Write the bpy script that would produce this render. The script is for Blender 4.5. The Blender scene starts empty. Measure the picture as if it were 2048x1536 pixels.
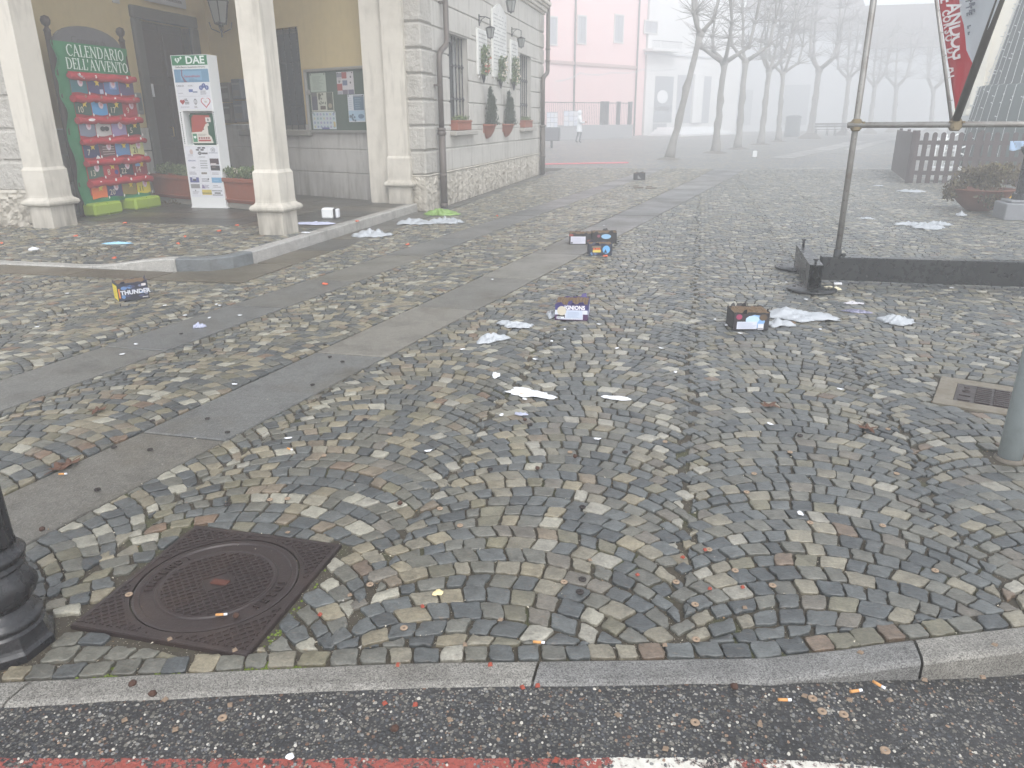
import bpy, math, random
from mathutils import Matrix, Vector, noise as mnoise

# ------------------------------------------------------------------ camera, world, sun, exposure
S = bpy.context.scene
COL = S.collection
PITCH = math.atan((768 - 243) / 1490.0)
YAW = math.radians(13.7)
ROLL = math.radians(0.4)
CAM_H = 1.42
cam_d = bpy.data.cameras.new('camera')
cam = bpy.data.objects.new('camera', cam_d)
COL.objects.link(cam)
cam_d.sensor_width = 36.0
cam_d.lens = 1490.0 / 2048 * 36
cam_d.clip_start = 0.05
cam_d.clip_end = 600
cam.matrix_world = (Matrix.Translation((0, 0, CAM_H)) @ Matrix.Rotation(YAW, 4, 'Z') @
                    Matrix.Rotation(math.pi / 2 - PITCH, 4, 'X') @ Matrix.Rotation(-ROLL, 4, 'Z'))
S.camera = cam

SUN_EL, SUN_ROT = math.radians(48), math.radians(150)
w = bpy.data.worlds.new('World')
S.world = w
w.use_nodes = True
wn = w.node_tree
for n_ in list(wn.nodes):
    wn.nodes.remove(n_)
sky = wn.nodes.new('ShaderNodeTexSky')
sky.sky_type = 'NISHITA'
sky.sun_disc = False
sky.sun_elevation = SUN_EL
sky.sun_rotation = SUN_ROT
sky.dust_density = 1.5
sky.air_density = 1.0
hs = wn.nodes.new('ShaderNodeHueSaturation')
hs.inputs['Saturation'].default_value = 0.27
bg = wn.nodes.new('ShaderNodeBackground')
bg.inputs['Strength'].default_value = 0.15
wo = wn.nodes.new('ShaderNodeOutputWorld')
wn.links.new(sky.outputs[0], hs.inputs['Color'])
wn.links.new(hs.outputs[0], bg.inputs['Color'])
wn.links.new(bg.outputs[0], wo.inputs['Surface'])

sun_d = bpy.data.lights.new('sun', 'SUN')
sun_d.energy = 0.7
sun_d.angle = math.radians(25)
sun_d.color = (1.0, 0.99, 0.97)
sun = bpy.data.objects.new('sun', sun_d)
COL.objects.link(sun)
# Nishita: sun direction = (sin(rot)cos(el), cos(rot)cos(el), sin(el))
sd = Vector((math.sin(SUN_ROT) * math.cos(SUN_EL), math.cos(SUN_ROT) * math.cos(SUN_EL), math.sin(SUN_EL)))
sun.rotation_euler = sd.to_track_quat('Z', 'Y').to_euler()
sun.location = sd * 40

S.view_settings.view_transform = 'Standard'
S.view_settings.look = 'None'
S.view_settings.gamma = 1.0
S.view_settings.use_curve_mapping = False
S.view_settings.exposure = 1.27
S.cycles.volume_bounces = 8
S.cycles.max_bounces = 12
S.cycles.diffuse_bounces = 3
S.cycles.glossy_bounces = 3
S.cycles.transmission_bounces = 4
S.cycles.transparent_max_bounces = 8
S.cycles.use_denoising = True
S.cycles.caustics_reflective = False
S.cycles.caustics_refractive = False
FOG_DENSITY = 0.0175

# ------------------------------------------------------------------ helpers
R = random.Random(7)


def lin(c, k=1.0):
    return tuple((((v / 255) / 12.92) if v <= 10 else (((v / 255) + 0.055) / 1.055) ** 2.4) * k for v in c[:3])


def zg(x, y):
    t = max(0.0, y - 20.0)
    return 0.007 * t


def camray(px, py):
    u = (px - 1024) / 1490.0
    v = (768 - py) / 1490.0
    c, s = math.cos(ROLL), math.sin(ROLL)
    u, v = c * u + s * v, -s * u + c * v
    x, y, z = u, math.cos(PITCH) + v * math.sin(PITCH), -math.sin(PITCH) + v * math.cos(PITCH)
    cy, sy = math.cos(YAW), math.sin(YAW)
    return Vector((x * cy - y * sy, x * sy + y * cy, z))


def G(px, py, z=0.0):
    """where the photo shows the ground (at height z above it)"""
    d = camray(px, py)
    zz = z
    for _ in range(12):
        k = (zz - CAM_H) / d.z
        zz = z + zg(d.x * k, d.y * k)
    return Vector((d.x * k, d.y * k, zz))


def tag(o, label, cat, group=None, kind=None):
    if label: o['label'] = label
    if cat: o['category'] = cat
    if group: o['group'] = group
    if kind: o['kind'] = kind
    return o


def thing(name, label, cat, loc=(0, 0, 0), group=None):
    o = bpy.data.objects.new(name, None)
    o.empty_display_size = 0.1
    COL.objects.link(o)
    o.location = loc
    o['wloc'] = list(loc)
    return tag(o, label, cat, group)


class MB:
    def __init__(self):
        self.v, self.f, self.m, self.s = [], [], [], []
        self.mi = 0
        self.M = None

    def add(self, vs, fs, mat=None, smooth=False):
        b = len(self.v)
        M = self.M
        if M is not None:
            vs = [tuple(M @ Vector(p)) for p in vs]
        self.v += [tuple(p) for p in vs]
        m = self.mi if mat is None else mat
        for f in fs:
            self.f.append(tuple(b + i for i in f))
            self.m.append(m)
            self.s.append(smooth)
        return b

    def box(self, x0, x1, y0, y1, z0, z1, mat=None, bev=0.0):
        if bev <= 0:
            vs = [(x0, y0, z0), (x1, y0, z0), (x1, y1, z0), (x0, y1, z0), (x0, y0, z1), (x1, y0, z1), (x1, y1, z1), (x0, y1, z1)]
            self.add(vs, [(0, 3, 2, 1), (4, 5, 6, 7), (0, 1, 5, 4), (1, 2, 6, 5), (2, 3, 7, 6), (3, 0, 4, 7)], mat)
            return
        b = min(bev, (x1 - x0) * .45, (y1 - y0) * .45, (z1 - z0) * .45)
        vs = []
        for sx in (0, 1):
            for sy in (0, 1):
                for sz in (0, 1):
                    X, Y, Z = (x0, x1)[sx], (y0, y1)[sy], (z0, z1)[sz]
                    ix, iy, iz = (b, -b)[sx], (b, -b)[sy], (b, -b)[sz]
                    vs += [(X, Y + iy, Z + iz), (X + ix, Y, Z + iz), (X + ix, Y + iy, Z)]
        def I(sx, sy, sz, k): return (sx * 4 + sy * 2 + sz) * 3 + k
        fs = [(I(0, 0, 0, 0), I(0, 0, 1, 0), I(0, 1, 1, 0), I(0, 1, 0, 0)), (I(1, 0, 0, 0), I(1, 1, 0, 0), I(1, 1, 1, 0), I(1, 0, 1, 0)),
              (I(0, 0, 0, 1), I(1, 0, 0, 1), I(1, 0, 1, 1), I(0, 0, 1, 1)), (I(0, 1, 0, 1), I(0, 1, 1, 1), I(1, 1, 1, 1), I(1, 1, 0, 1)),
              (I(0, 0, 0, 2), I(0, 1, 0, 2), I(1, 1, 0, 2), I(1, 0, 0, 2)), (I(0, 0, 1, 2), I(1, 0, 1, 2), I(1, 1, 1, 2), I(0, 1, 1, 2))]
        for sx in (0, 1):
            for sy in (0, 1):
                fs.append((I(sx, sy, 0, 0), I(sx, sy, 0, 1), I(sx, sy, 1, 1), I(sx, sy, 1, 0)) if (sx + sy) % 2 == 1 else (I(sx, sy, 0, 1), I(sx, sy, 0, 0), I(sx, sy, 1, 0), I(sx, sy, 1, 1)))
        for sx in (0, 1):
            for sz in (0, 1):
                fs.append((I(sx, 0, sz, 0), I(sx, 1, sz, 0), I(sx, 1, sz, 2), I(sx, 0, sz, 2)))
        for sy in (0, 1):
            for sz in (0, 1):
                fs.append((I(0, sy, sz, 1), I(1, sy, sz, 1), I(1, sy, sz, 2), I(0, sy, sz, 2)))
        for sx in (0, 1):
            for sy in (0, 1):
                for sz in (0, 1):
                    fs.append((I(sx, sy, sz, 0), I(sx, sy, sz, 1), I(sx, sy, sz, 2)))
        self.add(vs, fs, mat)

    def prism(self, pts, z0, z1, mat=None, axes=None, smooth=False):
        """polygon (u,v) extruded along w from z0 to z1; axes = (origin,U,V,W)"""
        n = len(pts)
        if axes:
            o, U, V, W = [Vector(a) for a in axes]
            f = lambda u, v, w_: tuple(o + U * u + V * v + W * w_)
        else:
            f = lambda u, v, w_: (u, v, w_)
        vs = [f(p[0], p[1], z0) for p in pts] + [f(p[0], p[1], z1) for p in pts]
        fs = [tuple(range(n))[::-1], tuple(range(n, 2 * n))]
        self.add(vs, fs, mat)
        b = len(self.v) - 2 * n
        for i in range(n):
            j = (i + 1) % n
            self.f.append((b + i, b + j, b + n + j, b + n + i)); self.m.append(self.mi if mat is None else mat); self.s.append(smooth)

    def tube(self, pts, rad, n=8, mat=None, caps=True, smooth=True):
        pts = [Vector(p) for p in pts]
        if not hasattr(rad, '__len__'):
            rad = [rad] * len(pts)
        vs, fs = [], []
        t0 = (pts[1] - pts[0]).normalized()
        up = Vector((0, 0, 1)) if abs(t0.z) < 0.9 else Vector((1, 0, 0))
        a = t0.cross(up).normalized()
        for i, p in enumerate(pts):
            t = (pts[min(i + 1, len(pts) - 1)] - pts[max(i - 1, 0)])
            t = t.normalized() if t.length > 1e-9 else t0
            a = (a - t * a.dot(t))
            a = a.normalized() if a.length > 1e-6 else t.orthogonal().normalized()
            b = t.cross(a)
            for k in range(n):
                an = 2 * math.pi * k / n
                vs.append(tuple(p + (a * math.cos(an) + b * math.sin(an)) * rad[i]))
        for i in range(len(pts) - 1):
            for k in range(n):
                k2 = (k + 1) % n
                fs.append((i * n + k, i * n + k2, (i + 1) * n + k2, (i + 1) * n + k))
        self.add(vs, fs, mat, smooth)
        if caps:
            b0 = len(self.v) - len(vs)
            self.f += [tuple(b0 + k for k in range(n))[::-1], tuple(b0 + (len(pts) - 1) * n + k for k in range(n))]
            self.m += [self.mi if mat is None else mat] * 2
            self.s += [False, False]

    def lathe(self, prof, n=24, c=(0, 0, 0), mat=None, smooth=True, a0=0.0, a1=None, sx=1.0, sy=1.0):
        full = a1 is None
        if full: a1 = a0 + 2 * math.pi
        m = n if full else n + 1
        vs = []
        for r, z in prof:
            for k in range(m):
                an = a0 + (a1 - a0) * k / n
                vs.append((c[0] + r * math.cos(an) * sx, c[1] + r * math.sin(an) * sy, c[2] + z))
        fs = []
        for i in range(len(prof) - 1):
            for k in range(n):
                k2 = (k + 1) % m
                fs.append((i * m + k, i * m + k2, (i + 1) * m + k2, (i + 1) * m + k))
        self.add(vs, fs, mat, smooth)

    def sphere(self, c, r, n=10, mat=None, sz=1.0):
        prof = [(max(1e-4, r * math.sin(math.pi * i / (n // 2 + 1))), -r * sz * math.cos(math.pi * i / (n // 2 + 1))) for i in range(n // 2 + 2)]
        self.lathe(prof, n, c, mat)

    def quad(self, o, U, V, mat=None, t=0.0015):
        """thin sheet lying on a face: o corner, U, V edge vectors (U x V points outwards), t thick"""
        o, U, V = Vector(o), Vector(U), Vector(V)
        n = U.cross(V).normalized() * t
        vs = [o, o + U, o + U + V, o + V, o + n, o + U + n, o + U + V + n, o + V + n]
        self.add(vs, [(4, 5, 6, 7), (0, 1, 5, 4), (1, 2, 6, 5), (2, 3, 7, 6), (3, 0, 4, 7)], mat)

    def text(self, s, o, right, up, size, mat=None, depth=0.002, align='CENTER', squeeze=1.0, bold=0.0):
        cu = bpy.data.curves.new('lettering', 'FONT')
        cu.body = s
        cu.size = size
        cu.align_x = align
        cu.align_y = 'CENTER'
        cu.resolution_u = 3
        cu.extrude = depth / 2
        cu.offset = bold
        ob = bpy.data.objects.new('lettering', cu)
        COL.objects.link(ob)
        me = bpy.data.meshes.new_from_object(ob)
        right, up = Vector(right).normalized(), Vector(up).normalized()
        nn = right.cross(up)
        o = Vector(o) + nn * depth / 2
        vs = [tuple(o + right * (q.co.x * squeeze) + up * q.co.y + nn * q.co.z) for q in me.vertices]
        fs = [tuple(p.vertices) for p in me.polygons]
        self.add(vs, fs, mat)
        bpy.data.objects.remove(ob)
        bpy.data.curves.remove(cu)
        bpy.data.meshes.remove(me)

    def build(self, name, mats, parent=None, local=False, recalc=True):
        me = bpy.data.meshes.new(name)
        off = Vector((0, 0, 0))
        if parent is not None and not local:
            q = parent
            while q is not None:
                off += Vector(q.get('wloc', (0, 0, 0))); q = q.parent
        vs = self.v if off.length == 0 else [(p[0] - off.x, p[1] - off.y, p[2] - off.z) for p in self.v]
        me.from_pydata(vs, [], self.f)
        if not isinstance(mats, (list, tuple)): mats = [mats]
        for m in mats: me.materials.append(m)
        if len(mats) > 1: me.polygons.foreach_set('material_index', self.m)
        me.polygons.foreach_set('use_smooth', self.s)
        me.update()
        if recalc:
            import bmesh
            bm = bmesh.new(); bm.from_mesh(me)
            bmesh.ops.recalc_face_normals(bm, faces=bm.faces)
            bm.to_mesh(me); bm.free()
        o = bpy.data.objects.new(name, me)
        COL.objects.link(o)
        if parent is not None: o.parent = parent
        return o


# ------------------------------------------------------------------ materials
class NT:
    def __init__(self, name):
        self.m = bpy.data.materials.new(name)
        self.m.use_nodes = True
        self.t = self.m.node_tree
        self.b = self.t.nodes['Principled BSDF']
        self.co = None

    def n(self, typ, **kw):
        nd = self.t.nodes.new(typ)
        for k, v in kw.items():
            if k in nd.inputs: self.put(nd.inputs[k], v)
            else: setattr(nd, k, v)
        return nd

    def put(self, sock, v):
        if hasattr(v, 'is_output') or isinstance(v, bpy.types.NodeSocket): self.t.links.new(v, sock)
        else:
            if sock.type == 'RGBA' and len(v) == 3: v = (*v, 1)
            sock.default_value = v

    def pos(self, scale=None):
        if self.co is None: self.co = self.n('ShaderNodeNewGeometry').outputs['Position']
        if scale is None: return self.co
        mp = self.n('ShaderNodeMapping'); self.put(mp.inputs['Vector'], self.co); mp.inputs['Scale'].default_value = scale
        return mp.outputs[0]

    def noise(self, scale, detail=3.0, rough=0.55, dist=0.0, vec=None):
        nd = self.n('ShaderNodeTexNoise')
        self.put(nd.inputs['Vector'], vec if vec is not None else self.pos())
        nd.inputs['Scale'].default_value = scale; nd.inputs['Detail'].default_value = detail
        nd.inputs['Roughness'].default_value = rough; nd.inputs['Distortion'].default_value = dist
        return nd.outputs['Fac']

    def voro(self, scale, feature='F1', vec=None, rnd=1.0):
        nd = self.n('ShaderNodeTexVoronoi', feature=feature)
        self.put(nd.inputs['Vector'], vec if vec is not None else self.pos())
        nd.inputs['Scale'].default_value = scale
        nd.inputs['Randomness'].default_value = rnd
        return nd

    def ramp(self, fac, stops, interp='LINEAR'):
        nd = self.n('ShaderNodeValToRGB')
        self.put(nd.inputs[0], fac)
        cr = nd.color_ramp; cr.interpolation = interp
        while len(cr.elements) < len(stops): cr.elements.new(0.5)
        for e, (p, c) in zip(cr.elements, stops):
            e.position = p
            e.color = (c, c, c, 1) if not hasattr(c, '__len__') else (*c[:3], 1)
        return nd.outputs[0]

    def mix(self, fac, a, b, typ='MIX'):
        nd = self.n('ShaderNodeMix', data_type='RGBA', blend_type=typ)
        self.put(nd.inputs[0], fac)
        for s_, v in ((nd.inputs[6], a), (nd.inputs[7], b)):
            if isinstance(v, (int, float)): v = (v, v, v)
            self.put(s_, v)
        return nd.outputs[2]

    def math(self, op, a, b=0.0, clamp=False):
        nd = self.n('ShaderNodeMath', operation=op)
        nd.use_clamp = clamp
        self.put(nd.inputs[0], a); self.put(nd.inputs[1], b)
        return nd.outputs[0]

    def bump(self, h, strength=0.3, dist=0.01, normal=None):
        nd = self.n('ShaderNodeBump')
        nd.inputs['Strength'].default_value = strength; nd.inputs['Distance'].default_value = dist
        self.put(nd.inputs['Height'], h)
        if normal is not None: self.put(nd.inputs['Normal'], normal)
        return nd.outputs[0]

    def out(self, base, rough=0.6, normal=None, metal=0.0, spec=None, **kw):
        self.put(self.b.inputs['Base Color'], base)
        self.put(self.b.inputs['Roughness'], rough)
        self.put(self.b.inputs['Metallic'], metal)
        if normal is not None: self.put(self.b.inputs['Normal'], normal)
        if spec is not None: self.b.inputs['Specular IOR Level'].default_value = spec
        for k, v in kw.items(): self.put(self.b.inputs[k], v)
        return self.m


MATS = {}


def plain(name, rgb, rough=0.6, var=0.12, scale=6.0, bump=0.0, bscale=60.0, metal=0.0, bdist=0.004, spec=None, k=1.0, dirt=None):
    """sRGB colour with slight mottling"""
    if name in MATS: return MATS[name]
    t = NT(name)
    c = lin(rgb, k)
    nz = t.noise(scale, 5.0, 0.6)
    base = t.mix(nz, tuple(v * (1 - var) for v in c), tuple(min(1, v * (1 + var)) for v in c))
    if dirt is not None:
        base = t.mix(t.ramp(t.noise(scale * .6, 6.0, .65), [(0.48, 0), (0.72, 1)]), base, lin(dirt))
    nm = t.bump(t.noise(bscale, 4.0), bump, bdist) if bump > 0 else None
    r_ = t.ramp(t.noise(scale * 3, 3.0), [(0.3, max(0.02, rough - .08)), (0.7, min(1, rough + .08))])
    MATS[name] = t.out(base, r_, nm, metal, spec)
    return MATS[name]


def stone_material():
    t = NT('cobblestone')
    at = t.n('ShaderNodeAttribute', attribute_name='stone_tint')
    n1 = t.noise(22, 4.0, .6)
    n2 = t.noise(110, 5.0, .8)
    lay = t.noise(40, 4.0, .6, .4, t.pos((1.0, 3.5, 1.0)))
    base = t.mix(1.0, at.outputs['Color'], t.ramp(n1, [(0.25, .68), (0.75, 1.28)]), 'MULTIPLY')
    base = t.mix(1.0, base, t.ramp(n2, [(0.3, .62), (0.5, 1.0), (0.72, 1.42)]), 'MULTIPLY')
    base = t.mix(t.ramp(lay, [(0.6, 0), (0.75, .35)]), base, lin((150, 122, 92)))
    hgt = t.math('ADD', t.math('MULTIPLY', n2, .35), t.math('ADD', lay, n1))
    nm = t.bump(hgt, .7, .005)
    wet = t.noise(1.3, 3.0)
    rg = t.math('ADD', t.ramp(wet, [(0.35, .26), (0.7, .42)]), t.math('MULTIPLY', n2, .16))
    return t.out(base, rg, nm, spec=.75)


def mortar_material():
    t = NT('mortar_bed')
    n1 = t.noise(3.0, 5.0)
    n2 = t.noise(60, 4.0, .7)
    base = t.mix(n2, lin((44, 40, 32)), lin((82, 75, 61)))
    base = t.mix(t.ramp(n1, [(0.55, 0), (0.68, .75)]), base, lin((72, 80, 40)))
    v = t.voro(170)
    spk = t.math('MULTIPLY', t.ramp(v.outputs['Distance'], [(0.2, 1), (0.32, 0)]), t.ramp(t.n('ShaderNodeSeparateColor', Color=v.outputs['Color']).outputs[0], [(0.72, 0), (0.78, 1)]))
    base = t.mix(spk, base, lin((176, 168, 150)))
    return t.out(base, .8, t.bump(t.math('ADD', n2, spk), .8, .006))


def far_cobble_material():
    t = NT('far_cobbles')
    v = t.voro(11.0, 'F1')
    e = t.voro(11.0, 'DISTANCE_TO_EDGE')
    col = t.ramp(t.n('ShaderNodeSeparateColor', Color=v.outputs['Color']).outputs[0],
                 [(0.0, lin((84, 91, 96))), (0.35, lin((108, 107, 100))), (0.65, lin((130, 122, 106))), (0.9, lin((96, 100, 100))), (1.0, lin((160, 156, 146)))], 'CONSTANT')
    base = t.mix(t.ramp(e.outputs['Distance'], [(0.02, 1), (0.09, 0)]), col, lin((60, 56, 48)))
    base = t.mix(1.0, base, t.ramp(t.noise(.5, 4.0), [(0.3, .85), (0.7, 1.15)]), 'MULTIPLY')
    base = t.mix(1.0, base, 1.5, 'MULTIPLY')  # lightened again: fog put into the far paving colour
    return t.out(base, .42, t.bump(t.ramp(e.outputs['Distance'], [(0.0, 0), (0.2, 1)]), .6, .01))


def slab_material():
    t = NT('stone_slab')
    at = t.n('ShaderNodeAttribute', attribute_name='stone_tint')
    n1 = t.noise(2.2, 6.0, .65)
    n2 = t.noise(120, 3.0, .7)
    n3 = t.noise(16, 4.0, .6)
    base = t.mix(1.0, at.outputs['Color'], t.ramp(n2, [(0.25, .7), (0.75, 1.32)]), 'MULTIPLY')
    base = t.mix(1.0, base, t.ramp(n3, [(0.3, .86), (0.7, 1.14)]), 'MULTIPLY')
    base = t.mix(t.ramp(n1, [(0.5, 0), (0.72, .55)]), base, lin((104, 96, 78)))
    base = t.mix(1.0, base, .76, 'MULTIPLY')
    n4 = t.noise(55, 5.0, .75)
    base = t.mix(1.0, base, t.ramp(n4, [(0.3, .72), (0.5, 1.0), (0.72, 1.3)]), 'MULTIPLY')
    v = t.voro(240)
    spk = t.math('GREATER_THAN', t.n('ShaderNodeSeparateColor', Color=v.outputs['Color']).outputs[0], .93)
    base = t.mix(t.math('MULTIPLY', spk, .45), base, lin((150, 148, 140)))
    base = t.mix(t.ramp(t.noise(3.7, 6.0, .7), [(0.5, 0), (0.66, .75)]), base, t.mix(1.0, base, .55, 'MULTIPLY'))
    rg = t.ramp(t.noise(1.1, 3.0), [(0.35, .28), (0.7, .5)])
    return t.out(base, rg, t.bump(t.math('ADD', t.math('ADD', n3, n4), n2), .6, .007))


def granite_material():
    t = NT('granite')
    at = t.n('ShaderNodeAttribute', attribute_name='stone_tint')
    v = t.voro(330)
    sep = t.n('ShaderNodeSeparateColor', Color=v.outputs['Color']).outputs[0]
    sp = t.ramp(sep, [(0.0, .45), (0.2, .8), (0.5, 1.05), (0.8, 1.35), (1.0, 1.5)], 'CONSTANT')
    base = t.mix(1.0, at.outputs['Color'], sp, 'MULTIPLY')
    n1 = t.noise(7, 5.0, .65)
    base = t.mix(1.0, base, t.ramp(n1, [(0.3, .75), (0.7, 1.15)]), 'MULTIPLY')
    base = t.mix(t.ramp(t.noise(2.3, 5.0), [(0.55, 0), (0.75, .45)]), base, lin((90, 84, 74)))
    base = t.mix(1.0, base, .82, 'MULTIPLY')
    return t.out(base, .5, t.bump(t.math('ADD', t.noise(160, 3.0), n1), .6, .004))


def road_material():
    t = NT('road_asphalt')
    def chips(scale, lo, hi, seed):
        v = t.voro(scale, vec=t.n('ShaderNodeVectorMath', operation='ADD', Vector=t.pos()).outputs[0] if False else t.pos((1, 1, .3)))
        sp = t.n('ShaderNodeSeparateColor', Color=v.outputs['Color'])
        size = t.math('MULTIPLY', sp.outputs[1], .16)
        edge = t.math('SUBTRACT', t.math('ADD', size, lo), v.outputs['Distance'])
        mask = t.math('MULTIPLY', t.math('GREATER_THAN', edge, 0.0), t.math('GREATER_THAN', sp.outputs[2], hi))
        return mask, sp.outputs[0], edge
    tar = t.mix(t.noise(45, 5.0, .7), lin((38, 38, 40)), lin((84, 83, 82)))
    m1, c1, e1 = chips(75, .30, .25, 0)
    m2, c2, e2 = chips(150, .34, .45, 1)
    pal = [(0.0, lin((82, 84, 88))), (0.3, lin((108, 107, 104))), (0.55, lin((128, 124, 114))), (0.72, lin((150, 146, 136))), (0.88, lin((188, 184, 174))), (0.96, lin((134, 104, 86)))]
    base = t.mix(m2, tar, t.ramp(c2, pal, 'CONSTANT'))
    base = t.mix(m1, base, t.ramp(c1, pal, 'CONSTANT'))
    big = t.noise(2.5, 5.0, .6)
    base = t.mix(1.0, base, t.ramp(big, [(0.32, .55), (0.5, .95), (0.68, 1.2)]), 'MULTIPLY')
    ck = t.voro(3.1, 'DISTANCE_TO_EDGE', vec=t.n('ShaderNodeVectorMath', operation='ADD').outputs[0] if False else t.pos((1, 2.2, 1)))
    crack = t.math('MULTIPLY', t.ramp(ck.outputs['Distance'], [(0.004, 1), (0.012, 0)]), t.ramp(t.noise(2.0, 3.0), [(0.5, 0), (0.6, .8)]))
    base = t.mix(crack, base, lin((22, 21, 20)))
    base = t.mix(1.0, base, .62, 'MULTIPLY')
    # worn paint of the crossing: a red edge and white bars that follow the kerb line
    sx = t.n('ShaderNodeSeparateXYZ', Vector=t.pos())
    X, Y = sx.outputs[0], sx.outputs[1]
    d = t.math('SUBTRACT', Y, t.math('ADD', t.math('MULTIPLY', X, .235), 1.408))
    nz = t.math('SUBTRACT', t.noise(30, 5.0, .7), .5)
    dn = t.math('ADD', d, t.math('MULTIPLY', nz, .02))
    wear = t.ramp(t.math('ADD', t.noise(55, 5.0, .75), t.math('MULTIPLY', t.noise(4, 3.0), .5)), [(0.74, 1), (0.82, 0)])
    xr = t.math('ADD', X, t.math('MULTIPLY', nz, .3))
    red = t.math('MULTIPLY', t.math('LESS_THAN', dn, .002), wear)
    white = t.math('MAXIMUM', t.math('MULTIPLY', t.math('LESS_THAN', dn, -.034), t.math('GREATER_THAN', xr, -.68)),
                   t.math('MULTIPLY', t.math('LESS_THAN', dn, .004), t.math('GREATER_THAN', xr, -.13)))
    gap = t.math('MULTIPLY', t.math('GREATER_THAN', xr, .20), t.math('LESS_THAN', xr, .26))
    white = t.math('MULTIPLY', t.math('MULTIPLY', white, wear), t.math('SUBTRACT', 1.0, gap))
    base = t.mix(red, base, t.mix(t.noise(90, 3.0), lin((128, 62, 54)), lin((172, 88, 76))))
    base = t.mix(white, base, t.mix(t.noise(70, 4.0), lin((176, 172, 160)), lin((232, 230, 222))))
    h = t.math('ADD', t.math('ADD', t.math('MULTIPLY', m1, .9), t.math('MULTIPLY', m2, .5)), t.noise(120, 3.0))
    h = t.math('MULTIPLY', h, t.math('SUBTRACT', 1.0, t.math('MULTIPLY', white, .7)))
    return t.out(base, .62, t.bump(h, .9, .006))


def plaster_material(name, rgb, dirty=(110, 104, 92), rough_bump=.25, bs=45, dist=.006, var=.07):
    t = NT(name)
    c = lin(rgb)
    n1 = t.noise(1.4, 6.0, .65)
    base = t.mix(t.noise(9, 5.0), tuple(v * (1 - var) for v in c), tuple(min(1, v * (1 + var)) for v in c))
    base = t.mix(t.ramp(n1, [(0.5, 0), (0.8, .35)]), base, lin(dirty))
    # rising damp and splash dirt low on the wall, streaky
    sz = t.n('ShaderNodeSeparateXYZ', Vector=t.pos()).outputs[2]
    st_ = t.noise(5, 4.0, .6, 0, t.pos((1.6, 1.6, .25)))
    low = t.math('MULTIPLY', t.ramp(sz, [(0.0, 1), (0.2, .75), (0.75, 0)]), t.ramp(st_, [(0.3, .1), (0.62, .8)]))
    base = t.mix(low, base, lin(dirty))
    base = t.mix(t.math('MULTIPLY', t.ramp(st_, [(0.52, 0), (0.72, .34)]), 1.0), base, lin(dirty))
    return t.out(base, .85, t.bump(t.noise(bs, 5.0, .65), rough_bump, dist))


M_STONE = stone_material()
M_MORTAR = mortar_material()
M_FARCOB = far_cobble_material()
M_SLAB = slab_material()
M_GRANITE = granite_material()
M_ROAD = road_material()
M_CREAM = plaster_material('cream_plaster', (206, 200, 188))
M_GREYW = plaster_material('grey_plaster', (192, 189, 182))
M_QUOIN = plaster_material('bossed_plaster', (186, 182, 174), rough_bump=1.0, bs=14, dist=.05)
M_YELLOW = plaster_material('yellow_plaster', (198, 178, 130), (180, 162, 118))
M_DADO = plaster_material('grey_dado', (190, 187, 182))
M_ROCK = plaster_material('rough_stonework', (196, 190, 178), (120, 112, 98), .8, 18, .02)
M_DARKSTONE = plain('dark_stone', (84, 82, 79), .6, .2, 5, .3, 30)
M_IRON = plain('dark_iron', (38, 39, 41), .28, .25, 12, .2, 90, .1)
M_RUST = plain('rusty_iron', (50, 41, 40), .4, .25, 7, .35, 160, .1, dirt=(62, 50, 45))
M_GALV = plain('galvanised_steel', (176, 186, 188), .5, .12, 14, .1, 120, .1, dirt=(150, 160, 160))
M_TUBE = plain('steel_tube', (150, 148, 144), .34, .12, 10, .1, 90, .35, dirt=(126, 120, 112))
M_BLACKST = plain('black_steel', (24, 27, 29), .3, .2, 6, .1, 60, .1, dirt=(46, 48, 48))
M_TERRA = plain('terracotta', (150, 84, 60), .7, .15, 9, .2, 70, dirt=(140, 86, 66))
M_WHITE = plain('white_paint', (232, 234, 234), .4, .04, 5)
M_PAPER = plain('white_paper', (226, 228, 232), .7, .06, 30, .2, 60)
M_BROWNP = plain('brown_pipe', (96, 88, 82), .5, .12, 8, .08, 60, .2)
M_WOODD = plain('dark_wood', (54, 40, 34), .55, .3, 8, .3, 30)
M_BARK = plain('bark', (148, 145, 140), .9, .3, 4, .7, 14, bdist=.03)  # bark colour paled to carry part of the fog
M_SOIL = plain('soil', (120, 115, 108), .95, .3, 8, .6, 30, bdist=.02)
M_GLASS = plain('dark_glass', (60, 66, 70), .12, .1, 3)


def leaf_mat(name, c1, c2):
    t = NT(name)
    oi = t.n('ShaderNodeTexWhiteNoise'); oi.noise_dimensions = '3D'
    sn = t.n('ShaderNodeVectorMath', operation='SNAP'); t.put(sn.inputs[0], t.pos()); sn.inputs[1].default_value = (.03, .03, .03)
    t.put(oi.inputs['Vector'], sn.outputs[0])
    return t.out(t.mix(oi.outputs['Value'], lin(c1), lin(c2)), .6)


M_GREENLEAF = leaf_mat('green_leaves', (62, 84, 48), (128, 142, 96))
M_DARKLEAF = leaf_mat('dark_needles', (38, 52, 40), (72, 84, 62))
M_DRYLEAF = leaf_mat('dry_leaves', (66, 54, 42), (118, 108, 74))


def bag_mat(name, rgb, alpha_trans=.45):
    t = NT(name)
    base = t.mix(t.noise(14, 4.0), lin(rgb, .85), lin(rgb))
    return t.out(base, .38, t.bump(t.noise(20, 3.0, .5, 1.5), .45, .02), **{'Transmission Weight': alpha_trans * .5, 'Subsurface Weight': 0.0})


M_BAG = bag_mat('white_plastic_film', (206, 211, 216))
M_GREENBAG = bag_mat('green_plastic_film', (142, 176, 96), .2)


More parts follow.
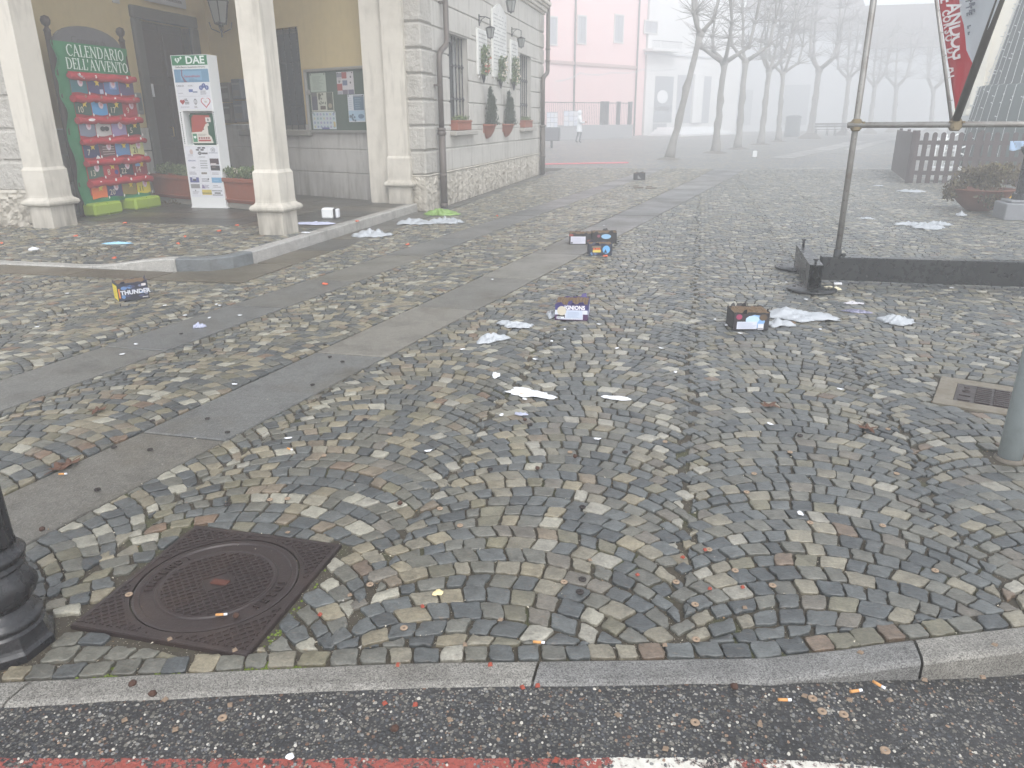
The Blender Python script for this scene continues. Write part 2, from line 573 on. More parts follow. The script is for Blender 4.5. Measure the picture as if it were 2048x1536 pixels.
def set_tint(o, cols):
    """one colour per vertex, given as flat list"""
    a = o.data.color_attributes.new('stone_tint', 'FLOAT_COLOR', 'POINT')
    a.data.foreach_set('color', cols)

# ------------------------------------------------------------------ ground: roads, paving, kerbs
KI = [(-9, -1.0), (-6, -.05), (-4, .56), (-1.74, 1.26), (-1.10, 1.46), (-.70, 1.58), (.28, 1.83), (1.04, 2.15), (2.2, 2.72), (4, 3.75), (8, 6.4)]


def yk(x):
    for (xa, ya), (xb, yb) in zip(KI, KI[1:]):
        if x <= xb: return ya + (yb - ya) * (x - xa) / (xb - xa)
    return KI[-1][1]


def sstep(a, b, x):
    t = min(1, max(0, (x - a) / (b - a)))
    return t * t * (3 - 2 * t)


def zroad(x): return -.006 - .085 * sstep(.15, 1.1, x)


def rl(y): return -2.66 + .140 * (y - 2.13)    # right strip of slabs, its two edges
def rr(y): return -2.23 + .162 * (y - 2.01)
def ll(y): return -3.93 + .115 * (y - 3.3)     # left strip
def lr(y): return -3.45 + .115 * (y - 3.2)


def zporch(x, y):
    return .13 - .105 * sstep(-5.15, -6.2, x) * sstep(8.6, 6.9, y)


def sheet(name, xs, ys, zf, mat, kind='structure', yfun=None):
    mb = MB()
    vs, fs = [], []
    for i, x in enumerate(xs):
        for j, y in enumerate(ys):
            yy = yfun(x, j, y) if yfun else y
            vs.append((x, yy, zf(x, yy)))
    m = len(ys)
    for i in range(len(xs) - 1):
        for j in range(m - 1):
            fs.append((i * m + j, (i + 1) * m + j, (i + 1) * m + j + 1, i * m + j + 1))
    mb.add(vs, fs, 0, True)
    o = mb.build(name, mat, recalc=False)
    tag(o, None, None, None, kind)
    return o


xs_near = [-34, -24, -16, -12] + [-9 + .5 * i for i in range(34)] + [9, 12, 16, 22, 30, 40, 52]
ground = sheet('ground', xs_near, [0, 1, 2, 3, 4, 5, 7, 9, 11, 13, 15, 17, 19, 21, 23, 24.2],
               lambda x, y: zg(x, y) - .0115, M_MORTAR, yfun=lambda x, j, y: yk(x) - .03 + (24.2 - yk(x)) * y / 24.2)
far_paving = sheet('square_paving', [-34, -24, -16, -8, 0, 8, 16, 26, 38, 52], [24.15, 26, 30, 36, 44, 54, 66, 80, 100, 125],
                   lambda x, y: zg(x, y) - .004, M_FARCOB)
road = sheet('road', [-12, -9, -6, -4, -3] + [-2.5 + .15 * i for i in range(36)] + [3.5, 5, 8, 12], [-5, -3, -1.5, -.5, 0.0],
             lambda x, y: zroad(x), M_ROAD, yfun=lambda x, j, y: yk(x) - .075 + y)

# kerb of granite blocks between road and square
kb, kt = MB(), []
joints = [-8.6, -7.6, -6.5, -5.5, -4.5, -3.55, -2.6, -1.655, -.335, .70, 1.75, 2.8, 3.9, 5.0, 6.2]
for xa, xb in zip(joints, joints[1:]):
    n = 10
    c = lin(R.choice([(136, 134, 130), (128, 127, 124), (142, 139, 132)]))
    rows = []
    for i in range(n + 1):
        x = xa + .004 + (xb - xa - .008) * i / n
        y = yk(x) + (mnoise.noise((x * 9, 0, 3)) * .004)
        sk = R.uniform(-.002, .002)
        zt = .004 + mnoise.noise((x * 3, 2, 3)) * .003
        rows.append([(x, y - .004, -.14), (x, y - .002, zt - .006), (x, y - .012, zt), (x, y - .082 + sk, zt), (x, y - .094 + sk, zt - .004), (x, y - .1 + sk, zt - .014), (x, y - .103, -.16)])
    vs = [p for r_ in rows for p in r_]
    fs = []
    for i in range(n):
        for k in range(6):
            fs.append((i * 7 + k, i * 7 + k + 1, (i + 1) * 7 + k + 1, (i + 1) * 7 + k))
    fs += [tuple(range(7)), tuple(n * 7 + k for k in range(7))[::-1]]
    kb.add(vs, fs, 0, False)
    kt += [*c, 1.0] * len(vs)
kerb = kb.build('kerb', M_GRANITE)
set_tint(kerb, kt)
tag(kerb, None, None, None, 'structure')

# slabs of the two wheel tracks, the gutter and the porch floor
sb, stn = MB(), []
SLABC = [(122, 121, 116), (126, 124, 117), (116, 117, 115), (128, 125, 116), (130, 126, 117), (108, 111, 111)]


def slab(poly, z, rng, cols=SLABC, thick=.06, zf=None):
    c = lin(rng.choice(cols), rng.uniform(.8, 1.18))
    n = len(poly)
    cx = sum(p[0] for p in poly) / n; cy = sum(p[1] for p in poly) / n
    dz = rng.uniform(-.003, .002)
    def zz(p): return (zf(*p) if zf else zg(*p) + z) + dz
    ins = [(p[0] + (cx - p[0]) * .012, p[1] + (cy - p[1]) * .012) for p in poly]
    vs = [(p[0], p[1], zz(p) - thick) for p in poly] + [(p[0], p[1], zz(p) - .005) for p in poly] + [(p[0], p[1], zz(p)) for p in ins]
    fs = [tuple(2 * n + i for i in range(n))]
    for i in range(n):
        j = (i + 1) % n
        fs += [(i, j, n + j, n + i), (n + i, n + j, 2 * n + j, 2 * n + i)]
    sb.add(vs, fs)
    stn.extend([*c, 1.0] * len(vs))


rs = random.Random(3)
for fl, fr, y0 in ((rl, rr, .55), (ll, lr, .2)):
    y = y0
    while y < 24.0:
        L = rs.uniform(.95, 1.5)
        y1 = min(24.1, y + L)
        g = .006
        cols = SLABC if y < 9 else [(118, 116, 112), (126, 124, 120), (110, 110, 108)]
        slab([(fl(y) + g, y + g), (fr(y) - g, y + g), (fr(y1) - g, y1 - g), (fl(y1) + g, y1 - g)], 0, rs, cols)
        y = y1
y = 7.15
while y < 21.5:                                     # slabs along the porch kerb and the house wall
    L = rs.uniform(.8, 1.4)
    x0 = -4.565 if y + L < 12.1 else -4.33
    slab([(x0, y + .005), (-4.12, y + .005), (-4.12, y + L - .005), (x0, y + L - .005)], 0, rs, [(96, 88, 72), (102, 92, 74), (94, 92, 86)] if y < 10.5 else [(92, 92, 90), (100, 98, 94)])
    y += L
slab([(-5.1, 6.13), (-4.13, 6.2), (-4.13, 7.14), (-4.56, 7.1), (-4.62, 6.8), (-4.76, 6.62), (-5.09, 6.52)], 0, rs, [(98, 90, 74)])
x = -5.11
while x > -9:
    L = rs.uniform(.9, 1.3)
    slab([(x - L + .005, 6.1), (x, 6.12), (x, 6.49), (x - L + .005, 6.49)], 0, rs, [(98, 86, 66), (92, 84, 70)])
    x -= L
path = sb.build('path', M_SLAB)
set_tint(path, stn)
tag(path, None, None, None, 'structure')

sb, stn = MB(), []
y = 8.98
while y < 15.5:                                     # dark slabs of the porch floor
    d = rs.uniform(.5, .75)
    x = -4.70
    while x > -9.9:
        L = rs.uniform(.7, 1.3)
        c = rs.choice([(78, 76, 70), (84, 80, 72), (90, 84, 72), (72, 72, 68), (98, 90, 76)])
        slab([(max(-9.9, x - L) + .004, y + .004), (x - .004, y + .004), (x - .004, y + d - .004), (max(-9.9, x - L) + .004, y + d - .004)], .13, rs, [c], zf=lambda a, b: .13)
        x -= L
    y += d
porch_floor = sb.build('pavement', M_SLAB)
set_tint(porch_floor, stn)
tag(porch_floor, None, None, None, 'structure')
bed = sheet('porch_ground', [-9.9, -9, -8, -7, -6.6, -6.2, -5.9, -5.6, -5.3, -5, -4.75], [6.7, 7, 7.4, 7.8, 8.2, 8.6, 9, 12, 15.5],
            lambda x, y: zporch(x, y) - .0115, M_MORTAR)

# raised kerb of the porch
pk, pt = MB(), []
cl = [(-4.57, 12.1), (-4.57, 11.2), (-4.57, 10.25), (-4.57, 9.3), (-4.57, 8.35), (-4.57, 7.5), (-4.575, 7.1), (-4.62, 6.8), (-4.76, 6.62), (-5.1, 6.53), (-5.6, 6.51), (-6.1, 6.51), (-7.2, 6.51), (-8.4, 6.51), (-9.6, 6.51)]
groups = [(0, 1), (1, 2), (2, 3), (3, 4), (4, 6), (6, 9), (9, 11), (11, 12), (12, 13), (13, 14)]
def kz(p): return .13 - .115 * sstep(-5.1, -6.25, p[0])
for gi, (a, b) in enumerate(groups):
    pts = [Vector((*p, 0)) for p in cl[a:b + 1]]
    fine = []
    for p, q in zip(pts, pts[1:]):
        m = max(2, int((q - p).length / .12))
        fine += [p.lerp(q, i / m) for i in range(m)]
    fine.append(pts[-1])
    c = lin([(190, 187, 180), (194, 190, 183), (186, 183, 176), (192, 189, 183), (190, 187, 182), (122, 127, 129), (198, 195, 188), (190, 187, 180), (190, 187, 180), (190, 187, 180)][gi])
    rows = []
    for i, p in enumerate(fine):
        t = (fine[min(i + 1, len(fine) - 1)] - fine[max(0, i - 1)]).normalized()
        nrm = Vector((t.y, -t.x, 0))                  # towards the porch
        if nrm.x > 0 and p.y > 7.2: nrm = -nrm
        if p.y < 6.7 and nrm.y < 0: nrm = -nrm
        if p.x < -4.55 and p.y < 7.2 and (nrm.x > 0.3): nrm = -nrm
        zt = kz(p) + mnoise.noise((p.x * 4, p.y * 4, 1)) * .004
        q = p + t * ((.003 if i == 0 else -.003 if i == len(fine) - 1 else 0))
        rows.append([tuple(q + Vector((0, 0, -.1))), tuple(q + Vector((0, 0, zt - .014))), tuple(q + nrm * .01 + Vector((0, 0, zt - .002))), tuple(q + nrm * .02 + Vector((0, 0, zt))), tuple(q + nrm * .135 + Vector((0, 0, zt))), tuple(q + nrm * .14 + Vector((0, 0, zt - .12)))])
    vs = [p for r_ in rows for p in r_]
    fs = []
    for i in range(len(rows) - 1):
        for k in range(5): fs.append((i * 6 + k, i * 6 + k + 1, (i + 1) * 6 + k + 1, (i + 1) * 6 + k))
    fs += [tuple(range(6)), tuple((len(rows) - 1) * 6 + k for k in range(6))[::-1]]
    pk.add(vs, fs, 0, False)
    pt += [*c, 1.0] * len(vs)
pkerb = pk.build('porch_kerb', M_GRANITE)
set_tint(pkerb, pt)
tag(pkerb, None, None, None, 'structure')

# ------------------------------------------------------------------ cobbles, each a stone of its own shape in one paving mesh
cb_v, cb_f, cb_c, cb_s = [], [], [], []
PAL = [((92, 98, 100), .30), ((76, 83, 87), .16), ((110, 109, 100), .24), ((140, 131, 110), .13), ((164, 158, 144), .06), ((116, 108, 96), .05), ((124, 100, 78), .008), ((122, 116, 92), .05)]
PALW = [((90, 95, 96), .22), ((76, 82, 85), .10), ((108, 106, 94), .25), ((146, 133, 104), .20), ((166, 160, 142), .10), ((134, 116, 92), .07), ((132, 100, 72), .015), ((124, 116, 86), .06)]
MAN = (-1.74, -1.14, 1.50, 2.11)
HATC, HATA = (1.63, 4.26), math.radians(-20)


def pick(pal, r):
    k = r.random() * sum(p[1] for p in pal)
    for c, w_ in pal:
        k -= w_
        if k <= 0: break
    return c


def clip(poly, a, b, c):
    out = []
    n = len(poly)
    for i in range(n):
        p, q = poly[i], poly[(i + 1) % n]
        dp, dq = a * p[0] + b * p[1] - c, a * q[0] + b * q[1] - c
        if dp >= 0: out.append(p)
        if (dp > 0 and dq < 0) or (dp < 0 and dq > 0):
            t = dp / (dp - dq)
            out.append((p[0] + (q[0] - p[0]) * t, p[1] + (q[1] - p[1]) * t))
    return out


def area(p):
    return .5 * abs(sum(p[i][0] * p[(i + 1) % len(p)][1] - p[(i + 1) % len(p)][0] * p[i][1] for i in range(len(p))))


fwd = (-math.sin(YAW), math.cos(YAW)); rgt = (math.cos(YAW), math.sin(YAW))


def in_view(x, y):
    d = x * fwd[0] + y * fwd[1]; l = x * rgt[0] + y * rgt[1]
    return d > .9 and abs(l) < d * .72 + 1.1


def add_stone(poly, zf, r, pal):
    n = len(poly)
    cx = sum(p[0] for p in poly) / n; cy = sum(p[1] for p in poly) / n
    dist = math.hypot(cx, cy)
    rad = math.sqrt(area(poly))
    g = r.uniform(.0026, .0056)
    base = []
    for p in poly:                                   # inset for the joint, corners knocked off their place
        dx, dy = p[0] - cx, p[1] - cy
        L = math.hypot(dx, dy) or 1e-6
        k = max(.3, 1 - g * 1.35 / L)
        base.append((cx + dx * k + r.gauss(0, .0026), cy + dy * k + r.gauss(0, .0026)))
    if dist < 5.0: sub, rc = 3, .11
    elif dist < 10: sub, rc = 2, .10
    else: sub, rc = 1, .0
    ol = []
    for i in range(n):
        p, q = base[i], base[(i + 1) % n]
        ex, ey = q[0] - p[0], q[1] - p[1]
        if sub == 1: ol.append(p); continue
        for k in range(sub + 1):
            t = rc * .75 + (1 - 1.5 * rc) * k / sub
            jit = r.gauss(0, .0022) if 0 < k < sub else r.gauss(0, .0012)
            ol.append((p[0] + ex * t - ey * jit / (rad or 1), p[1] + ey * t + ex * jit / (rad or 1)))
    m = len(ol)
    z0 = zf(cx, cy) + max(-.003, min(.004, r.gauss(0, .0014)))
    tx, ty = r.gauss(0, .008), r.gauss(0, .008)
    dome = r.uniform(-.0005, .002)
    def zt(x, y): return z0 + (x - cx) * tx + (y - cy) * ty
    b = len(cb_v)
    edge = r.uniform(.002, .004)
    ringsd = ((1.0, -.03), (1.0, -edge - .002), (.98, -edge * .3), (.92, -.0002))
    if dist > 10: ringsd = ((1.0, -.03), (1.0, -edge), (.88, 0))
    for s, dz in ringsd:
        for p in ol:
            x, y = cx + (p[0] - cx) * s, cy + (p[1] - cy) * s
            jz = r.gauss(0, .0009) if s < 1 else 0
            cb_v.append((x, y, zt(x, y) + dz + jz))
    nr = len(ringsd)
    for k in range(nr - 1):
        for i in range(m):
            j = (i + 1) % m
            cb_f.append((b + k * m + i, b + k * m + j, b + (k + 1) * m + j, b + (k + 1) * m + i))
            cb_s.append(k >= 1 and dist < 10)
    cb_v.append((cx + r.gauss(0, .006), cy + r.gauss(0, .006), zt(cx, cy) + dome))
    top = b + nr * m
    for i in range(m):
        cb_f.append((b + (nr - 1) * m + i, b + (nr - 1) * m + (i + 1) % m, top)); cb_s.append(True)
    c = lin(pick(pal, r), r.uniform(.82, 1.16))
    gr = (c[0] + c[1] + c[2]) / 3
    c = [(gr * (1.0, 1.0, .95)[q] + (v - gr) * .62) * (.82 + .28 * sstep(3.5, 18, cy)) for q, v in enumerate(c)]  # tint lightens with distance: far sheen and fog painted into the stones
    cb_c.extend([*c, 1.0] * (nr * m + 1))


def cobble_field(W, x0, y0, y1, k0, k1, planes, zf, pal, seed, ang=0.0, org=(0, 0), phi=math.radians(50), pitch=.080, blen=.075, kerbed=False, holes=()):
    r = random.Random(seed)
    Rr = W / 2 / math.sin(phi)
    ca, sa = math.cos(ang), math.sin(ang)
    for k in range(k0, k1 + 1):
        xc = x0 + k * W
        ph = r.uniform(0, pitch)
        nrow = int((y1 - y0) / pitch) + 8
        for j in range(-6, nrow):
            yc = y0 + ph + j * pitch
            nst = max(8, int(round(2 * phi * Rr / blen)) + r.choice((-1, 0, 0, 1)))
            ths = [-phi * 1.06 + 2.12 * phi * (i + r.uniform(-.16, .16)) / nst for i in range(nst + 1)]
            tw = r.uniform(-.02, .02)
            for i in range(nst):
                ta, tb = ths[i], ths[i + 1]
                tm = (ta + tb) / 2
                hx, hy = xc + Rr * math.sin(tm), yc + Rr * (math.cos(tm) - 1) + .12
                gx, gy = org[0] + hx * ca - hy * sa, org[1] + hx * sa + hy * ca
                if not in_view(gx, gy): continue
                if planes[0][0] * gx + planes[0][1] * gy < planes[0][2] - .2: continue
                poly = []
                for th, o in ((ta, -1), (tb, -1), (tb, 1), (ta, 1)):
                    hh = pitch / 2 * math.cos(th) * o
                    rr_ = Rr + hh
                    x, y = xc + rr_ * math.sin(th + tw * o), yc + Rr * -1 + rr_ * math.cos(th) + .12
                    poly.append((x, y))
                w0, w1 = [.03 * math.sin(gy * 41 + q * 1.7) + .02 * math.sin(gy * 5 + q) for q in (k, k + 1)]
                poly = clip(poly, 1, 0, xc - W / 2 + w0)
                if len(poly) >= 3: poly = clip(poly, -1, 0, -(xc + W / 2 + w1))
                if len(poly) < 3: continue
                poly = [(org[0] + p[0] * ca - p[1] * sa, org[1] + p[0] * sa + p[1] * ca) for p in poly]
                for a, b, c in planes:
                    poly = clip(poly, a, b, c)
                    if len(poly) < 3: break
                if len(poly) < 3: continue
                if kerbed:
                    mxk = sum(p[0] for p in poly) / len(poly)
                    for (xa_, _), (xb_, _), kp_ in kseg:
                        if xa_ <= mxk < xb_: poly = clip(poly, *kp_)
                    if len(poly) < 3: continue
                bad = False
                for (hcx, hcy, hw, hh_, ha) in holes:
                    c_, s_ = math.cos(ha), math.sin(ha)
                    mx = sum(p[0] for p in poly) / len(poly) - hcx; my = sum(p[1] for p in poly) / len(poly) - hcy
                    lx, ly = mx * c_ + my * s_, -mx * s_ + my * c_
                    if abs(lx) > hw + .1 or abs(ly) > hh_ + .1: continue
                    if abs(lx) < hw and abs(ly) < hh_: bad = True; break
                    if abs(lx) - hw > abs(ly) - hh_:
                        sg = 1 if lx > 0 else -1
                        nx, ny, d = sg * c_, sg * s_, hw
                    else:
                        sg = 1 if ly > 0 else -1
                        nx, ny, d = -sg * s_, sg * c_, hh_
                    poly = clip(poly, nx, ny, nx * hcx + ny * hcy + d)
                    if len(poly) < 3: bad = True; break
                if bad or len(poly) < 3 or area(poly) < .00045: continue
                cxy = (sum(p[0] for p in poly) / len(poly), sum(p[1] for p in poly) / len(poly))
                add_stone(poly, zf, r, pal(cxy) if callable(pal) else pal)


def line_plane(f, side, gap, ya=0, yb=24):
    """half-plane on one side of the line X=f(Y): side +1 keeps X > f"""
    m = (f(yb) - f(ya)) / (yb - ya); c0 = f(ya) - m * ya
    L = math.hypot(1, m)
    return (side / L, -side * m / L, (side * c0) / L + gap)


kpl, kseg = [], []
for (xa, ya), (xb, yb) in zip(KI[1:], KI[2:]):
    m = (yb - ya) / (xb - xa); L = math.hypot(1, m)
    kpl.append((-m / L, 1 / L, (ya - m * xa) / L + .072))
    kseg.append(((xa, ya), (xb, yb), kpl[-1]))
zf0 = lambda x, y: zg(x, y)


def palA(p):
    t = sstep(.6, -2.2, p[0])
    return PALW if R.random() < t * .9 else PAL


holes = [(-1.44, 1.805, .305, .31, 0.0), (HATC[0], HATC[1], .27, .26, HATA), (1.42, 3.43, .085, .085, 0), (-1.86, 1.40, .125, .125, .3)]
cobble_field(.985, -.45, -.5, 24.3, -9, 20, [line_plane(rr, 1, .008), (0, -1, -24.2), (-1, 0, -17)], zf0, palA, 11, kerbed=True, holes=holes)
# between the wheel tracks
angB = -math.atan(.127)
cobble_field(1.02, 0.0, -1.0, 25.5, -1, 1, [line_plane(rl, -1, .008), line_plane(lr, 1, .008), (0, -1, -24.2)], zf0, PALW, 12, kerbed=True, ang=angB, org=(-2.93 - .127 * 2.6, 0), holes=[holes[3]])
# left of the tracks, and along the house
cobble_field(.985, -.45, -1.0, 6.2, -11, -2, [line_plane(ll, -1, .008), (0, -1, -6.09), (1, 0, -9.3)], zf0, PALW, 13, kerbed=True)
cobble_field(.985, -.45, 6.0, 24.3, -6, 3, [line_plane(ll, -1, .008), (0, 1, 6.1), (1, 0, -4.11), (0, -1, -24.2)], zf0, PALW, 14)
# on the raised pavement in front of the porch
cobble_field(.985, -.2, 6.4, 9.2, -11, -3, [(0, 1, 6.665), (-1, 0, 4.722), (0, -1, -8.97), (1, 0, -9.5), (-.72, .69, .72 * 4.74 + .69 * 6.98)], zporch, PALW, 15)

rk = random.Random(8)
x = -3.6
while x < 3.3:                                      # a straight course of stones along the granite kerb
    L = rk.uniform(.062, .085)
    x1 = x + L
    hh = .068 + rk.uniform(-.004, .003)
    sk = rk.uniform(-.008, .008)
    if math.hypot((x + x1) / 2 + 1.86, yk(x) - 1.36) > .15 and in_view(x, yk(x)):
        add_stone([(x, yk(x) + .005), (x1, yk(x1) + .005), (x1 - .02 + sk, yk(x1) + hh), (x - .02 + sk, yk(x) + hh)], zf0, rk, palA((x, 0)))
    x = x1

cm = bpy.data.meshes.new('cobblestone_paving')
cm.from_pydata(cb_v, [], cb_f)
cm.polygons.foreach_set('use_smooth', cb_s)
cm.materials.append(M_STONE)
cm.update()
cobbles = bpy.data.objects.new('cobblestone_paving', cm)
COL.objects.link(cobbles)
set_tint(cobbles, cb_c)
tag(cobbles, None, None, None, 'structure')

# grit and crumbs in the near joints
gm = MB()
rg = random.Random(5)
for _ in range(5200):
    x = rg.uniform(-2.3, 2.6); y = 1.2 + 3.2 * rg.random() ** 1.6
    if y < yk(x) + .01 or not in_view(x, y): continue
    s = rg.uniform(.0012, .0034)
    z = -.009 + rg.uniform(0, .008)
    q = [(rg.gauss(0, s), rg.gauss(0, s), rg.gauss(0, s * .6)) for _ in range(4)]
    b = gm.add([(x + p[0], y + p[1], z + p[2]) for p in q], [(0, 1, 2), (0, 2, 3), (0, 3, 1), (1, 3, 2)], rg.choice((0, 0, 1, 2)))
grit = gm.build('gravel', [plain('pale_grit', (206, 198, 178), .8), plain('grey_grit', (150, 146, 138), .8), plain('tan_grit', (150, 124, 92), .8)])
tag(grit, None, None, None, 'stuff')
# loose chippings on the asphalt
gm = MB()
for _ in range(2600):
    x = rg.uniform(-1.9, 1.9); y = yk(x) - rg.uniform(.11, .5)
    s = rg.uniform(.002, .0055)
    z = zroad(x) + s * .3
    n = rg.choice((5, 6))
    a0 = rg.uniform(0, 6)
    ol = [(x + s * rg.uniform(.7, 1.2) * math.cos(a0 + 6.283 * i / n), y + s * rg.uniform(.7, 1.2) * math.sin(a0 + 6.283 * i / n)) for i in range(n)]
    vs = [(p[0], p[1], z - s * .6) for p in ol] + [(x + (p[0] - x) * .7, y + (p[1] - y) * .7, z + s * rg.uniform(.1, .35)) for p in ol]
    gm.add(vs, [tuple(range(n, 2 * n))] + [(i, (i + 1) % n, n + (i + 1) % n, n + i) for i in range(n)], rg.choice((0, 1, 1, 2, 2, 3)))
chips = gm.build('road_gravel', [plain('pale_chip', (190, 186, 176), .7), plain('grey_chip', (126, 126, 124), .7), plain('dark_chip', (92, 93, 95), .6), plain('brown_chip', (140, 118, 100), .7)])
tag(chips, None, None, None, 'stuff')
# moss along the kerb and the iron cover
gm = MB()
for cxm, cym, rx, ry, nn in ((-1.05, 1.47, .16, .02, 160), (-.98, 1.50, .12, .012, 120), (-1.5, 1.36, .05, .02, 70), (-1.34, 1.40, .04, .02, 50), (-1.12, 1.66, .012, .12, 60)):
    for _ in range(nn):
        x, y = rg.gauss(cxm, rx * .6), rg.gauss(cym, ry * .8)
        s = rg.uniform(.002, .006)
        gm.lathe([(s, 0), (s * .8, s * .5), (.0002, s * .9)], 5, (x, y, -.011), smooth=True)
moss = gm.build('moss', plain('moss_green', (96, 112, 40), .95, .3, 60))
tag(moss, None, None, None, 'stuff')

# ------------------------------------------------------------------ town hall with its corner porch
WX = -4.4                       # plane of the side wall (faces +X)
PX = -9.53                      # inner side wall of the porch (faces +X)
OU, UU, NU = Vector((-5.15, 12.33, 0)), Vector((-.922, .387, 0)).normalized(), Vector((-.387, -.922, 0)).normalized()
RM = Matrix((( UU.x, NU.x, 0, OU.x), (UU.y, NU.y, 0, OU.y), (0, 0, 1, 0), (0, 0, 0, 1)))   # local (u along rear wall to the left, off towards us, z)
RGT_R = -UU                     # reading direction on the rear wall
hall = thing('town_hall', 'cream and grey rusticated town hall with a yellow corner porch', 'building', (WX, 12.1, 0))


def blocks(mb, x0, s0, s1, z0, z1, holes, depth=.03, bev=.012):
    """one course of the side wall between openings; face at X=x0"""
    iv = [(s0, s1)]
    for (a, b, c, d) in holes:
        if z1 <= c + .001 or z0 >= d - .001: continue
        nv = []
        for p, q in iv:
            if b <= p or a >= q: nv.append((p, q)); continue
            if a > p: nv.append((p, a))
            if b < q: nv.append((b, q))
        iv = nv
    for p, q in iv:
        if q - p > .03: mb.box(x0 - depth, x0, p, q, z0, z1, bev=bev)


WIN = [(13.56, 14.73, 1.27, 2.88), (19.1, 20.36, 1.27, 2.97)]
CZ = [.58, .97, 1.36, 1.76, 2.15, 2.52, 2.90, 3.29, 3.68, 4.14]
m = MB()
for i in range(len(CZ) - 1):
    z0, z1 = CZ[i] + .010, CZ[i + 1] - .010
    cuts = [12.66]
    if i in (2, 4, 6): cuts += [15.02]
    if i in (1, 3, 5): cuts += [18.9]
    cuts += [21.35]
    cuts = sorted(cuts)
    for a, b in zip(cuts, cuts[1:]):
        # split a course where it crosses the top or sill of a window
        zs = [z0, z1]
        for wv in WIN:
            for zc in wv[2:]:
                if z0 + .02 < zc < z1 - .02 and a < wv[1] and b > wv[0]: zs.append(zc)
        zs = sorted(zs)
        for za, zb in zip(zs, zs[1:]):
            blocks(m, WX, a + .008, b - .008, za + (.0015 if za != z0 else 0), zb - (.0015 if zb != z1 else 0), WIN)
# backing wall with window openings
for (a, b, z0, z1) in [(12.15, 13.54, -.1, 8.0), (14.75, 19.08, -.1, 8.0), (20.38, 22.0, -.1, 8.0)] : m.box(WX - .35, WX - .022, a, b, z0, z1)
for wv in WIN:
    m.box(WX - .35, WX - .022, wv[0] - .02, wv[1] + .02, -.1, wv[2] - .01)
    m.box(WX - .35, WX - .022, wv[0] - .02, wv[1] + .02, wv[3] + .01, 8.0)
m.box(WX - 5.8, WX - .36, 21.6, 22.0, -.1, 8.0)
m.build('side_wall', M_GREYW, hall)
# bossed quoins at both ends of the wall
m = MB()
for i in range(len(CZ) - 1):
    m.box(WX - .62, WX + .018, 12.1, 12.655, CZ[i] + .012, CZ[i + 1] - .012, bev=.025)
m.build('quoin', M_QUOIN, hall)
m = MB()
for i in range(len(CZ) - 1): m.box(WX - .2, WX + .016, 21.36, 22.0, CZ[i] + .012, CZ[i + 1] - .012, bev=.025)
m.build('quoin', M_QUOIN, hall)
# cornice over the ground floor
m = MB()
for z0, z1, d in ((4.14, 4.2, .04), (4.2, 4.3, .09), (4.3, 4.36, .14), (4.36, 4.46, .18)):
    m.box(WX - .3, WX + d, 12.1 - d, 22.0 + d, z0, z1, bev=.015)
m.build('cornice', M_CREAM, hall)


def rough_stone(mb, o, U, n, L, H, seed, amp=.045, step=.028, top=None):
    """irregular rubble facing: o corner, U along, n outward"""
    o, U, n = Vector(o), Vector(U).normalized(), Vector(n).normalized()
    nx, nz = max(2, int(L / step)), max(2, int(H / step))
    vs, fs = [], []
    for i in range(nx + 1):
        for k in range(nz + 1):
            s, z = L * i / nx, H * k / nz
            q = Vector((s * 4.2 + seed, z * 6.0, seed))
            d, _ = mnoise.voronoi(q + Vector((mnoise.noise(q * 2.2) * .35, mnoise.noise(q * 2.2 + Vector((5, 1, 0))) * .35, 0)))
            e = min(1, (d[1] - d[0]) * 2.6)
            h = amp * (.25 + .75 * e ** .6) * (.75 + .5 * mnoise.noise(q * 3.1)) + .012 * mnoise.noise(q * 8)
            if k in (0, nz): h *= .6
            p = o + U * s + n * max(0.004, h) + Vector((0, 0, z))
            vs.append(tuple(p))
    m_ = nz + 1
    for i in range(nx):
        for k in range(nz): fs.append((i * m_ + k, (i + 1) * m_ + k, (i + 1) * m_ + k + 1, i * m_ + k + 1))
    b = mb.add(vs, fs, 0, False)
    # close to the wall behind at top and ends
    vs2 = [tuple(o + U * (L * i / nx) + Vector((0, 0, H))) for i in range(nx + 1)]
    b2 = mb.add(vs2, [], 0)
    for i in range(nx):
        mb.f.append((b + i * m_ + nz, b + (i + 1) * m_ + nz, b2 + i + 1, b2 + i)); mb.m.append(0); mb.s.append(False)
    for i in (0, nx):
        b3 = mb.add([tuple(o + U * (L * i / nx) + Vector((0, 0, H * k / nz))) for k in range(nz + 1)], [], 0)
        for k in range(nz):
            mb.f.append((b + i * m_ + k, b + i * m_ + k + 1, b3 + k + 1, b3 + k)); mb.m.append(0); mb.s.append(False)


m = MB()
rough_stone(m, (WX - .015, 12.1, -.06), (0, 1, 0), (1, 0, 0), 9.9, .625, 3.0)
rough_stone(m, (WX - .015, 12.115, .0), (-1, 0, 0), (0, -1, 0), .35, .565, 9.0, .03)
m.build('stone_base', M_ROCK, hall)
m = MB()
m.box(WX - .3, WX + .03, 12.09, 22.0, .567, .588, bev=.008)
m.box(WX - 1.0, WX - .30, 12.11, 12.2, -.05, 8.0)
m.build('plinth_band', M_CREAM, hall)

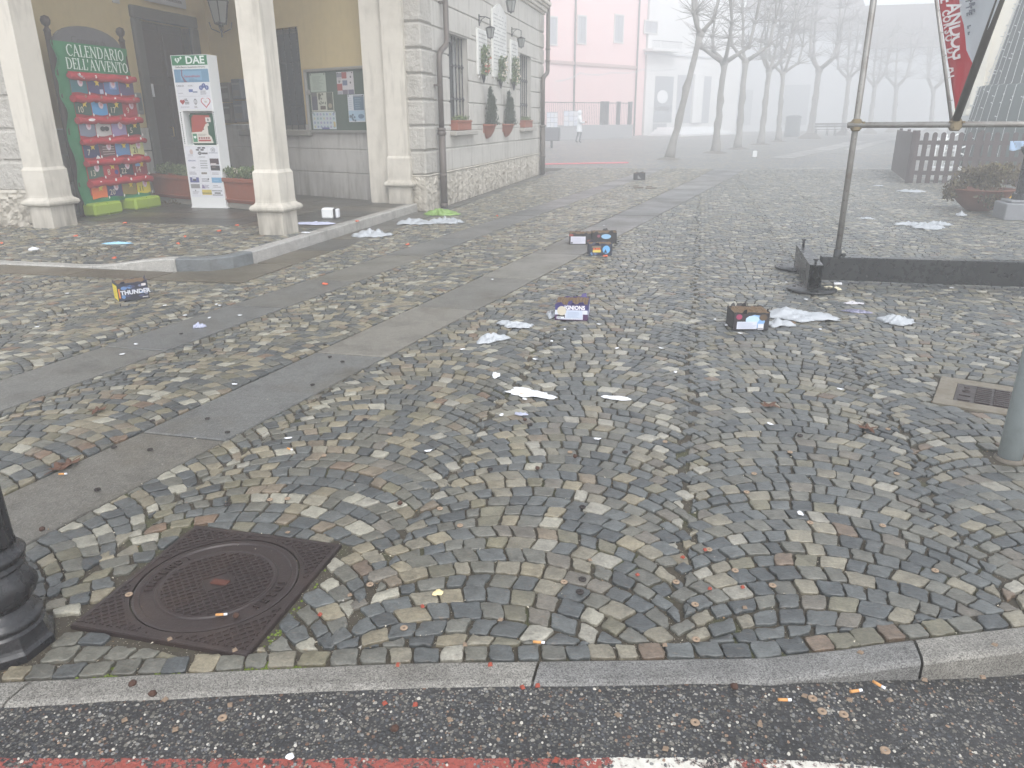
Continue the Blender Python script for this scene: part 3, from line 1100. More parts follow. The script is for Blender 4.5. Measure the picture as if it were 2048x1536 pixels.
# windows of the side wall
for wv in WIN:
    a, b, z0, z1 = wv
    wm = MB()
    wm.box(WX - .33, WX - .27, a - .018, a + .06, z0, z1); wm.box(WX - .33, WX - .27, b - .06, b + .018, z0, z1)
    wm.box(WX - .33, WX - .27, a + .06, b - .06, z1 - .06, z1 + .008); wm.box(WX - .33, WX - .27, a + .06, b - .06, z0 - .005, z0 + .07)
    mid = (a + b) / 2
    wm.box(WX - .33, WX - .265, mid - .035, mid + .035, z0 + .07, z1 - .06)
    win = wm.build('window', plain('window_frame_grey', (188, 190, 190), .5), hall)
    g = MB(); g.box(WX - .315, WX - .3, a + .06, b - .06, z0 + .07, z1 - .06); g.build('glass', M_GLASS, win)
    g = MB(); g.box(WX - .30, WX + .12, a - .07, b + .19, z0 - .085, z0 - .006, bev=.012); g.build('sill', M_GRANITE_P if False else plain('sill_stone', (168, 164, 156), .7, .1, 12, .2), win)
    g = MB()
    nb = 6
    for k in range(nb):
        s = a + .09 + (b - a - .18) * k / (nb - 1)
        g.tube([(WX - .1, s, z0 - .006), (WX - .1, s, z1)], .011, 6)
        for zz in (z0 + .55, z0 + 1.12):
            g.lathe([(.012, -.05), (.022, -.02), (.022, .02), (.012, .05)], 8, (WX - .1, s, zz))
    for zz in (z0 + .55, z0 + 1.12): g.box(WX - .108, WX - .092, a - .01, b + .01, zz - .012, zz + .012)
    g.build('window_bars', M_IRON, win)

# rear wall of the porch (yellow above a grey dado), with the barred window
RH = [(2.04, 3.72, 1.30, 3.02)]
wy, wd = MB(), MB()
wy.M = RM; wd.M = RM
for a, b, z0, z1 in [(-.3, 2.04, 1.40, 6.1), (3.72, 4.9, 1.40, 6.1), (2.04, 3.72, 3.02, 6.1)]: wy.box(a, b, -.25, 0, z0, z1)
for z0, z1 in ((.0, .56), (.575, .965), (.98, 1.30)): wd.box(-.3, 4.9, -.25, .018, z0, z1, bev=.008)
wd.box(-.3, 2.04, -.25, .016, 1.302, 1.395); wd.box(3.72, 4.9, -.25, .016, 1.302, 1.395)
wd.box(-.3, 4.9, -.26, 0.0, 0.1, 1.2)
wy.M = None
# inner side wall, facing the street, with the door opening
DS0, DS1, DZ = 12.22, 13.58, 3.12        # clear opening
for a, b, z0, z1 in [(8.5, DS0, 1.36, 6.1), (DS1, 14.6, 1.36, 6.1), (DS0, DS1, DZ, 6.1)]: wy.box(PX - .3, PX, a, b, z0, z1)
wy.build('yellow_wall', M_YELLOW, hall)
for z0, z1 in ((.0, .56), (.575, .965), (.98, 1.355)):
    wd.M = None
    wd.box(PX - .3, PX + .018, 8.5, DS0, z0, z1, bev=.008); wd.box(PX - .3, PX + .018, DS1, 14.6, z0, z1, bev=.008)
wd.build('dado', M_DADO, hall)
dr = MB()
dr.box(PX - .2, PX - .16, DS0 + .002, (DS0 + DS1) / 2 - .004, .15, DZ - .002); dr.box(PX - .2, PX - .16, (DS0 + DS1) / 2 + .004, DS1 - .002, .15, DZ - .002)
for sA, sB in ((DS0 + .1, (DS0 + DS1) / 2 - .09), ((DS0 + DS1) / 2 + .09, DS1 - .1)):
    for z0, z1 in ((.3, 1.0), (1.12, 2.1), (2.22, 3.0)): dr.box(PX - .161, PX - .135, sA, sB, z0, z1, bev=.02)
door = dr.build('door', M_WOODD, hall)
fr = MB()
fr.box(PX - .25, PX + .07, DS0 - .2, DS0, .12, DZ, bev=.02); fr.box(PX - .25, PX + .07, DS1, DS1 + .22, .12, DZ, bev=.02)
fr.box(PX - .25, PX + .07, DS0 - .2, DS1 + .22, DZ + .002, DZ + .2, bev=.02)
fr.build('door_frame', M_DARKSTONE, door)
hd = MB(); hd.tube([(PX - .158, 12.84, 1.2), (PX - .09, 12.84, 1.2), (PX - .09, 12.84, 1.36), (PX - .158, 12.84, 1.36)], .012, 6)
hd.build('handle', plain('brass', (150, 124, 70), .35, metal=.8), door)
# porch window
pw = MB(); pw.M = RM
for a, b in ((2.042, 2.12), (2.84, 2.92), (3.64, 3.718)): pw.box(a, b, -.22, -.16, 1.302, 3.018)
pw.box(2.12, 2.84, -.22, -.16, 1.302, 1.38); pw.box(2.92, 3.64, -.22, -.16, 1.302, 1.38); pw.box(2.12, 2.84, -.22, -.16, 2.95, 3.018); pw.box(2.92, 3.64, -.22, -.16, 2.95, 3.018)
pwin = pw.build('window', plain('window_frame_brown', (82, 74, 66), .5), hall)
g = MB(); g.M = RM; g.box(2.12, 2.84, -.2, -.19, 1.38, 2.95); g.box(2.92, 3.64, -.2, -.19, 1.38, 2.95); g.build('glass', M_GLASS, pwin)
g = MB(); g.M = RM; g.box(1.86, 3.98, -.16, .11, 1.195, 1.296, bev=.012); g.build('sill', plain('sill_grey', (138, 134, 126), .7, .12, 10, .2), pwin)
g = MB(); g.M = RM
for k in range(9):
    u = 2.16 + k * .18
    g.tube([(u, -.06, 1.3), (u, -.06, 3.018)], .01, 6)
for zz in (1.7, 2.45): g.box(2.042, 3.718, -.067, -.053, zz - .012, zz + .012)
g.build('window_bars', M_IRON, pwin)


def square_lathe(mb, prof, c, hx, hy):
    """square-plan moulded shaft: prof = (outset, z) ; hx, hy half sizes"""
    vs, fs = [], []
    for o_, z in prof:
        for sx, sy in ((-1, -1), (1, -1), (1, 1), (-1, 1)): vs.append((c[0] + sx * (hx + o_), c[1] + sy * (hy + o_), z))
    for i in range(len(prof) - 1):
        for k in range(4):
            fs.append((i * 4 + k, i * 4 + (k + 1) % 4, (i + 1) * 4 + (k + 1) % 4, (i + 1) * 4 + k))
    mb.add(vs, fs, 0, False)


COLP = [(.0, .0), (.0, .40), (.03, .405), (.052, .42), (.06, .44), (.056, .462), (.04, .48), (.02, .492), (.004, .51), (.0, .54), (.0, .86), (-.022, .90), (-.022, 5.4), (.03, 5.45), (.05, 5.51), (.05, 5.61)]
m = MB(); square_lathe(m, COLP, (-5.02, 8.425), .17, .175); m.build('column', M_CREAM, hall)
m = MB(); square_lathe(m, COLP, (-4.83, 12.2), .2, .2); m.build('pilaster', M_CREAM, hall)
m = MB(); square_lathe(m, COLP, (-8.42, 8.5), .17, .2); m.build('pilaster', M_CREAM, hall)
# rusticated front to the left of the porch
m = MB()
for i in range(len(CZ) - 1):
    off = .3 if i % 2 else 0
    for a, b in ((-10.9 - off, -9.6 - off), (-9.59 - off, -8.95), (-8.94, -8.602)) if i % 2 else ((-10.9, -9.3), (-9.29, -8.602)):
        m.box(a, b, 8.38, 8.62, CZ[i] + .012, CZ[i + 1] - .012, bev=.02)
m.box(-13, -8.63, 8.4, 8.68, -.1, 6.2)
m.box(-9.9, -8.5, 8.55, 8.7, -.1, 6.1)
m.build('front_wall', M_QUOIN, hall)
m = MB()
rough_stone(m, (-12.0, 8.39, -.02), (1, 0, 0), (0, -1, 0), 3.42, .62, 21.0, .07)
m.build('stone_base', M_ROCK, hall)
# porch beam, ceiling and the storey above
m = MB()
m.box(-9.6, -4.8, 8.26, 8.6, 5.612, 6.1); m.box(-5.19, -4.85, 8.602, 12.1, 5.612, 6.1)
m.build('porch_beam', M_CREAM, hall)
m = MB()
m.box(-9.9, -4.852, 8.3, 14.7, 6.102, 6.2)
m.build('porch_ceiling', plain('ceiling_white', (232, 230, 224), .8), hall)
m = MB()
m.box(-13, -4.55, 8.32, 12.2, 6.202, 8.0); m.box(-12.9, WX - .37, 12.21, 21.59, 6.202, 8.0)
m.build('upper_storey', M_GREYW, hall)
m = MB(); m.prism([(-13.6, 8.02), (-3.8, 8.02), (-8.7, 11.2)], 7.7, 22.6, axes=((0, 0, 0), (1, 0, 0), (0, 0, 1), (0, 1, 0)))
m.build('roof', plain('roof_tiles', (120, 96, 80), .8, .2, 4, .4, 8), hall)

# downpipes
m = MB(); X = WX + .10
m.tube([(X, 13.15, 7.9), (X, 13.15, 2.74), (X, 13.1, 2.64), (X, 12.84, 2.54), (X, 12.74, 2.47), (X, 12.72, 2.34), (X, 12.72, 1.3)], .047, 10)
m.tube([(X, 12.72, 1.3), (X, 12.72, .0)], .062, 10)
for z, r_ in ((1.30, .072), (1.24, .078), (.55, .066), (.05, .07)): m.lathe([(r_ - .012, -.03), (r_, -.02), (r_, .02), (r_ - .012, .03)], 12, (X, 12.72, z))
for z, y_ in ((3.3, 13.15), (2.0, 12.72)): m.box(WX - .01, X + .02, y_ - .055, y_ + .055, z - .015, z + .015)
m.build('downpipe', M_BROWNP, hall)
m = MB()
m.tube([(X, 22.1, 7.9), (X, 22.1, 2.76), (X, 22.02, 2.68), (X, 21.55, 2.56), (X, 21.46, 2.48), (X, 21.45, 2.36), (X, 21.45, 1.3)], .055, 10)
m.tube([(X, 21.45, 1.3), (X, 21.45, .0)], .072, 10)
for z in (1.3, .5): m.lathe([(.07, -.03), (.085, -.02), (.085, .02), (.07, .03)], 12, (X, 21.45, z))
for z in (3.3, 3.0): m.lathe([(.055, -.03), (.068, -.02), (.068, .02), (.055, .03)], 12, (X, 22.1, z))
m.build('downpipe', M_BROWNP, hall)
# small plate with the house number, the sign over the door, the intercom
m = MB(); m.box(PX, PX + .015, 11.66, 11.82, 3.3, 3.52); m.build('number_plate', plain('plate_grey', (186, 186, 182), .5), hall)
M_INK = plain('dark_ink', (58, 60, 66), .6)
m = MB(); m.box(PX + .071, PX + .09, 12.36, 13.48, 3.42, 3.66)
sg = m.build('name_sign', plain('sign_grey', (178, 180, 184), .5), hall)
m = MB(); m.text('Ufficio di Promozione', (PX + .091, 12.92, 3.52), (0, 1, 0), (0, 0, 1), .1, depth=.003); m.build('lettering', M_INK, sg)
m = MB(); m.box(PX + .018, PX + .05, 11.78, 11.95, 1.58, 1.93, bev=.008)
ic = m.build('intercom', plain('intercom_metal', (150, 150, 146), .4, metal=.4), hall)
m = MB(); m.box(PX + .051, PX + .056, 11.82, 11.91, 1.64, 1.85); m.box(PX + .0565, PX + .06, 11.845, 11.885, 1.79, 1.82); m.build('button_panel', plain('panel_dark', (86, 88, 88), .5), ic)
m = MB(); m.box(PX - .13, PX - .128, 12.3, 12.52, 1.88, 2.1); m.build('door_notice', M_PAPER, door)

# letter boxes on the rear wall
for i, (u0, u1, z0, z1) in enumerate(((3.98, 3.70, 1.86, 2.22), (4.0, 3.70, 1.45, 1.83), (4.42, 4.08, 1.82, 2.17), (4.5, 4.1, 1.43, 1.80))):
    c = plain('letterbox_bluegrey', (104, 108, 116), .5) if i < 2 else plain('letterbox_brown', (92, 86, 78), .5)
    t = thing('letter_box', ['blue grey letter box, upper one beside the column on the rear wall', 'blue grey letter box, lower one beside the column on the rear wall',
                             'brown letter box behind the white totem, upper one', 'brown letter box behind the white totem, lower one'][i], 'letter box', tuple(RM @ Vector(((u0 + u1) / 2, .1, z0))), 'letter boxes on the porch wall')
    m = MB(); m.M = RM; m.box(u1, u0, .02, .14, z0, z1, bev=.012); m.build('box_body', c, t)
    m = MB(); m.M = RM; m.box(u1 + .03, u0 - .03, .141, .15, z1 - .1, z1 - .07); m.build('letter_slot', plain('slot_steel', (140, 140, 138), .4, metal=.4), t)
    m = MB(); m.M = RM; m.box(u1 + .04, u0 - .04, .141, .147, z0 + .06, z0 + .16, bev=.003); m.build('name_plate', plain('slot_grey', (118, 116, 110), .5), t)


def foliage(mb, pts, n, size, rnd, mat=0, up=.3, asp=.45):
    """many small leaves around given blobs (center, (rx,ry,rz))"""
    for _ in range(n):
        c, rd = rnd.choice(pts)
        while True:
            d = Vector((rnd.uniform(-1, 1), rnd.uniform(-1, 1), rnd.uniform(-1, 1)))
            if d.length < 1: break
        d = d * (.55 + .45 * rnd.random())
        p = Vector(c) + Vector((d.x * rd[0], d.y * rd[1], d.z * rd[2]))
        a = Vector((rnd.gauss(0, 1), rnd.gauss(0, 1), rnd.gauss(0, 1) + up * 2)).normalized()
        b = a.orthogonal().normalized()
        b = (Matrix.Rotation(rnd.uniform(0, 6.28), 3, a) @ b)
        s = size * rnd.uniform(.6, 1.3)
        k = a.cross(b) * s * .12
        mb.add([tuple(p), tuple(p + a * s * .5 + b * s * asp * .5 + k), tuple(p + a * s), tuple(p + a * s * .5 - b * s * asp * .5 + k)], [(0, 1, 2, 3)], mat, False)


# flower boxes on the sills
rf = random.Random(21)
for (s0, s1, z, lab) in ((13.62, 14.52, 1.272, 'terracotta flower box on the sill of the window beside the drainpipe'), (19.2, 20.1, 1.272, 'terracotta flower box on the far window sill of the side wall')):
    t = thing('flower_box', lab, 'flower box', (WX, (s0 + s1) / 2, z), 'flower boxes on the window sills')
    m = MB(); m.box(WX - .06, WX + .1, s0, s1, z, z + .17, bev=.012); m.box(WX - .07, WX + .115, s0 - .015, s1 + .015, z + .145, z + .175, bev=.006); m.build('trough', M_TERRA, t)
    m = MB(); foliage(m, [((WX + .02, s0 + .1 + (s1 - s0 - .2) * k / 6, z + .2), (.08, .1, .06)) for k in range(7)], 240, .05, rf); m.build('plants', M_GREENLEAF, t)
# half-round wall pots with little cypresses
for (s, zt, hgt, lab) in ((15.93, 1.36, .62, 'dark cypress in a half round terracotta wall pot, with a forked top'), (17.55, 1.36, .6, 'dark cypress in a half round terracotta wall pot, near the far window')):
    t = thing('wall_pot', lab, 'wall pot', (WX, s, 1.08), 'wall pots with cypresses')
    m = MB()
    prof = [(.03, 1.085), (.09, 1.12), (.16, 1.22), (.20, 1.33), (.215, 1.335), (.22, 1.365), (.2, 1.37), (.16, 1.34)]
    m.lathe(prof, 16, (WX + .005, s, 0), 0, True, -math.pi / 2, math.pi / 2, sx=.95, sy=1.25)
    m.box(WX + .001, WX + .012, s - .25, s + .25, 1.2, 1.36)
    m.build('pot', M_TERRA, t)
    m = MB()
    blobs = [((WX + .12, s - .09, zt + .02 + hgt * k / 7), (.15 * (1 - .1 * k), .17 * (1 - .1 * k), .09)) for k in range(8)]
    blobs += [((WX + .13, s + .11, zt + .02 + hgt * .78 * k / 6), (.15 * (1 - .11 * k), .15 * (1 - .11 * k), .09)) for k in range(7)]
    foliage(m, blobs, 2600, .05, rf, 0, 1.2, .28); m.build('shrub', M_DARKLEAF, t)
# bouquets in small wall vases
M_FLOWER = plain('pale_flower', (218, 206, 190), .7); M_PINKF = plain('pink_flower', (190, 120, 104), .7)
for (s, z, h, lab) in ((15.55, 2.22, .5, 'bouquet with pinkish blooms hanging below the left plaque'), (16.93, 2.16, .46, 'loose green bouquet hanging below the tall middle plaque'), (18.15, 2.16, .54, 'green bouquet hanging below the right plaque')):
    t = thing('bouquet', lab, 'bouquet', (WX, s, z), 'bouquets under the plaques')
    m = MB(); m.lathe([(.012, z - .06), (.03, z), (.05, z + .1), (.055, z + .13)], 10, (WX + .07, s, 0)); m.tube([(WX, s, z + .1), (WX + .07, s, z + .1)], .008, 6); m.build('vase', M_IRON, t)
    m = MB()
    foliage(m, [((WX + .1, s, z + .12 + h * k / 6), (.12, .2 * (1.1 - .11 * k), .08)) for k in range(6)], 420, .07, rf)
    m.build('greenery', M_GREENLEAF, t)
    m = MB()
    for k in range(16): m.sphere((WX + .14 + rf.uniform(0, .06), s + rf.uniform(-.14, .14), z + .12 + rf.random() * h), .022, 6, 0 if rf.random() < .6 else 1)
    m.build('blossoms', [M_PINKF if s < 16 else M_FLOWER, M_FLOWER], t)
# marble plaques
M_MARBLE = plain('marble', (226, 226, 222), .35, .06, 3, dirt=(206, 206, 202)); M_LETTER = plain('carved_letters', (176, 176, 174), .6)
for (a, b, z0, z1, nl, lab) in ((15.3, 15.98, 2.30, 3.14, 9, 'pale marble plaque on the side wall, shorter one next to the first window'), (16.45, 17.62, 2.32, 3.62, 16, 'tall pale marble plaque with a shaped top on the side wall'), (18.04, 18.72, 2.34, 3.18, 9, 'pale marble plaque on the side wall, shorter one next to the far window')):
    t = thing('memorial_plaque', lab, 'plaque', (WX, (a + b) / 2, z0), 'memorial plaques on the side wall')
    m = MB()
    if nl > 10:
        mid = (a + b) / 2
        m.prism([(a, z0), (b, z0), (b, z1), (b - .12, z1 + .02), (mid + .25, z1 + .1), (mid, z1 + .16), (mid - .25, z1 + .1), (a + .12, z1 + .02), (a, z1)], 0, .045, axes=((WX - .01, 0, 0), (0, 1, 0), (0, 0, 1), (1, 0, 0)))
    else: m.box(WX - .01, WX + .035, a, b, z0, z1, bev=.008)
    for sx in (a + .08, b - .08): m.lathe([(.015, -.03), (.02, 0), (.012, .02)], 8, (WX + .02, sx, z0 - .03))
    m.build('slab', M_MARBLE, t)
    m = MB()
    for i in range(nl):
        z = z1 - .09 - (z1 - z0 - .16) * i / nl
        x = a + .07
        while x < b - .1:
            L = rf.uniform(.04, .14)
            if rf.random() < .85: m.box(WX + .036, WX + .0375, x, min(b - .06, x + L), z - .012, z + .012)
            x += L + .03
    m.build('lettering', M_LETTER, t)


def lantern(root, c, s, mat, glass):
    x, y, z = c
    m = MB()
    m.lathe([(.012, 1.28), (.03, 1.25), (.02, 1.2), (.05, 1.16), (.47, .98), (.5, .96), (.5, .93)], 6, (0, 0, 0), 0, False)
    m.v = [(x + p[0] * s, y + p[1] * s, z + p[2] * s) for p in m.v]
    m.build('lantern_cap', mat, root)
    m = MB()
    for k in range(6):
        an = math.pi * k / 3
        m.tube([(x + .45 * s * math.cos(an), y + .45 * s * math.sin(an), z + .93 * s), (x + .27 * s * math.cos(an), y + .27 * s * math.sin(an), z + .08 * s)], .022 * s + .002, 5)
    m.lathe([(.01 * s, -.12 * s), (.05 * s, -.06 * s), (.1 * s, .0), (.3 * s, .04 * s), (.3 * s, .09 * s), (.02 * s, .09 * s)], 6, (x, y, z), 0, False)
    m.build('lantern_frame', mat, root)
    m = MB(); m.lathe([(.25 * s, .09 * s), (.42 * s, .92 * s)], 6, (x, y, z), 0, False); m.build('lantern_glass', glass, root)


M_LGLASS = plain('lantern_glass', (150, 152, 150), .2, .1, 8)
for (s, zb, dx, sc, lab) in ((15.62, 2.97, .2, .2, 'small black wall lantern above the left plaque'), (17.2, 3.62, .24, .24, 'black wall lantern above the tall middle plaque, highest of the three'), (18.35, 3.03, .2, .2, 'small black wall lantern above the right plaque')):
    t = thing('wall_lantern', lab, 'wall lantern', (WX, s, zb), 'wall lanterns above the plaques')
    lantern(t, (WX + dx, s, zb), sc, M_IRON, M_LGLASS)
    m = MB()
    zt = zb + sc * 1.28
    m.tube([(WX + dx, s, zt), (WX + dx, s, zt + .1), (WX + dx * .6, s - .05, zt + .13), (WX + .012, s - .09, zt + .13)], .01, 6)
    m.tube([(WX + .012, s - .09, zt + .0), (WX + .05, s - .08, zt + .08), (WX + dx * .6, s - .05, zt + .13)], .007, 6)
    m.box(WX - .005, WX + .012, s - .12, s - .06, zt - .03, zt + .17)
    m.build('bracket', M_IRON, t)
pl = RM @ Vector((3.72, .38, 3.12))
t = thing('porch_lantern', 'large iron lantern on a scrolled bracket inside the porch', 'wall lantern', tuple(pl))
lantern(t, tuple(pl), .42, M_IRON, M_LGLASS)
m = MB()
for k in range(4):
    an = math.pi * k / 2 + .4
    m.tube([tuple(pl + Vector((.2 * math.cos(an), .2 * math.sin(an), .05))), tuple(pl + Vector((.17 * math.cos(an), .17 * math.sin(an), -.06))), tuple(pl + Vector((.03 * math.cos(an), .03 * math.sin(an), -.12)))], .009, 6)
m.tube([tuple(pl + Vector((0, 0, -.2))), tuple(pl + Vector((0, 0, -.04)))], .014, 6)
pts = []
for k in range(12):
    a_ = k / 11
    pts.append(tuple(RM @ Vector((3.72 + .28 * math.sin(a_ * 3.1), .38 - .38 * a_, 3.74 - .3 * a_ * (1 - a_) * 2))))
m.tube([tuple(pl + Vector((0, 0, .54))), tuple(pl + Vector((0, 0, .64)))] + pts, .011, 6)
m.build('bracket', M_IRON, t)

# ------------------------------------------------------------------ more helpers for placing things the photo shows
def proj(p):
    d = Vector(p) - Vector((0, 0, CAM_H))
    cy, sy = math.cos(-YAW), math.sin(-YAW)
    x, y, z = d.x * cy - d.y * sy, d.x * sy + d.y * cy, d.z
    yc = y * math.sin(PITCH) + z * math.cos(PITCH); zc = y * math.cos(PITCH) - z * math.sin(PITCH)
    u, v = x / zc, yc / zc
    c, s = math.cos(ROLL), math.sin(ROLL)
    return 1024 + 1490 * (c * u - s * v), 768 - 1490 * (s * u + c * v)


def zat(base, py):
    lo, hi = base[2], base[2] + 30
    for _ in range(40):
        m_ = (lo + hi) / 2
        if proj((base[0], base[1], m_))[1] > py: lo = m_
        else: hi = m_
    return lo


def onwall(A, B, px, py):
    """where a sight line meets the upright plane through A and B: (metres along from A, height)"""
    A, B = Vector((A[0], A[1], 0)), Vector((B[0], B[1], 0))
    u = (B - A).normalized(); n = Vector((u.y, -u.x, 0))
    d = camray(px, py)
    k = A.dot(n) / (d.x * n.x + d.y * n.y)
    q = Vector((d.x * k, d.y * k, 0)) - A
    return q.dot(u), CAM_H + d.z * k


def frame_of(A, B):
    """matrix: local x from A to B, local y towards the camera, z up"""
    A, B = Vector((A[0], A[1], 0)), Vector((B[0], B[1], 0))
    u = (B - A).normalized(); n = Vector((u.y, -u.x, 0))
    if n.dot(-A) < 0: n = -n
    return Matrix(((u.x, n.x, 0, A.x), (u.y, n.y, 0, A.y), (0, 0, 1, 0), (0, 0, 0, 1)))


def place(px, py, yaw, z=0.0):
    p = G(px, py, z)
    return Matrix.Translation(p) @ Matrix.Rotation(yaw, 4, 'Z')


C_ = {}


def col(r, g, b, rough=.6):
    k = (r, g, b)
    if k not in C_: C_[k] = plain('tint_%d_%d_%d' % k, k, rough, .08, 30)
    return C_[k]


class Art:
    """flat coloured shapes on a face, kept as one mesh with several materials"""
    def __init__(self, o, right, up, lift=.0008):
        self.o, self.r, self.u = Vector(o), Vector(right).normalized(), Vector(up).normalized()
        self.n = self.r.cross(self.u)
        self.mb, self.mats, self.lift, self.l = MB(), [], lift, 1

    def mi(self, c):
        m = c if not isinstance(c, tuple) else col(*c)
        if m not in self.mats: self.mats.append(m)
        return self.mats.index(m)

    def at(self, x, y, k=None): return self.o + self.r * x + self.u * y + self.n * self.lift * (self.l if k is None else k)

    def rect(self, x0, y0, x1, y1, c, layer=1):
        self.l = layer
        self.mb.quad(self.at(x0, y0), self.r * (x1 - x0), self.u * (y1 - y0), self.mi(c), self.lift * .6)

    def poly(self, pts, c, layer=1):
        self.l = layer
        self.mb.prism(pts, 0, self.lift * .6, self.mi(c), axes=(self.o + self.n * self.lift * layer, self.r, self.u, self.n))

    def disc(self, x, y, rx, ry, c, layer=1, n=14):
        self.poly([(x + rx * math.cos(6.2832 * i / n), y + ry * math.sin(6.2832 * i / n)) for i in range(n)], c, layer)

    def text(self, s, x, y, size, c, layer=2, align='CENTER', squeeze=1.0, bold=0.0):
        self.l = layer
        self.mb.text(s, self.at(x, y), self.r, self.u, size, self.mi(c), self.lift * .8, align, squeeze, bold)

    def lines(self, x0, y0, x1, y1, n, c, layer=2, rnd=None, fill=.5):
        rnd = rnd or random.Random(1)
        for i in range(n):
            y = y1 - (y1 - y0) * (i + .5) / n
            h = (y1 - y0) / n * fill * .5
            self.rect(x0, y - h, x0 + (x1 - x0) * rnd.uniform(.6, 1), y + h, c, layer)

    def heart(self, x, y, s, c, layer=2):
        pts = []
        for i in range(28):
            t = 6.2832 * i / 28
            pts.append((x + s * .0625 * 16 * math.sin(t) ** 3 * .5, y + s * .03125 * (13 * math.cos(t) - 5 * math.cos(2 * t) - 2 * math.cos(3 * t) - math.cos(4 * t))))
        self.poly(pts[::-1], c, layer)

    def star(self, x, y, s, c, layer=2):
        self.poly([(x + s * (1 if i % 2 == 0 else .45) * math.sin(math.pi * i / 5), y + s * (1 if i % 2 == 0 else .45) * math.cos(math.pi * i / 5)) for i in range(10)][::-1], c, layer)

    def build(self, name, parent): return self.mb.build(name, self.mats, parent)


SERIF = {  # simple roman capitals: strokes (x0,y0,x1,y1,weight) on a unit cell, serifs added at stem ends
    'C': (.72, [(.68, .82, .5, .97, .05), (.5, .97, .3, .95, .07), (.3, .95, .1, .75, .1), (.1, .75, .06, .5, .13), (.06, .5, .1, .25, .13), (.1, .25, .3, .05, .1), (.3, .05, .5, .03, .07), (.5, .03, .68, .18, .05), (.68, .95, .68, .72, .06)]),
    'A': (.78, [(.36, 1, .06, 0, .06), (.36, 1, .68, 0, .13), (.17, .34, .57, .34, .06), (-.02, .02, .16, .02, .05), (.56, .02, .8, .02, .05)]),
    'L': (.62, [(.14, 1, .14, 0, .13), (.02, .98, .28, .98, .05), (.02, .02, .55, .02, .05), (.55, 0, .58, .24, .06)]),
    'E': (.62, [(.14, 1, .14, 0, .13), (.02, .97, .54, .97, .06), (.02, .03, .56, .03, .06), (.14, .52, .42, .52, .06), (.54, .98, .54, .78, .05), (.57, .02, .58, .24, .05), (.42, .62, .42, .42, .05)]),
    'N': (.84, [(.1, 1, .1, 0, .06), (.1, 1, .68, 0, .13), (.68, 1, .68, 0, .06), (0, .98, .16, .98, .05), (.0, .02, .2, .02, .05), (.57, .98, .8, .98, .05)]),
    'D': (.78, [(.14, 1, .14, 0, .13), (.02, .97, .4, .97, .06), (.02, .03, .4, .03, .06), (.4, .97, .6, .85, .08), (.6, .85, .7, .5, .13), (.7, .5, .6, .15, .13), (.6, .15, .4, .03, .08)]),
    'R': (.74, [(.14, 1, .14, 0, .13), (.02, .97, .4, .97, .06), (.4, .97, .57, .77, .11), (.57, .77, .4, .53, .1), (.14, .52, .4, .52, .06), (.36, .52, .64, .03, .12), (.02, .02, .28, .02, .05), (.56, .02, .74, .02, .05)]),
    'I': (.34, [(.15, 1, .15, 0, .13), (.02, .98, .28, .98, .05), (.02, .02, .28, .02, .05)]),
    'O': (.82, [(.38, .98, .14, .82, .09), (.14, .82, .06, .5, .13), (.06, .5, .14, .18, .13), (.14, .18, .38, .02, .09), (.38, .02, .62, .18, .09), (.62, .18, .7, .5, .13), (.7, .5, .62, .82, .13), (.62, .82, .38, .98, .09)]),
    'V': (.74, [(.06, 1, .36, 0, .13), (.66, 1, .36, 0, .06), (-.04, .98, .2, .98, .05), (.55, .98, .76, .98, .05)]),
    'T': (.68, [(.32, 1, .32, 0, .13), (.0, .97, .64, .97, .06), (.02, .97, .0, .76, .05), (.62, .97, .64, .76, .05), (.2, .02, .44, .02, .05)]),
    "'": (.2, [(.06, 1, .04, .74, .1)]),
}


def serif_text(art, s, x0, x1, y0, h, c, layer=2):
    tot = sum(SERIF[ch][0] + .06 for ch in s) - .06
    k = (x1 - x0) / tot
    x = x0
    for ch in s:
        wd_, st = SERIF[ch]
        for (a, b, c_, d, wt) in st:
            p, q = Vector((x + a * k, y0 + b * h)), Vector((x + c_ * k, y0 + d * h))
            t = (q - p)
            if t.length < 1e-6: continue
            t.normalize(); n = Vector((-t.y, t.x)) * wt * h * .5
            p = p - t * wt * h * .15; q = q + t * wt * h * .15
            art.poly([tuple(p - n), tuple(q - n), tuple(q + n), tuple(p + n)], c, layer)
        x += (wd_ + .06) * k


# ------------------------------------------------------------------ wooden notice stand carrying the advent calendar
CX = -8.8
t = thing('notice_stand', 'dark wooden notice stand with round topped posts and an arched header, behind the green calendar', 'notice stand', (CX, 10.15, .13))
for s in (9.43, 10.86):
    m = MB(); m.tube([(CX - .02, s, .13), (CX - .02, s, 2.62)], .042, 10)
    m.lathe([(.042, 2.62), (.05, 2.64), (.03, 2.67), (.025, 2.69), (.055, 2.72), (.066, 2.765), (.05, 2.81), (.001, 2.83)], 12, (CX - .02, s, 0))
    m.build('post', M_WOODD, t)
pts = [(9.48, 2.3), (10.81, 2.3), (10.81, 2.49)] + [(10.145 + .665 * math.cos(math.pi * k / 14), 2.49 + .27 * math.sin(math.pi * k / 14)) for k in range(1, 14)] + [(9.48, 2.49)]
M_HEAD = plain('slate_header', (92, 90, 92), .6, .12, 9)
m = MB(); m.prism(pts, -.04, -.005, axes=((CX, 0, 0), (0, 1, 0), (0, 0, 1), (1, 0, 0)))
hd_ = m.build('header_board', M_HEAD, t)
a = Art((CX - .005, 9.48, 0), (0, 1, 0), (0, 0, 1), .002)
a.text('Comune di', .66, 2.555, .15, (70, 66, 66)); a.build('lettering', hd_)
m = MB(); m.box(CX - .05, CX - .02, 9.48, 10.81, .5, 2.3); m.build('panel', M_WOODD, t)

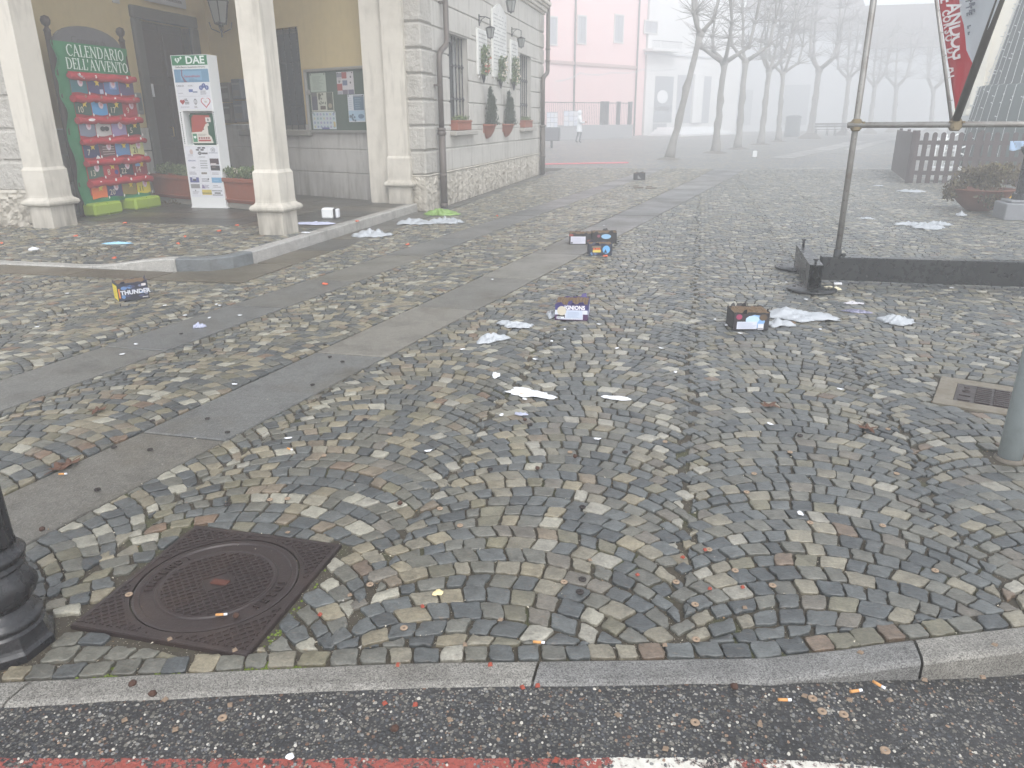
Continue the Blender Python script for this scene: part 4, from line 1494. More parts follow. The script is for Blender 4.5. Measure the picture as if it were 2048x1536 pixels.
cal = thing('advent_calendar', 'green cloth advent calendar with red fur edged rows of pockets, lettered CALENDARIO DELL AVVENTO', 'advent calendar', (CX, 10.15, .3))
rc = random.Random(31)
mb = MB()
nx, nz = 40, 40
vs, fs = [], []
for i in range(nx + 1):
    for k in range(nz + 1):
        s = 9.385 + 1.495 * i / nx; z = .30 + 2.22 * k / nz
        edge = max(0, 1 - i / 4.0)
        fold = .02 * math.sin(z * 14 + 2 * math.sin(z * 3)) * edge + .012 * mnoise.noise((s * 5, z * 5, 1))
        low = max(0, 1 - k / 2.0)
        vs.append((CX + .022 + fold + .045 * edge * edge * (.6 + .4 * math.sin(z * 9)) + low * .07 * (1 + math.sin(s * 9)) * .6, s - .016 * edge * math.sin(z * 7), z))
for i in range(nx):
    for k in range(nz): fs.append((i * (nz + 1) + k, (i + 1) * (nz + 1) + k, (i + 1) * (nz + 1) + k + 1, i * (nz + 1) + k + 1))
mb.add(vs, fs, 0, True)
M_GREENCLOTH = plain('green_cloth', (30, 120, 74), .5, .12, 6, .2, 40)
mb.build('green_cloth', M_GREENCLOTH, cal, recalc=False)
# heading
a = Art((CX + .045, 9.5, 0), (0, 1, 0), (0, 0, 1), .003)
serif_text(a, 'CALENDARIO', .13, 1.26, 2.335, .155, (222, 236, 226))
serif_text(a, "DELL'AVVENTO", .08, 1.31, 2.165, .145, (222, 236, 226))
a.build('heading', cal)
M_RED = plain('red_felt', (170, 30, 42), .9, .12, 14, .3, 60)
m = MB(); m.box(CX + .03, CX + .042, 9.6, 10.87, .42, 2.135, bev=.004); m.build('backing_cloth', M_RED, cal)
POCK = [[(44, 104, 112), (62, 52, 104), (82, 112, 160), (78, 60, 104)], [(34, 72, 58), (70, 144, 196), (34, 66, 54), (166, 32, 48)], [(122, 128, 146), (190, 186, 182), (146, 128, 168), (28, 62, 48)],
        [(36, 40, 88), (96, 60, 62), (86, 130, 178), (198, 198, 132)], [(62, 92, 76), (178, 30, 44), (28, 30, 54), (134, 36, 52)], [(232, 112, 40), (40, 40, 96), (140, 120, 56), (212, 196, 42)]]
NUM = [['', '', '', ''], ['10', '', '17', '9'], ['', '', '', '5'], ['7', '', '', '21'], ['13', '8', '22', '14'], ['', '20', '', '11']]
TOP = ['PSPS', 'SPSP', 'P-PS', 'SPSP', 'PSPS', 'SPSP']
for i in range(6):
    zt = 2.135 - .296 * i
    s0, wdt = 9.585 + .004 * i, .322
    for j in range(4):
        c = POCK[i][j]
        x0 = s0 + j * wdt
        m = MB()
        n = 6
        vs, fs = [], []
        for p in range(n + 1):
            for q in range(n + 1):
                u, v = p / n, q / n
                vs.append((CX + .045 + .014 * math.sin(math.pi * u) * (1 - v * .4) + .003 * rc.random(), x0 + .006 + (wdt - .012) * u, zt - .285 + .2 * v + .01 * math.sin(u * 5 + i + j) * (1 - v)))
        for p in range(n):
            for q in range(n): fs.append((p * (n + 1) + q, (p + 1) * (n + 1) + q, (p + 1) * (n + 1) + q + 1, p * (n + 1) + q + 1))
        m.add(vs, fs, 0, True)
        pk_ = m.build('pocket', col(*c), cal, recalc=False)
        a = Art((CX + .064, x0, zt - .285), (0, 1, 0), (0, 0, 1), .002)
        if NUM[i][j]: a.text(NUM[i][j], .08 if i != 3 or j != 3 else .1, .065, .12, (206, 196, 176) if c[0] + c[1] + c[2] < 380 and not (i == 5 and j == 3) else (52, 52, 44), 1)
        k = TOP[i][j]
        if k == 'S': a.star(.17, .15, .058, (228, 196, 48), 2)
        elif k == 'P':
            a.disc(.17, .15, .05, .065, (216, 196, 204), 2); a.disc(.175, .155, .028, .036, (206, 150, 160), 4)
        else:
            a.disc(.12, .1, .05, .035, (30, 30, 34), 2); a.disc(.2, .1, .05, .035, (30, 30, 34), 2)
        if (i, j) == (0, 1): a.rect(.2, .0, .27, .06, (176, 178, 200), 3)
        if (i, j) == (0, 2): a.rect(.1, .07, .24, .19, (128, 152, 204), 1)
        if (i, j) == (3, 1):
            for q in range(4): a.rect(.04, .03 + q * .035, .28, .036 + q * .035, (214, 196, 190), 1)
        if (i, j) == (4, 1): a.disc(.24, .06, .04, .035, (62, 62, 128), 1)
        if (i, j) == (4, 3): a.rect(.03, .12, .16, .18, (120, 160, 206), 1)
        a.disc(.315, .0, .012, .022, (236, 234, 230), 3)
        a.build('pocket_motif', pk_)
    m = MB()
    pts = [(CX + .068 + .012 * rc.random(), s0 - .03 + 1.34 * k / 24, zt - .062 - .022 * abs(math.sin(k * .39 + .3 * i)) + .012 * rc.random()) for k in range(25)]
    m.tube(pts, [.036 + .022 * rc.random() for k in range(25)], 9)
    st = m.build('fur_strip', M_RED, cal)
    a = Art((CX + .118, s0, zt - .06), (0, 1, 0), (0, 0, 1), .002)
    for k in range(4): a.disc(.14 + .33 * k + rc.uniform(-.05, .05), rc.uniform(-.005, .03), .02, .022, (238, 232, 228) if rc.random() < .65 else (150, 110, 90), 1, 10)
    if i == 0: a.poly([(.09, .03), (.22, -.01), (.21, -.04), (.1, 0)], (176, 168, 170), 1)
    if i == 2: a.disc(.2, .0, .07, .02, (232, 226, 226), 2)
    if i == 4: a.text('22', .75, .03, .1, (120, 60, 60), 1); a.poly([(.13, .05), (.23, .05), (.18, .1)], (214, 210, 210), 1)
    a.build('button', st)
for s0, s1, lab in ((9.42, 10.0, 'lime green cloth covered block under the near end of the green calendar'), (10.28, 10.89, 'lime green cloth covered block under the far end of the green calendar')):
    m = MB(); m.box(CX - .1, CX + .22, s0, s1, .132, .315, bev=.03)
    m.box(CX - .102, CX + .222, s0 + .27, s0 + .275, .132, .317)
    tag(m.build('foot_block', plain('lime_cloth', (146, 172, 48), .75, .1, 12, .3, 50)), lab, 'block', 'lime green blocks under the calendar')
# dry leaves swept into the corner
m = MB(); foliage(m, [((-8.7 + .14 * k, 11.3 + .05 * k, .15), (.2, .15, .03)) for k in range(3)], 90, .07, rc, 0, .5); tag(m.build('leaves', M_DRYLEAF), None, None, None, 'stuff')

# ------------------------------------------------------------------ white totem with the defibrillator
DX, DY, DW, DD = -7.97, 10.82, .63, .25
t = thing('defibrillator_totem', 'tall white totem with a green DAE header and a recess for a defibrillator', 'totem', (DX, DY, .13))
m = MB()
m.box(DX - .01, DX + DW + .03, DY - .02, DY + DD + .03, .13, .15, bev=.006)
m.box(DX, DX + DW, DY + .145, DY + DD, .151, 2.405)
m.box(DX, DX + .075, DY, DY + .144, .151, 2.405); m.box(DX + DW - .03, DX + DW, DY, DY + .144, .151, 2.405)
m.box(DX + .0755, DX + DW - .0305, DY, DY + .144, .151, 1.10); m.box(DX + .0755, DX + DW - .0305, DY, DY + .144, 1.607, 2.405)
m.box(DX + DW, DX + DW + .002, DY + .03, DY + DD - .02, .2, .45)
m.build('totem_body', M_WHITE, t)
a = Art((DX, DY, 0), (1, 0, 0), (0, 0, 1), .0015)
GRN = (26, 122, 78)
a.rect(.012, 2.262, .625, 2.398, GRN)
a.heart(.11, 2.333, .085, (232, 242, 236)); a.poly([(.112, 2.375), (.092, 2.33), (.112, 2.338), (.1, 2.295), (.13, 2.35), (.112, 2.342)], GRN, 3)
a.rect(.168, 2.345, .182, 2.387, (232, 242, 236), 2); a.rect(.154, 2.359, .196, 2.373, (232, 242, 236), 3)
a.text('DAE', .415, 2.328, .15, (236, 244, 240), bold=.004, squeeze=1.15)
a.text('Defibrillatore Automatico Esterno', .32, 2.235, .034, (40, 40, 44), squeeze=1.1)
a.build('header_panel', t)
a = Art((DX, DY, 0), (1, 0, 0), (0, 0, 1), .0015)
a.rect(.025, 2.02, .62, 2.205, (108, 148, 178)); a.rect(.13, 2.05, .5, 2.18, (128, 170, 198), 2)
a.poly([(.155, 2.202), (.175, 2.202), (.165, 2.11), (.235, 2.022), (.185, 2.022), (.145, 2.115)], (122, 92, 116), 3)
a.text('GeneralAssist', .33, 2.105, .05, (186, 76, 106), 4); a.lines(.27, 2.045, .42, 2.075, 2, (96, 128, 156), 3)
a.build('sponsor_banner', t)
rp = random.Random(4)
a = Art((DX, DY, 0), (1, 0, 0), (0, 0, 1), .0015)
a.rect(.03, 1.63, .605, 2.01, (222, 224, 230))
a.text('CASCIO', .1, 1.97, .036, (56, 56, 60)); a.text('EDILEL', .28, 1.97, .03, (140, 140, 144)); a.lines(.05, 1.86, .17, 1.87, 1, (120, 120, 124))
a.rect(.24, 1.88, .31, 1.92, (88, 108, 168), 2); a.rect(.31, 1.87, .39, 1.89, (120, 130, 160), 2)
for x, y in ((.46, 1.94), (.51, 1.97), (.56, 1.94)): a.disc(x, y, .034, .034, (66, 84, 148), 2)
for x, y, s in ((.46, 1.94, 'B'), (.51, 1.97, 'P'), (.56, 1.94, 'B')): a.text(s, x, y, .04, (196, 204, 226), 3)
a.lines(.44, 1.84, .58, 1.9, 4, (150, 150, 156), 2, rp)
a.rect(.04, 1.818, .6, 1.822, (190, 190, 196), 2)
a.heart(.1, 1.74, .085, (158, 44, 40)); a.lines(.14, 1.7, .22, 1.79, 4, (76, 76, 80), 2, rp)
a.lines(.06, 1.66, .23, 1.67, 1, (90, 90, 94), 2, rp)
a.disc(.33, 1.74, .03, .042, (120, 120, 122), 2); a.disc(.33, 1.74, .02, .03, (222, 224, 230), 3); a.rect(.327, 1.71, .333, 1.79, (80, 80, 84), 4); a.lines(.3, 1.65, .37, 1.68, 2, (150, 150, 154), 2, rp)
a.heart(.51, 1.73, .17, (186, 56, 66)); a.heart(.51, 1.735, .14, (226, 226, 230), 3); a.rect(.49, 1.725, .53, 1.75, (196, 190, 180), 4)
a.build('sponsor_panel', t)
a = Art((DX, DY, 0), (1, 0, 0), (0, 0, 1), .0015)
a.rect(.022, .30, .612, 1.085, (224, 226, 232))
X3 = (.03, .235, .43, .61)
for i, z in enumerate((1.085, .91, .715, .625, .515, .43, .33)): a.rect(.025, z - .002, .61, z, (196, 196, 204), 2)
for x in X3[1:3]: a.rect(x - .005, .33, x - .003, 1.08, (200, 200, 206), 2)
a.disc(.13, 1.0, .03, .04, (206, 190, 186), 2); a.lines(.06, .93, .2, .97, 3, (196, 196, 204), 2, rp)
for x, y in ((.28, 1.06), (.36, 1.06), (.25, 1.03), (.33, 1.03)): a.disc(x, y, .034, .012, (52, 54, 58), 3)
a.disc(.28, .98, .035, .026, (70, 72, 76), 3); a.text('BM', .28, .98, .03, (220, 220, 224), 4); a.rect(.32, .965, .42, .99, (84, 86, 90), 3); a.lines(.25, .915, .42, .93, 1, (100, 100, 104), 2, rp)
a.disc(.52, 1.03, .04, .035, (110, 112, 116), 2); a.disc(.52, 1.03, .033, .029, (224, 226, 232), 3); a.text('SB', .52, 1.03, .042, (60, 64, 70), 4); a.rect(.44, .98, .6, .99, (150, 156, 170), 2)
a.text('BERGAMO', .125, .865, .03, (78, 86, 140)); a.disc(.13, .76, .04, .016, (172, 174, 180), 2)
a.lines(.26, .74, .4, .88, 4, (170, 172, 176), 2, rp)
a.rect(.44, .81, .6, .9, (72, 52, 56), 2); a.rect(.45, .8, .55, .83, (210, 204, 204), 3); a.rect(.44, .72, .605, .795, (48, 46, 48), 2); a.lines(.47, .76, .56, .78, 1, (150, 140, 130), 3, rp)
a.lines(.04, .65, .19, .7, 3, (160, 160, 168), 2, rp); a.rect(.26, .66, .36, .69, (128, 120, 112), 2); a.lines(.45, .65, .58, .69, 2, (176, 176, 182), 2, rp)
a.rect(.035, .53, .2, .61, (92, 98, 150), 2); a.rect(.08, .56, .15, .63, (208, 210, 222), 3); a.rect(.09, .555, .15, .585, (60, 62, 76), 4)
a.lines(.25, .54, .4, .6, 3, (150, 152, 160), 2, rp); a.disc(.37, .585, .014, .018, (100, 100, 108), 3); a.rect(.43, .53, .605, .61, (116, 166, 202), 2); a.text('azzurra', .51, .57, .03, (166, 204, 228), 3)
a.rect(.035, .44, .2, .505, (142, 142, 144), 2); a.lines(.24, .44, .4, .5, 3, (156, 150, 172), 2, rp); a.poly([(.235, .44), (.25, .505), (.3, .44)], (130, 116, 156), 3); a.lines(.44, .45, .58, .5, 2, (178, 178, 184), 2, rp)
a.lines(.05, .345, .18, .4, 3, (186, 186, 192), 2, rp); a.disc(.11, .405, .008, .012, (90, 90, 96), 2)
a.rect(.225, .34, .4, .42, (206, 188, 96), 2); a.rect(.225, .362, .4, .372, (70, 66, 56), 3); a.rect(.41, .335, .59, .345, (52, 48, 58), 2); a.rect(.41, .4, .59, .41, (52, 48, 58), 2); a.rect(.45, .36, .56, .38, (80, 80, 84), 2)
a.build('sponsor_panel', t)
a = Art((DX + DW, DY, 0), (0, 1, 0), (0, 0, 1), .0015)
a.rect(.02, .462, DD - .01, .465, (190, 194, 198)); a.disc(.13, .42, .012, .016, (60, 60, 64)); a.build('side_hatch', t)
# warning strips left and right of the recess
a = Art((DX, DY, 0), (1, 0, 0), (0, 0, 1), .0015)
for x in (.035, .615):
    for k in range(16): a.rect(x - .006, 1.12 + .028 * k, x + .006, 1.14 + .028 * k, (66, 68, 74))
    a.poly([(x - .012, 1.59), (x, 1.565), (x + .012, 1.59)], (66, 68, 74))
a.build('lettering', t)
u = thing('defibrillator', 'green and orange defibrillator case standing in the recess of the white totem', 'defibrillator', (DX + .34, DY + .08, 1.102))
m = MB(); m.box(DX + .12, DX + .585, DY + .05, DY + .142, 1.102, 1.575, bev=.03); m.build('case', plain('case_green', (30, 84, 62), .4), u)
a = Art((DX + .12, DY + .05, 1.102), (1, 0, 0), (0, 0, 1), .002)
a.poly([(.04, .19), (.26, .2), (.3, .3), (.38, .4), (.38, .44), (.1, .45), (.06, .4)], (166, 70, 58), 1)
a.poly([(.03, .03), (.4, .03), (.38, .12), (.33, .16), (.33, .28), (.36, .29), (.35, .33), (.3, .31), (.22, .2), (.03, .19)], (216, 212, 202), 2)
a.rect(.045, .045, .12, .17, (34, 128, 88), 3); a.heart(.083, .118, .05, (232, 240, 236), 4)
a.rect(.14, .055, .36, .08, (172, 52, 56), 3)
for k in range(5): a.disc(.16 + .042 * k, .105, .016, .016, (150, 60, 64), 3)
a.lines(.14, .13, .3, .17, 2, (176, 170, 160), 3, rp); a.rect(.31, .34, .4, .41, (214, 212, 208), 3); a.disc(.355, .375, .012, .02, (90, 90, 90), 4)
a.disc(.25, .235, .012, .012, (130, 70, 76), 3)
a.build('case_label', u)

# ------------------------------------------------------------------ long terracotta planters behind the totem
dv = Vector((.918, -.397, 0))
for (c, L, lab) in ((Vector((-8.6, 11.47, 0)), 1.25, 'long terracotta trough planter with low green plants, left of the white totem'), (Vector((-6.98, 10.88, 0)), 1.45, 'long terracotta trough planter with pale flowering plants, right of the white totem')):
    ang = math.atan2(dv.y, dv.x)
    t = thing('trough_planter', lab, 'planter', (c.x, c.y, .13), 'terracotta trough planters in the porch')
    Mx = Matrix.Translation((c.x, c.y, 0)) @ Matrix.Rotation(ang, 4, 'Z')
    m = MB(); m.M = Mx
    vs = []
    for z, k in ((.225, .86), (.56, 1.0)):
        for sx, sy in ((-1, -1), (1, -1), (1, 1), (-1, 1)): vs.append((sx * (L / 2 - .03 * (z < .3)), sy * .19 * k, z))
    m.add(vs, [(0, 1, 5, 4), (1, 2, 6, 5), (2, 3, 7, 6), (3, 0, 4, 7), (3, 2, 1, 0), (4, 5, 6, 7)])
    m.box(-L / 2 - .015, L / 2 + .015, -.21, -.185, .545, .61, bev=.008); m.box(-L / 2 - .015, L / 2 + .015, .185, .21, .545, .61, bev=.008)
    m.box(-L / 2 - .016, -L / 2 + .01, -.184, .184, .546, .609); m.box(L / 2 - .01, L / 2 + .016, -.184, .184, .546, .609)
    m.box(-L / 2 + .03, L / 2 - .03, -.198, -.16, .27, .285)
    m.build('trough', M_TERRA, t)
    m = MB(); m.M = Mx; m.box(-L / 2 + .02, L / 2 - .02, -.15, .15, .132, .223, bev=.01); m.build('plinth', plain('plinth_stone', (150, 146, 138), .8, .12, 10, .3), t)
    m = MB(); m.M = Mx
    foliage(m, [((-L / 2 + .1 + (L - .2) * k / 9, rc.uniform(-.08, .08), .62 + rc.uniform(0, .06)), (.12, .14, .1)) for k in range(10)], 1300, .06, rc, 0, .8)
    if c.x > -8: foliage(m, [((-L / 2 + .1 + (L - .2) * k / 9, 0, .68), (.12, .13, .06)) for k in range(10)], 220, .035, rc, 1, .8, .9)
    m.build('plants', [M_GREENLEAF, M_FLOWER], t)

# ------------------------------------------------------------------ glazed notice board on the rear wall
bp = RM @ Vector((.92, .04, 1.25))
t = thing('notice_board', 'green pinboard in an aluminium framed glass case on the rear wall of the porch', 'notice board', tuple(bp))
U0, U1, Z0, Z1 = -.08, 1.91, 1.25, 2.31
M_ALU = plain('aluminium', (176, 174, 170), .4, .06, 10, metal=.5)
m = MB(); m.M = RM; m.box(U0 + .04, U1 - .04, .02, .03, Z0 + .04, Z1 - .04); m.build('pinboard', plain('green_felt', (72, 88, 76), .9, .06, 8), t)
m = MB(); m.M = RM
m.box(U0, U1, .018, .075, Z0, Z0 + .045, bev=.006); m.box(U0, U1, .018, .075, Z1 - .045, Z1, bev=.006)
m.box(U0, U0 + .045, .018, .073, Z0 + .046, Z1 - .046, bev=.006); m.box(U1 - .045, U1, .018, .073, Z0 + .046, Z1 - .046, bev=.006)
m.build('frame', M_ALU, t)
m = MB(); m.M = RM; m.lathe([(.001, 0), (.045, 0), (.045, .012), (.02, .018), (.001, .018)], 14, (0, 0, 0))
m.v = []; m.f = []; m.m = []; m.s = []; m.M = None
q = RM @ Vector((1.80, .075, 1.93))
axes = (q, -UU, Vector((0, 0, 1)), NU)
m.prism([(.045 * math.cos(6.2832 * k / 16), .045 * math.sin(6.2832 * k / 16)) for k in range(16)], 0, .012, axes=axes)
m.prism([(.016 * math.cos(6.2832 * k / 10), .016 * math.sin(6.2832 * k / 10)) for k in range(10)], .012, .02, axes=axes)
m.build('lock', M_ALU, t)


def notice(u0, u1, z0, z1, base, fn, lab):
    o = RM @ Vector((u1, .031, z0))
    a = Art(o, -UU, (0, 0, 1), .0012)
    wd_, h = u1 - u0, z1 - z0
    a.rect(0, 0, wd_, h, base)
    fn(a, wd_, h)
    for x in (.03, wd_ - .03): a.disc(x, h - .02, .012, .012, (52, 54, 56), 5, 8)
    ob = a.build('pinned_notice', None)
    tag(ob, lab, 'notice', 'notices pinned in the glass case')


rn = random.Random(9)
notice(1.37, 1.79, 1.935, 2.24, (178, 190, 176), lambda a, w_, h: a.lines(.06, .03, w_ - .06, h - .05, 12, (140, 152, 140), 2, rn, .35), 'pale green sheet of small print, upper left on the pinboard')


def f_collage(a, w_, h):
    for (x, y, x1, y1, c) in ((0, .27, .13, .34, (132, 132, 146)), (.13, .25, .25, .35, (164, 84, 80)), (0, .06, .13, .17, (164, 84, 80)), (.14, .14, .26, .22, (104, 114, 140)), (.13, .0, .26, .07, (120, 112, 124)), (.27, .0, .41, .07, (112, 108, 130)), (.0, .0, .12, .05, (168, 168, 176))): a.rect(x, y, x1, y1, c, 2)
    a.lines(.02, .19, .12, .26, 3, (150, 150, 150), 2, rn)
    for x, y in ((.06, .2), (.35, .27), (.34, .18)): a.disc(x, y, .018, .018, (90, 86, 92), 3, 8)


notice(.665, 1.085, 1.88, 2.235, (204, 200, 202), f_collage, 'leaflet collage with red and grey squares, upper middle of the pinboard')
notice(-.025, .36, 1.835, 2.225, (184, 200, 192), lambda a, w_, h: (a.lines(.04, .04, w_ - .04, h - .05, 13, (146, 164, 158), 2, rn, .4), a.disc(.09, .15, .045, .045, (128, 154, 150), 3)), 'pale green sheet with a round stamp, upper right on the pinboard')


def f_photo(a, w_, h):
    a.rect(.02, .02, .17, .25, (82, 84, 96), 2); a.rect(.02, .25, .17, .31, (112, 110, 108), 2); a.rect(.2, .2, .26, .3, (96, 98, 84), 2); a.rect(.24, .03, .38, .09, (92, 80, 70), 2); a.rect(.42, .02, .58, .31, (84, 88, 76), 2)
    a.disc(.5, .09, .05, .04, (160, 150, 130), 3); a.disc(.5, .2, .04, .04, (70, 74, 66), 3)
    for k in range(14): a.disc(rn.uniform(.22, .4), rn.uniform(.12, .3), .014, .02, (106, 110, 92), 3, 7)


notice(1.21, 1.805, 1.612, 1.925, (196, 198, 184), f_photo, 'photo poster with dark figures, middle left on the pinboard')


def f_dots(a, w_, h):
    for i in range(7):
        for j in range(4): a.disc(.06 + i * .085, .04 + j * .07, .024, .022, [(150, 160, 190), (140, 170, 176), (170, 160, 190), (188, 190, 160)][rn.randrange(4)], 2, 8)
    a.rect(.24, .0, .44, .03, (84, 92, 146), 3); a.rect(.56, .04, .61, .12, (194, 176, 120), 3)


notice(1.185, 1.81, 1.312, 1.605, (196, 206, 210), f_dots, 'pale sheet of many small coloured symbols, lower left on the pinboard')


def f_blue(a, w_, h):
    a.rect(.14, .19, w_ - .015, .4, (92, 116, 138), 2); a.rect(.14, .4, w_ - .015, .425, (128, 138, 150), 2); a.rect(.01, .02, w_ - .01, .185, (164, 190, 208), 2)
    a.lines(.18, .21, .36, .39, 5, (134, 156, 172), 3, rn, .25); a.disc(.31, .09, .075, .038, (98, 126, 154), 3); a.lines(.03, .2, .12, .4, 6, (180, 184, 200), 2, rn, .3)
    for k in range(9): a.disc(rn.uniform(.03, .18), rn.uniform(.02, .12), .025, .02, (92, 112, 130), 3, 7)


notice(.44, .85, 1.43, 1.87, (206, 210, 216), f_blue, 'blue and white poster with an oval, in the middle of the pinboard')


def f_small(a, w_, h):
    a.rect(.02, .11, .12, .17, (150, 142, 110), 2); a.rect(.12, .11, .26, .17, (198, 180, 96), 2); a.rect(.02, .21, .1, .225, (90, 82, 76), 2); a.rect(.02, .235, .09, .25, (90, 82, 76), 2)
    a.poly([(.15, .2), (.22, .205), (.26, .25), (.2, .235)], (86, 96, 90), 2); a.lines(.03, .08, .26, .1, 1, (150, 130, 100), 2, rn)


notice(.045, .335, 1.38, 1.68, (208, 212, 216), f_small, 'small white flyer with a yellow band, lower right on the pinboard')

# ------------------------------------------------------------------ iron covers in the paving
t = thing('manhole_cover', 'large square rusty manhole cover with a round lid and raised lettering set in the cobbles', 'manhole cover', (-1.44, 1.805, 0))
m = MB()
RO = .262
n = 64
ring = [(RO * math.cos(6.2832 * k / n), RO * math.sin(6.2832 * k / n)) for k in range(n)]
sq = []
for k in range(n):
    an = 6.2832 * k / n
    c_, s_ = math.cos(an), math.sin(an)
    q = max(abs(c_), abs(s_))
    sq.append((.297 * c_ / q, .302 * s_ / q))
vs = [(p[0], p[1], -.03) for p in ring] + [(p[0], p[1], .006) for p in ring] + [(p[0], p[1], .006) for p in sq] + [(p[0], p[1], -.03) for p in sq]
fs = []
for k in range(n):
    j = (k + 1) % n
    for r_ in range(3): fs.append((r_ * n + k, r_ * n + j, (r_ + 1) * n + j, (r_ + 1) * n + k))
m.add(vs, fs)
# raised chequer ribs on the corner plates, and a plain border
for x0, x1, y0, y1 in ((-.295, .295, .284, .3), (-.295, .295, -.3, -.284), (-.295, -.28, -.283, .283), (.28, .295, -.283, .283)): m.box(x0, x1, y0, y1, .0055, .0085, bev=.001)
for i in range(-19, 20):
    for sg in (1, -1):
        run = []
        for k in range(0, 120):
            x = -.278 + .556 * k / 119
            y = sg * x + i * .03
            ok = abs(y) < .281 and math.hypot(x, y) > RO + .012
            if ok: run.append((x, y))
            if (not ok or k == 119) and run:
                if len(run) > 3:
                    a_, b_ = Vector((*run[0], 0)), Vector((*run[-1], 0))
                    d_ = (b_ - a_).normalized(); nn = Vector((-d_.y, d_.x, 0)) * .0025
                    m.prism([tuple((a_ - nn)[:2]), tuple((b_ - nn)[:2]), tuple((b_ + nn)[:2]), tuple((a_ + nn)[:2])], .0058, .0096 + .0002 * sg)
                run = []
m.v = [(p[0] - 1.44, p[1] + 1.805, p[2] - .0045) for p in m.v]
m.build('cover_frame', M_RUST, t)
m = MB()
LC = (-1.44, 1.805, -.0045)
m.lathe([(RO - .006, -.02), (RO - .006, .004), (RO - .012, .0062), (.236, .0062), (.232, .001), (.192, .001), (.189, .006), (.182, .0068), (.176, .004), (.0005, .004)], 64, LC, 0, False)
for i in range(-12, 13):
    for sg in (1, -1):
        off = i * .0285
        dd = .172 ** 2 - off * off / 2
        if dd <= 0: continue
        h_ = math.sqrt(dd)
        mx, my = -sg * off / 2, off / 2
        for a_, b_ in ((-h_, -.05), (.05, h_)) if abs(off) < .045 else ((-h_, h_),):
            p, q = Vector((mx + a_ * .7071, my + sg * a_ * .7071)), Vector((mx + b_ * .7071, my + sg * b_ * .7071))
            d_ = (q - p).normalized(); nn = Vector((-d_.y, d_.x)) * .0022
            m.prism([(LC[0] + v.x, LC[1] + v.y) for v in (p - nn, q - nn, q + nn, p + nn)], -.001, .0037 + .0003 * sg)
lid = m.build('lid', M_RUST, t)
m = MB()
for s_, a_start, da in (('INCENDI', 205, -9), ('IDRES', 12, -9)):
    for k, ch in enumerate(s_):
        an = math.radians(a_start + da * k)
        m.text(ch, (LC[0] + .211 * math.cos(an), LC[1] + .211 * math.sin(an), -.0037), (math.sin(an), -math.cos(an), 0), (math.cos(an), math.sin(an), 0), .036, depth=.006, bold=.0008)
m.build('lettering', M_RUST, lid)
m = MB(); m.box(-1.458, -1.40, 1.79, 1.815, -.0003, .0044); m.build('lifting_slot', plain('slot_rust', (84, 46, 34), .8), lid)

hx, hy = HATC
MH = Matrix.Translation((hx, hy, 0)) @ Matrix.Rotation(HATA, 4, 'Z')
t = thing('hatch_cover', 'small rusty ribbed iron hatch in a pale concrete border, beside the galvanised post', 'hatch cover', (hx, hy, 0))
m = MB(); m.M = MH
for x0, x1, y0, y1 in ((-.27, .27, .16, .25), (-.27, .27, -.25, -.16), (-.27, -.18, -.1595, .1595), (.18, .27, -.1595, .1595)): m.box(x0, x1, y0, y1, -.03, .004, bev=.004)
m.build('concrete_border', plain('pale_concrete', (122, 116, 104), .85, .15, 14, .5, 60, dirt=(100, 90, 74)), t)
m = MB(); m.M = MH
m.box(-.178, .178, -.158, .158, -.03, .002)
for i in range(3):
    for k in range(9): m.box(-.085 + i * .085, -.012 + i * .085, -.145 + k * .033, -.128 + k * .033, .0015, .009, bev=.003)
m.box(-.16, -.105, -.14, -.08, .0015, .006); m.box(-.16, -.105, -.06, -.05, .0015, .007); m.lathe([(.02, .0015), (.02, .006), (.012, .006)], 14, (-.13, .03, 0)); m.lathe([(.015, .0015), (.015, .006), (.001, .006)], 14, (-.13, .1, 0))
m.build('iron_lid', M_RUST, t)

# ------------------------------------------------------------------ cast iron lamp post at the kerb, galvanised post on the right
t = thing('lamp_post', 'black cast iron lamp post with a fluted vase shaped foot beside the kerb', 'lamp post', (-1.86, 1.40, 0))
c = (-1.86, 1.40, 0)
m = MB()
m.lathe([(.128, -.02), (.128, .012), (.124, .018), (.119, .022), (.116, .03), (.109, .064)], 8, c, 0, False, a0=.39)
m.build('plinth', M_IRON, t)
m = MB()
m.lathe([(.108, .064), (.104, .07), (.1, .073), (.106, .078), (.109, .088), (.105, .097), (.095, .101), (.093, .108), (.083, .122), (.077, .13)], 40, c)
nn_ = 48
vs, fs = [], []
prof = [(.076, .13), (.086, .136), (.1, .155), (.108, .18), (.106, .2), (.098, .22), (.088, .238), (.083, .246)]
for i, (r_, z) in enumerate(prof):
    for k in range(nn_):
        an = 6.2832 * k / nn_
        rr2 = r_ * (1 + .045 * math.sin(8 * an + i * .5) * math.sin(math.pi * i / 7) + .02 * math.sin(24 * an - i))
        vs.append((c[0] + rr2 * math.cos(an), c[1] + rr2 * math.sin(an), z))
for i in range(len(prof) - 1):
    for k in range(nn_): fs.append((i * nn_ + k, i * nn_ + (k + 1) % nn_, (i + 1) * nn_ + (k + 1) % nn_, (i + 1) * nn_ + k))
m.add(vs, fs, 0, True)
m.lathe([(.083, .246), (.093, .25), (.094, .258), (.085, .264), (.088, .272), (.1, .279), (.102, .292), (.094, .3), (.084, .306), (.083, .32)], 36, c)
m.build('foot', M_IRON, t)
m = MB()
prof = [(.081, .32), (.079, .45), (.074, .9), (.066, 1.6), (.058, 2.6), (.05, 3.4)]
vs, fs = [], []
for i, (r_, z) in enumerate(prof):
    for k in range(32):
        an = 6.2832 * k / 32
        rr2 = r_ * (1 if k % 2 else .93)
        vs.append((c[0] + rr2 * math.cos(an), c[1] + rr2 * math.sin(an), z))
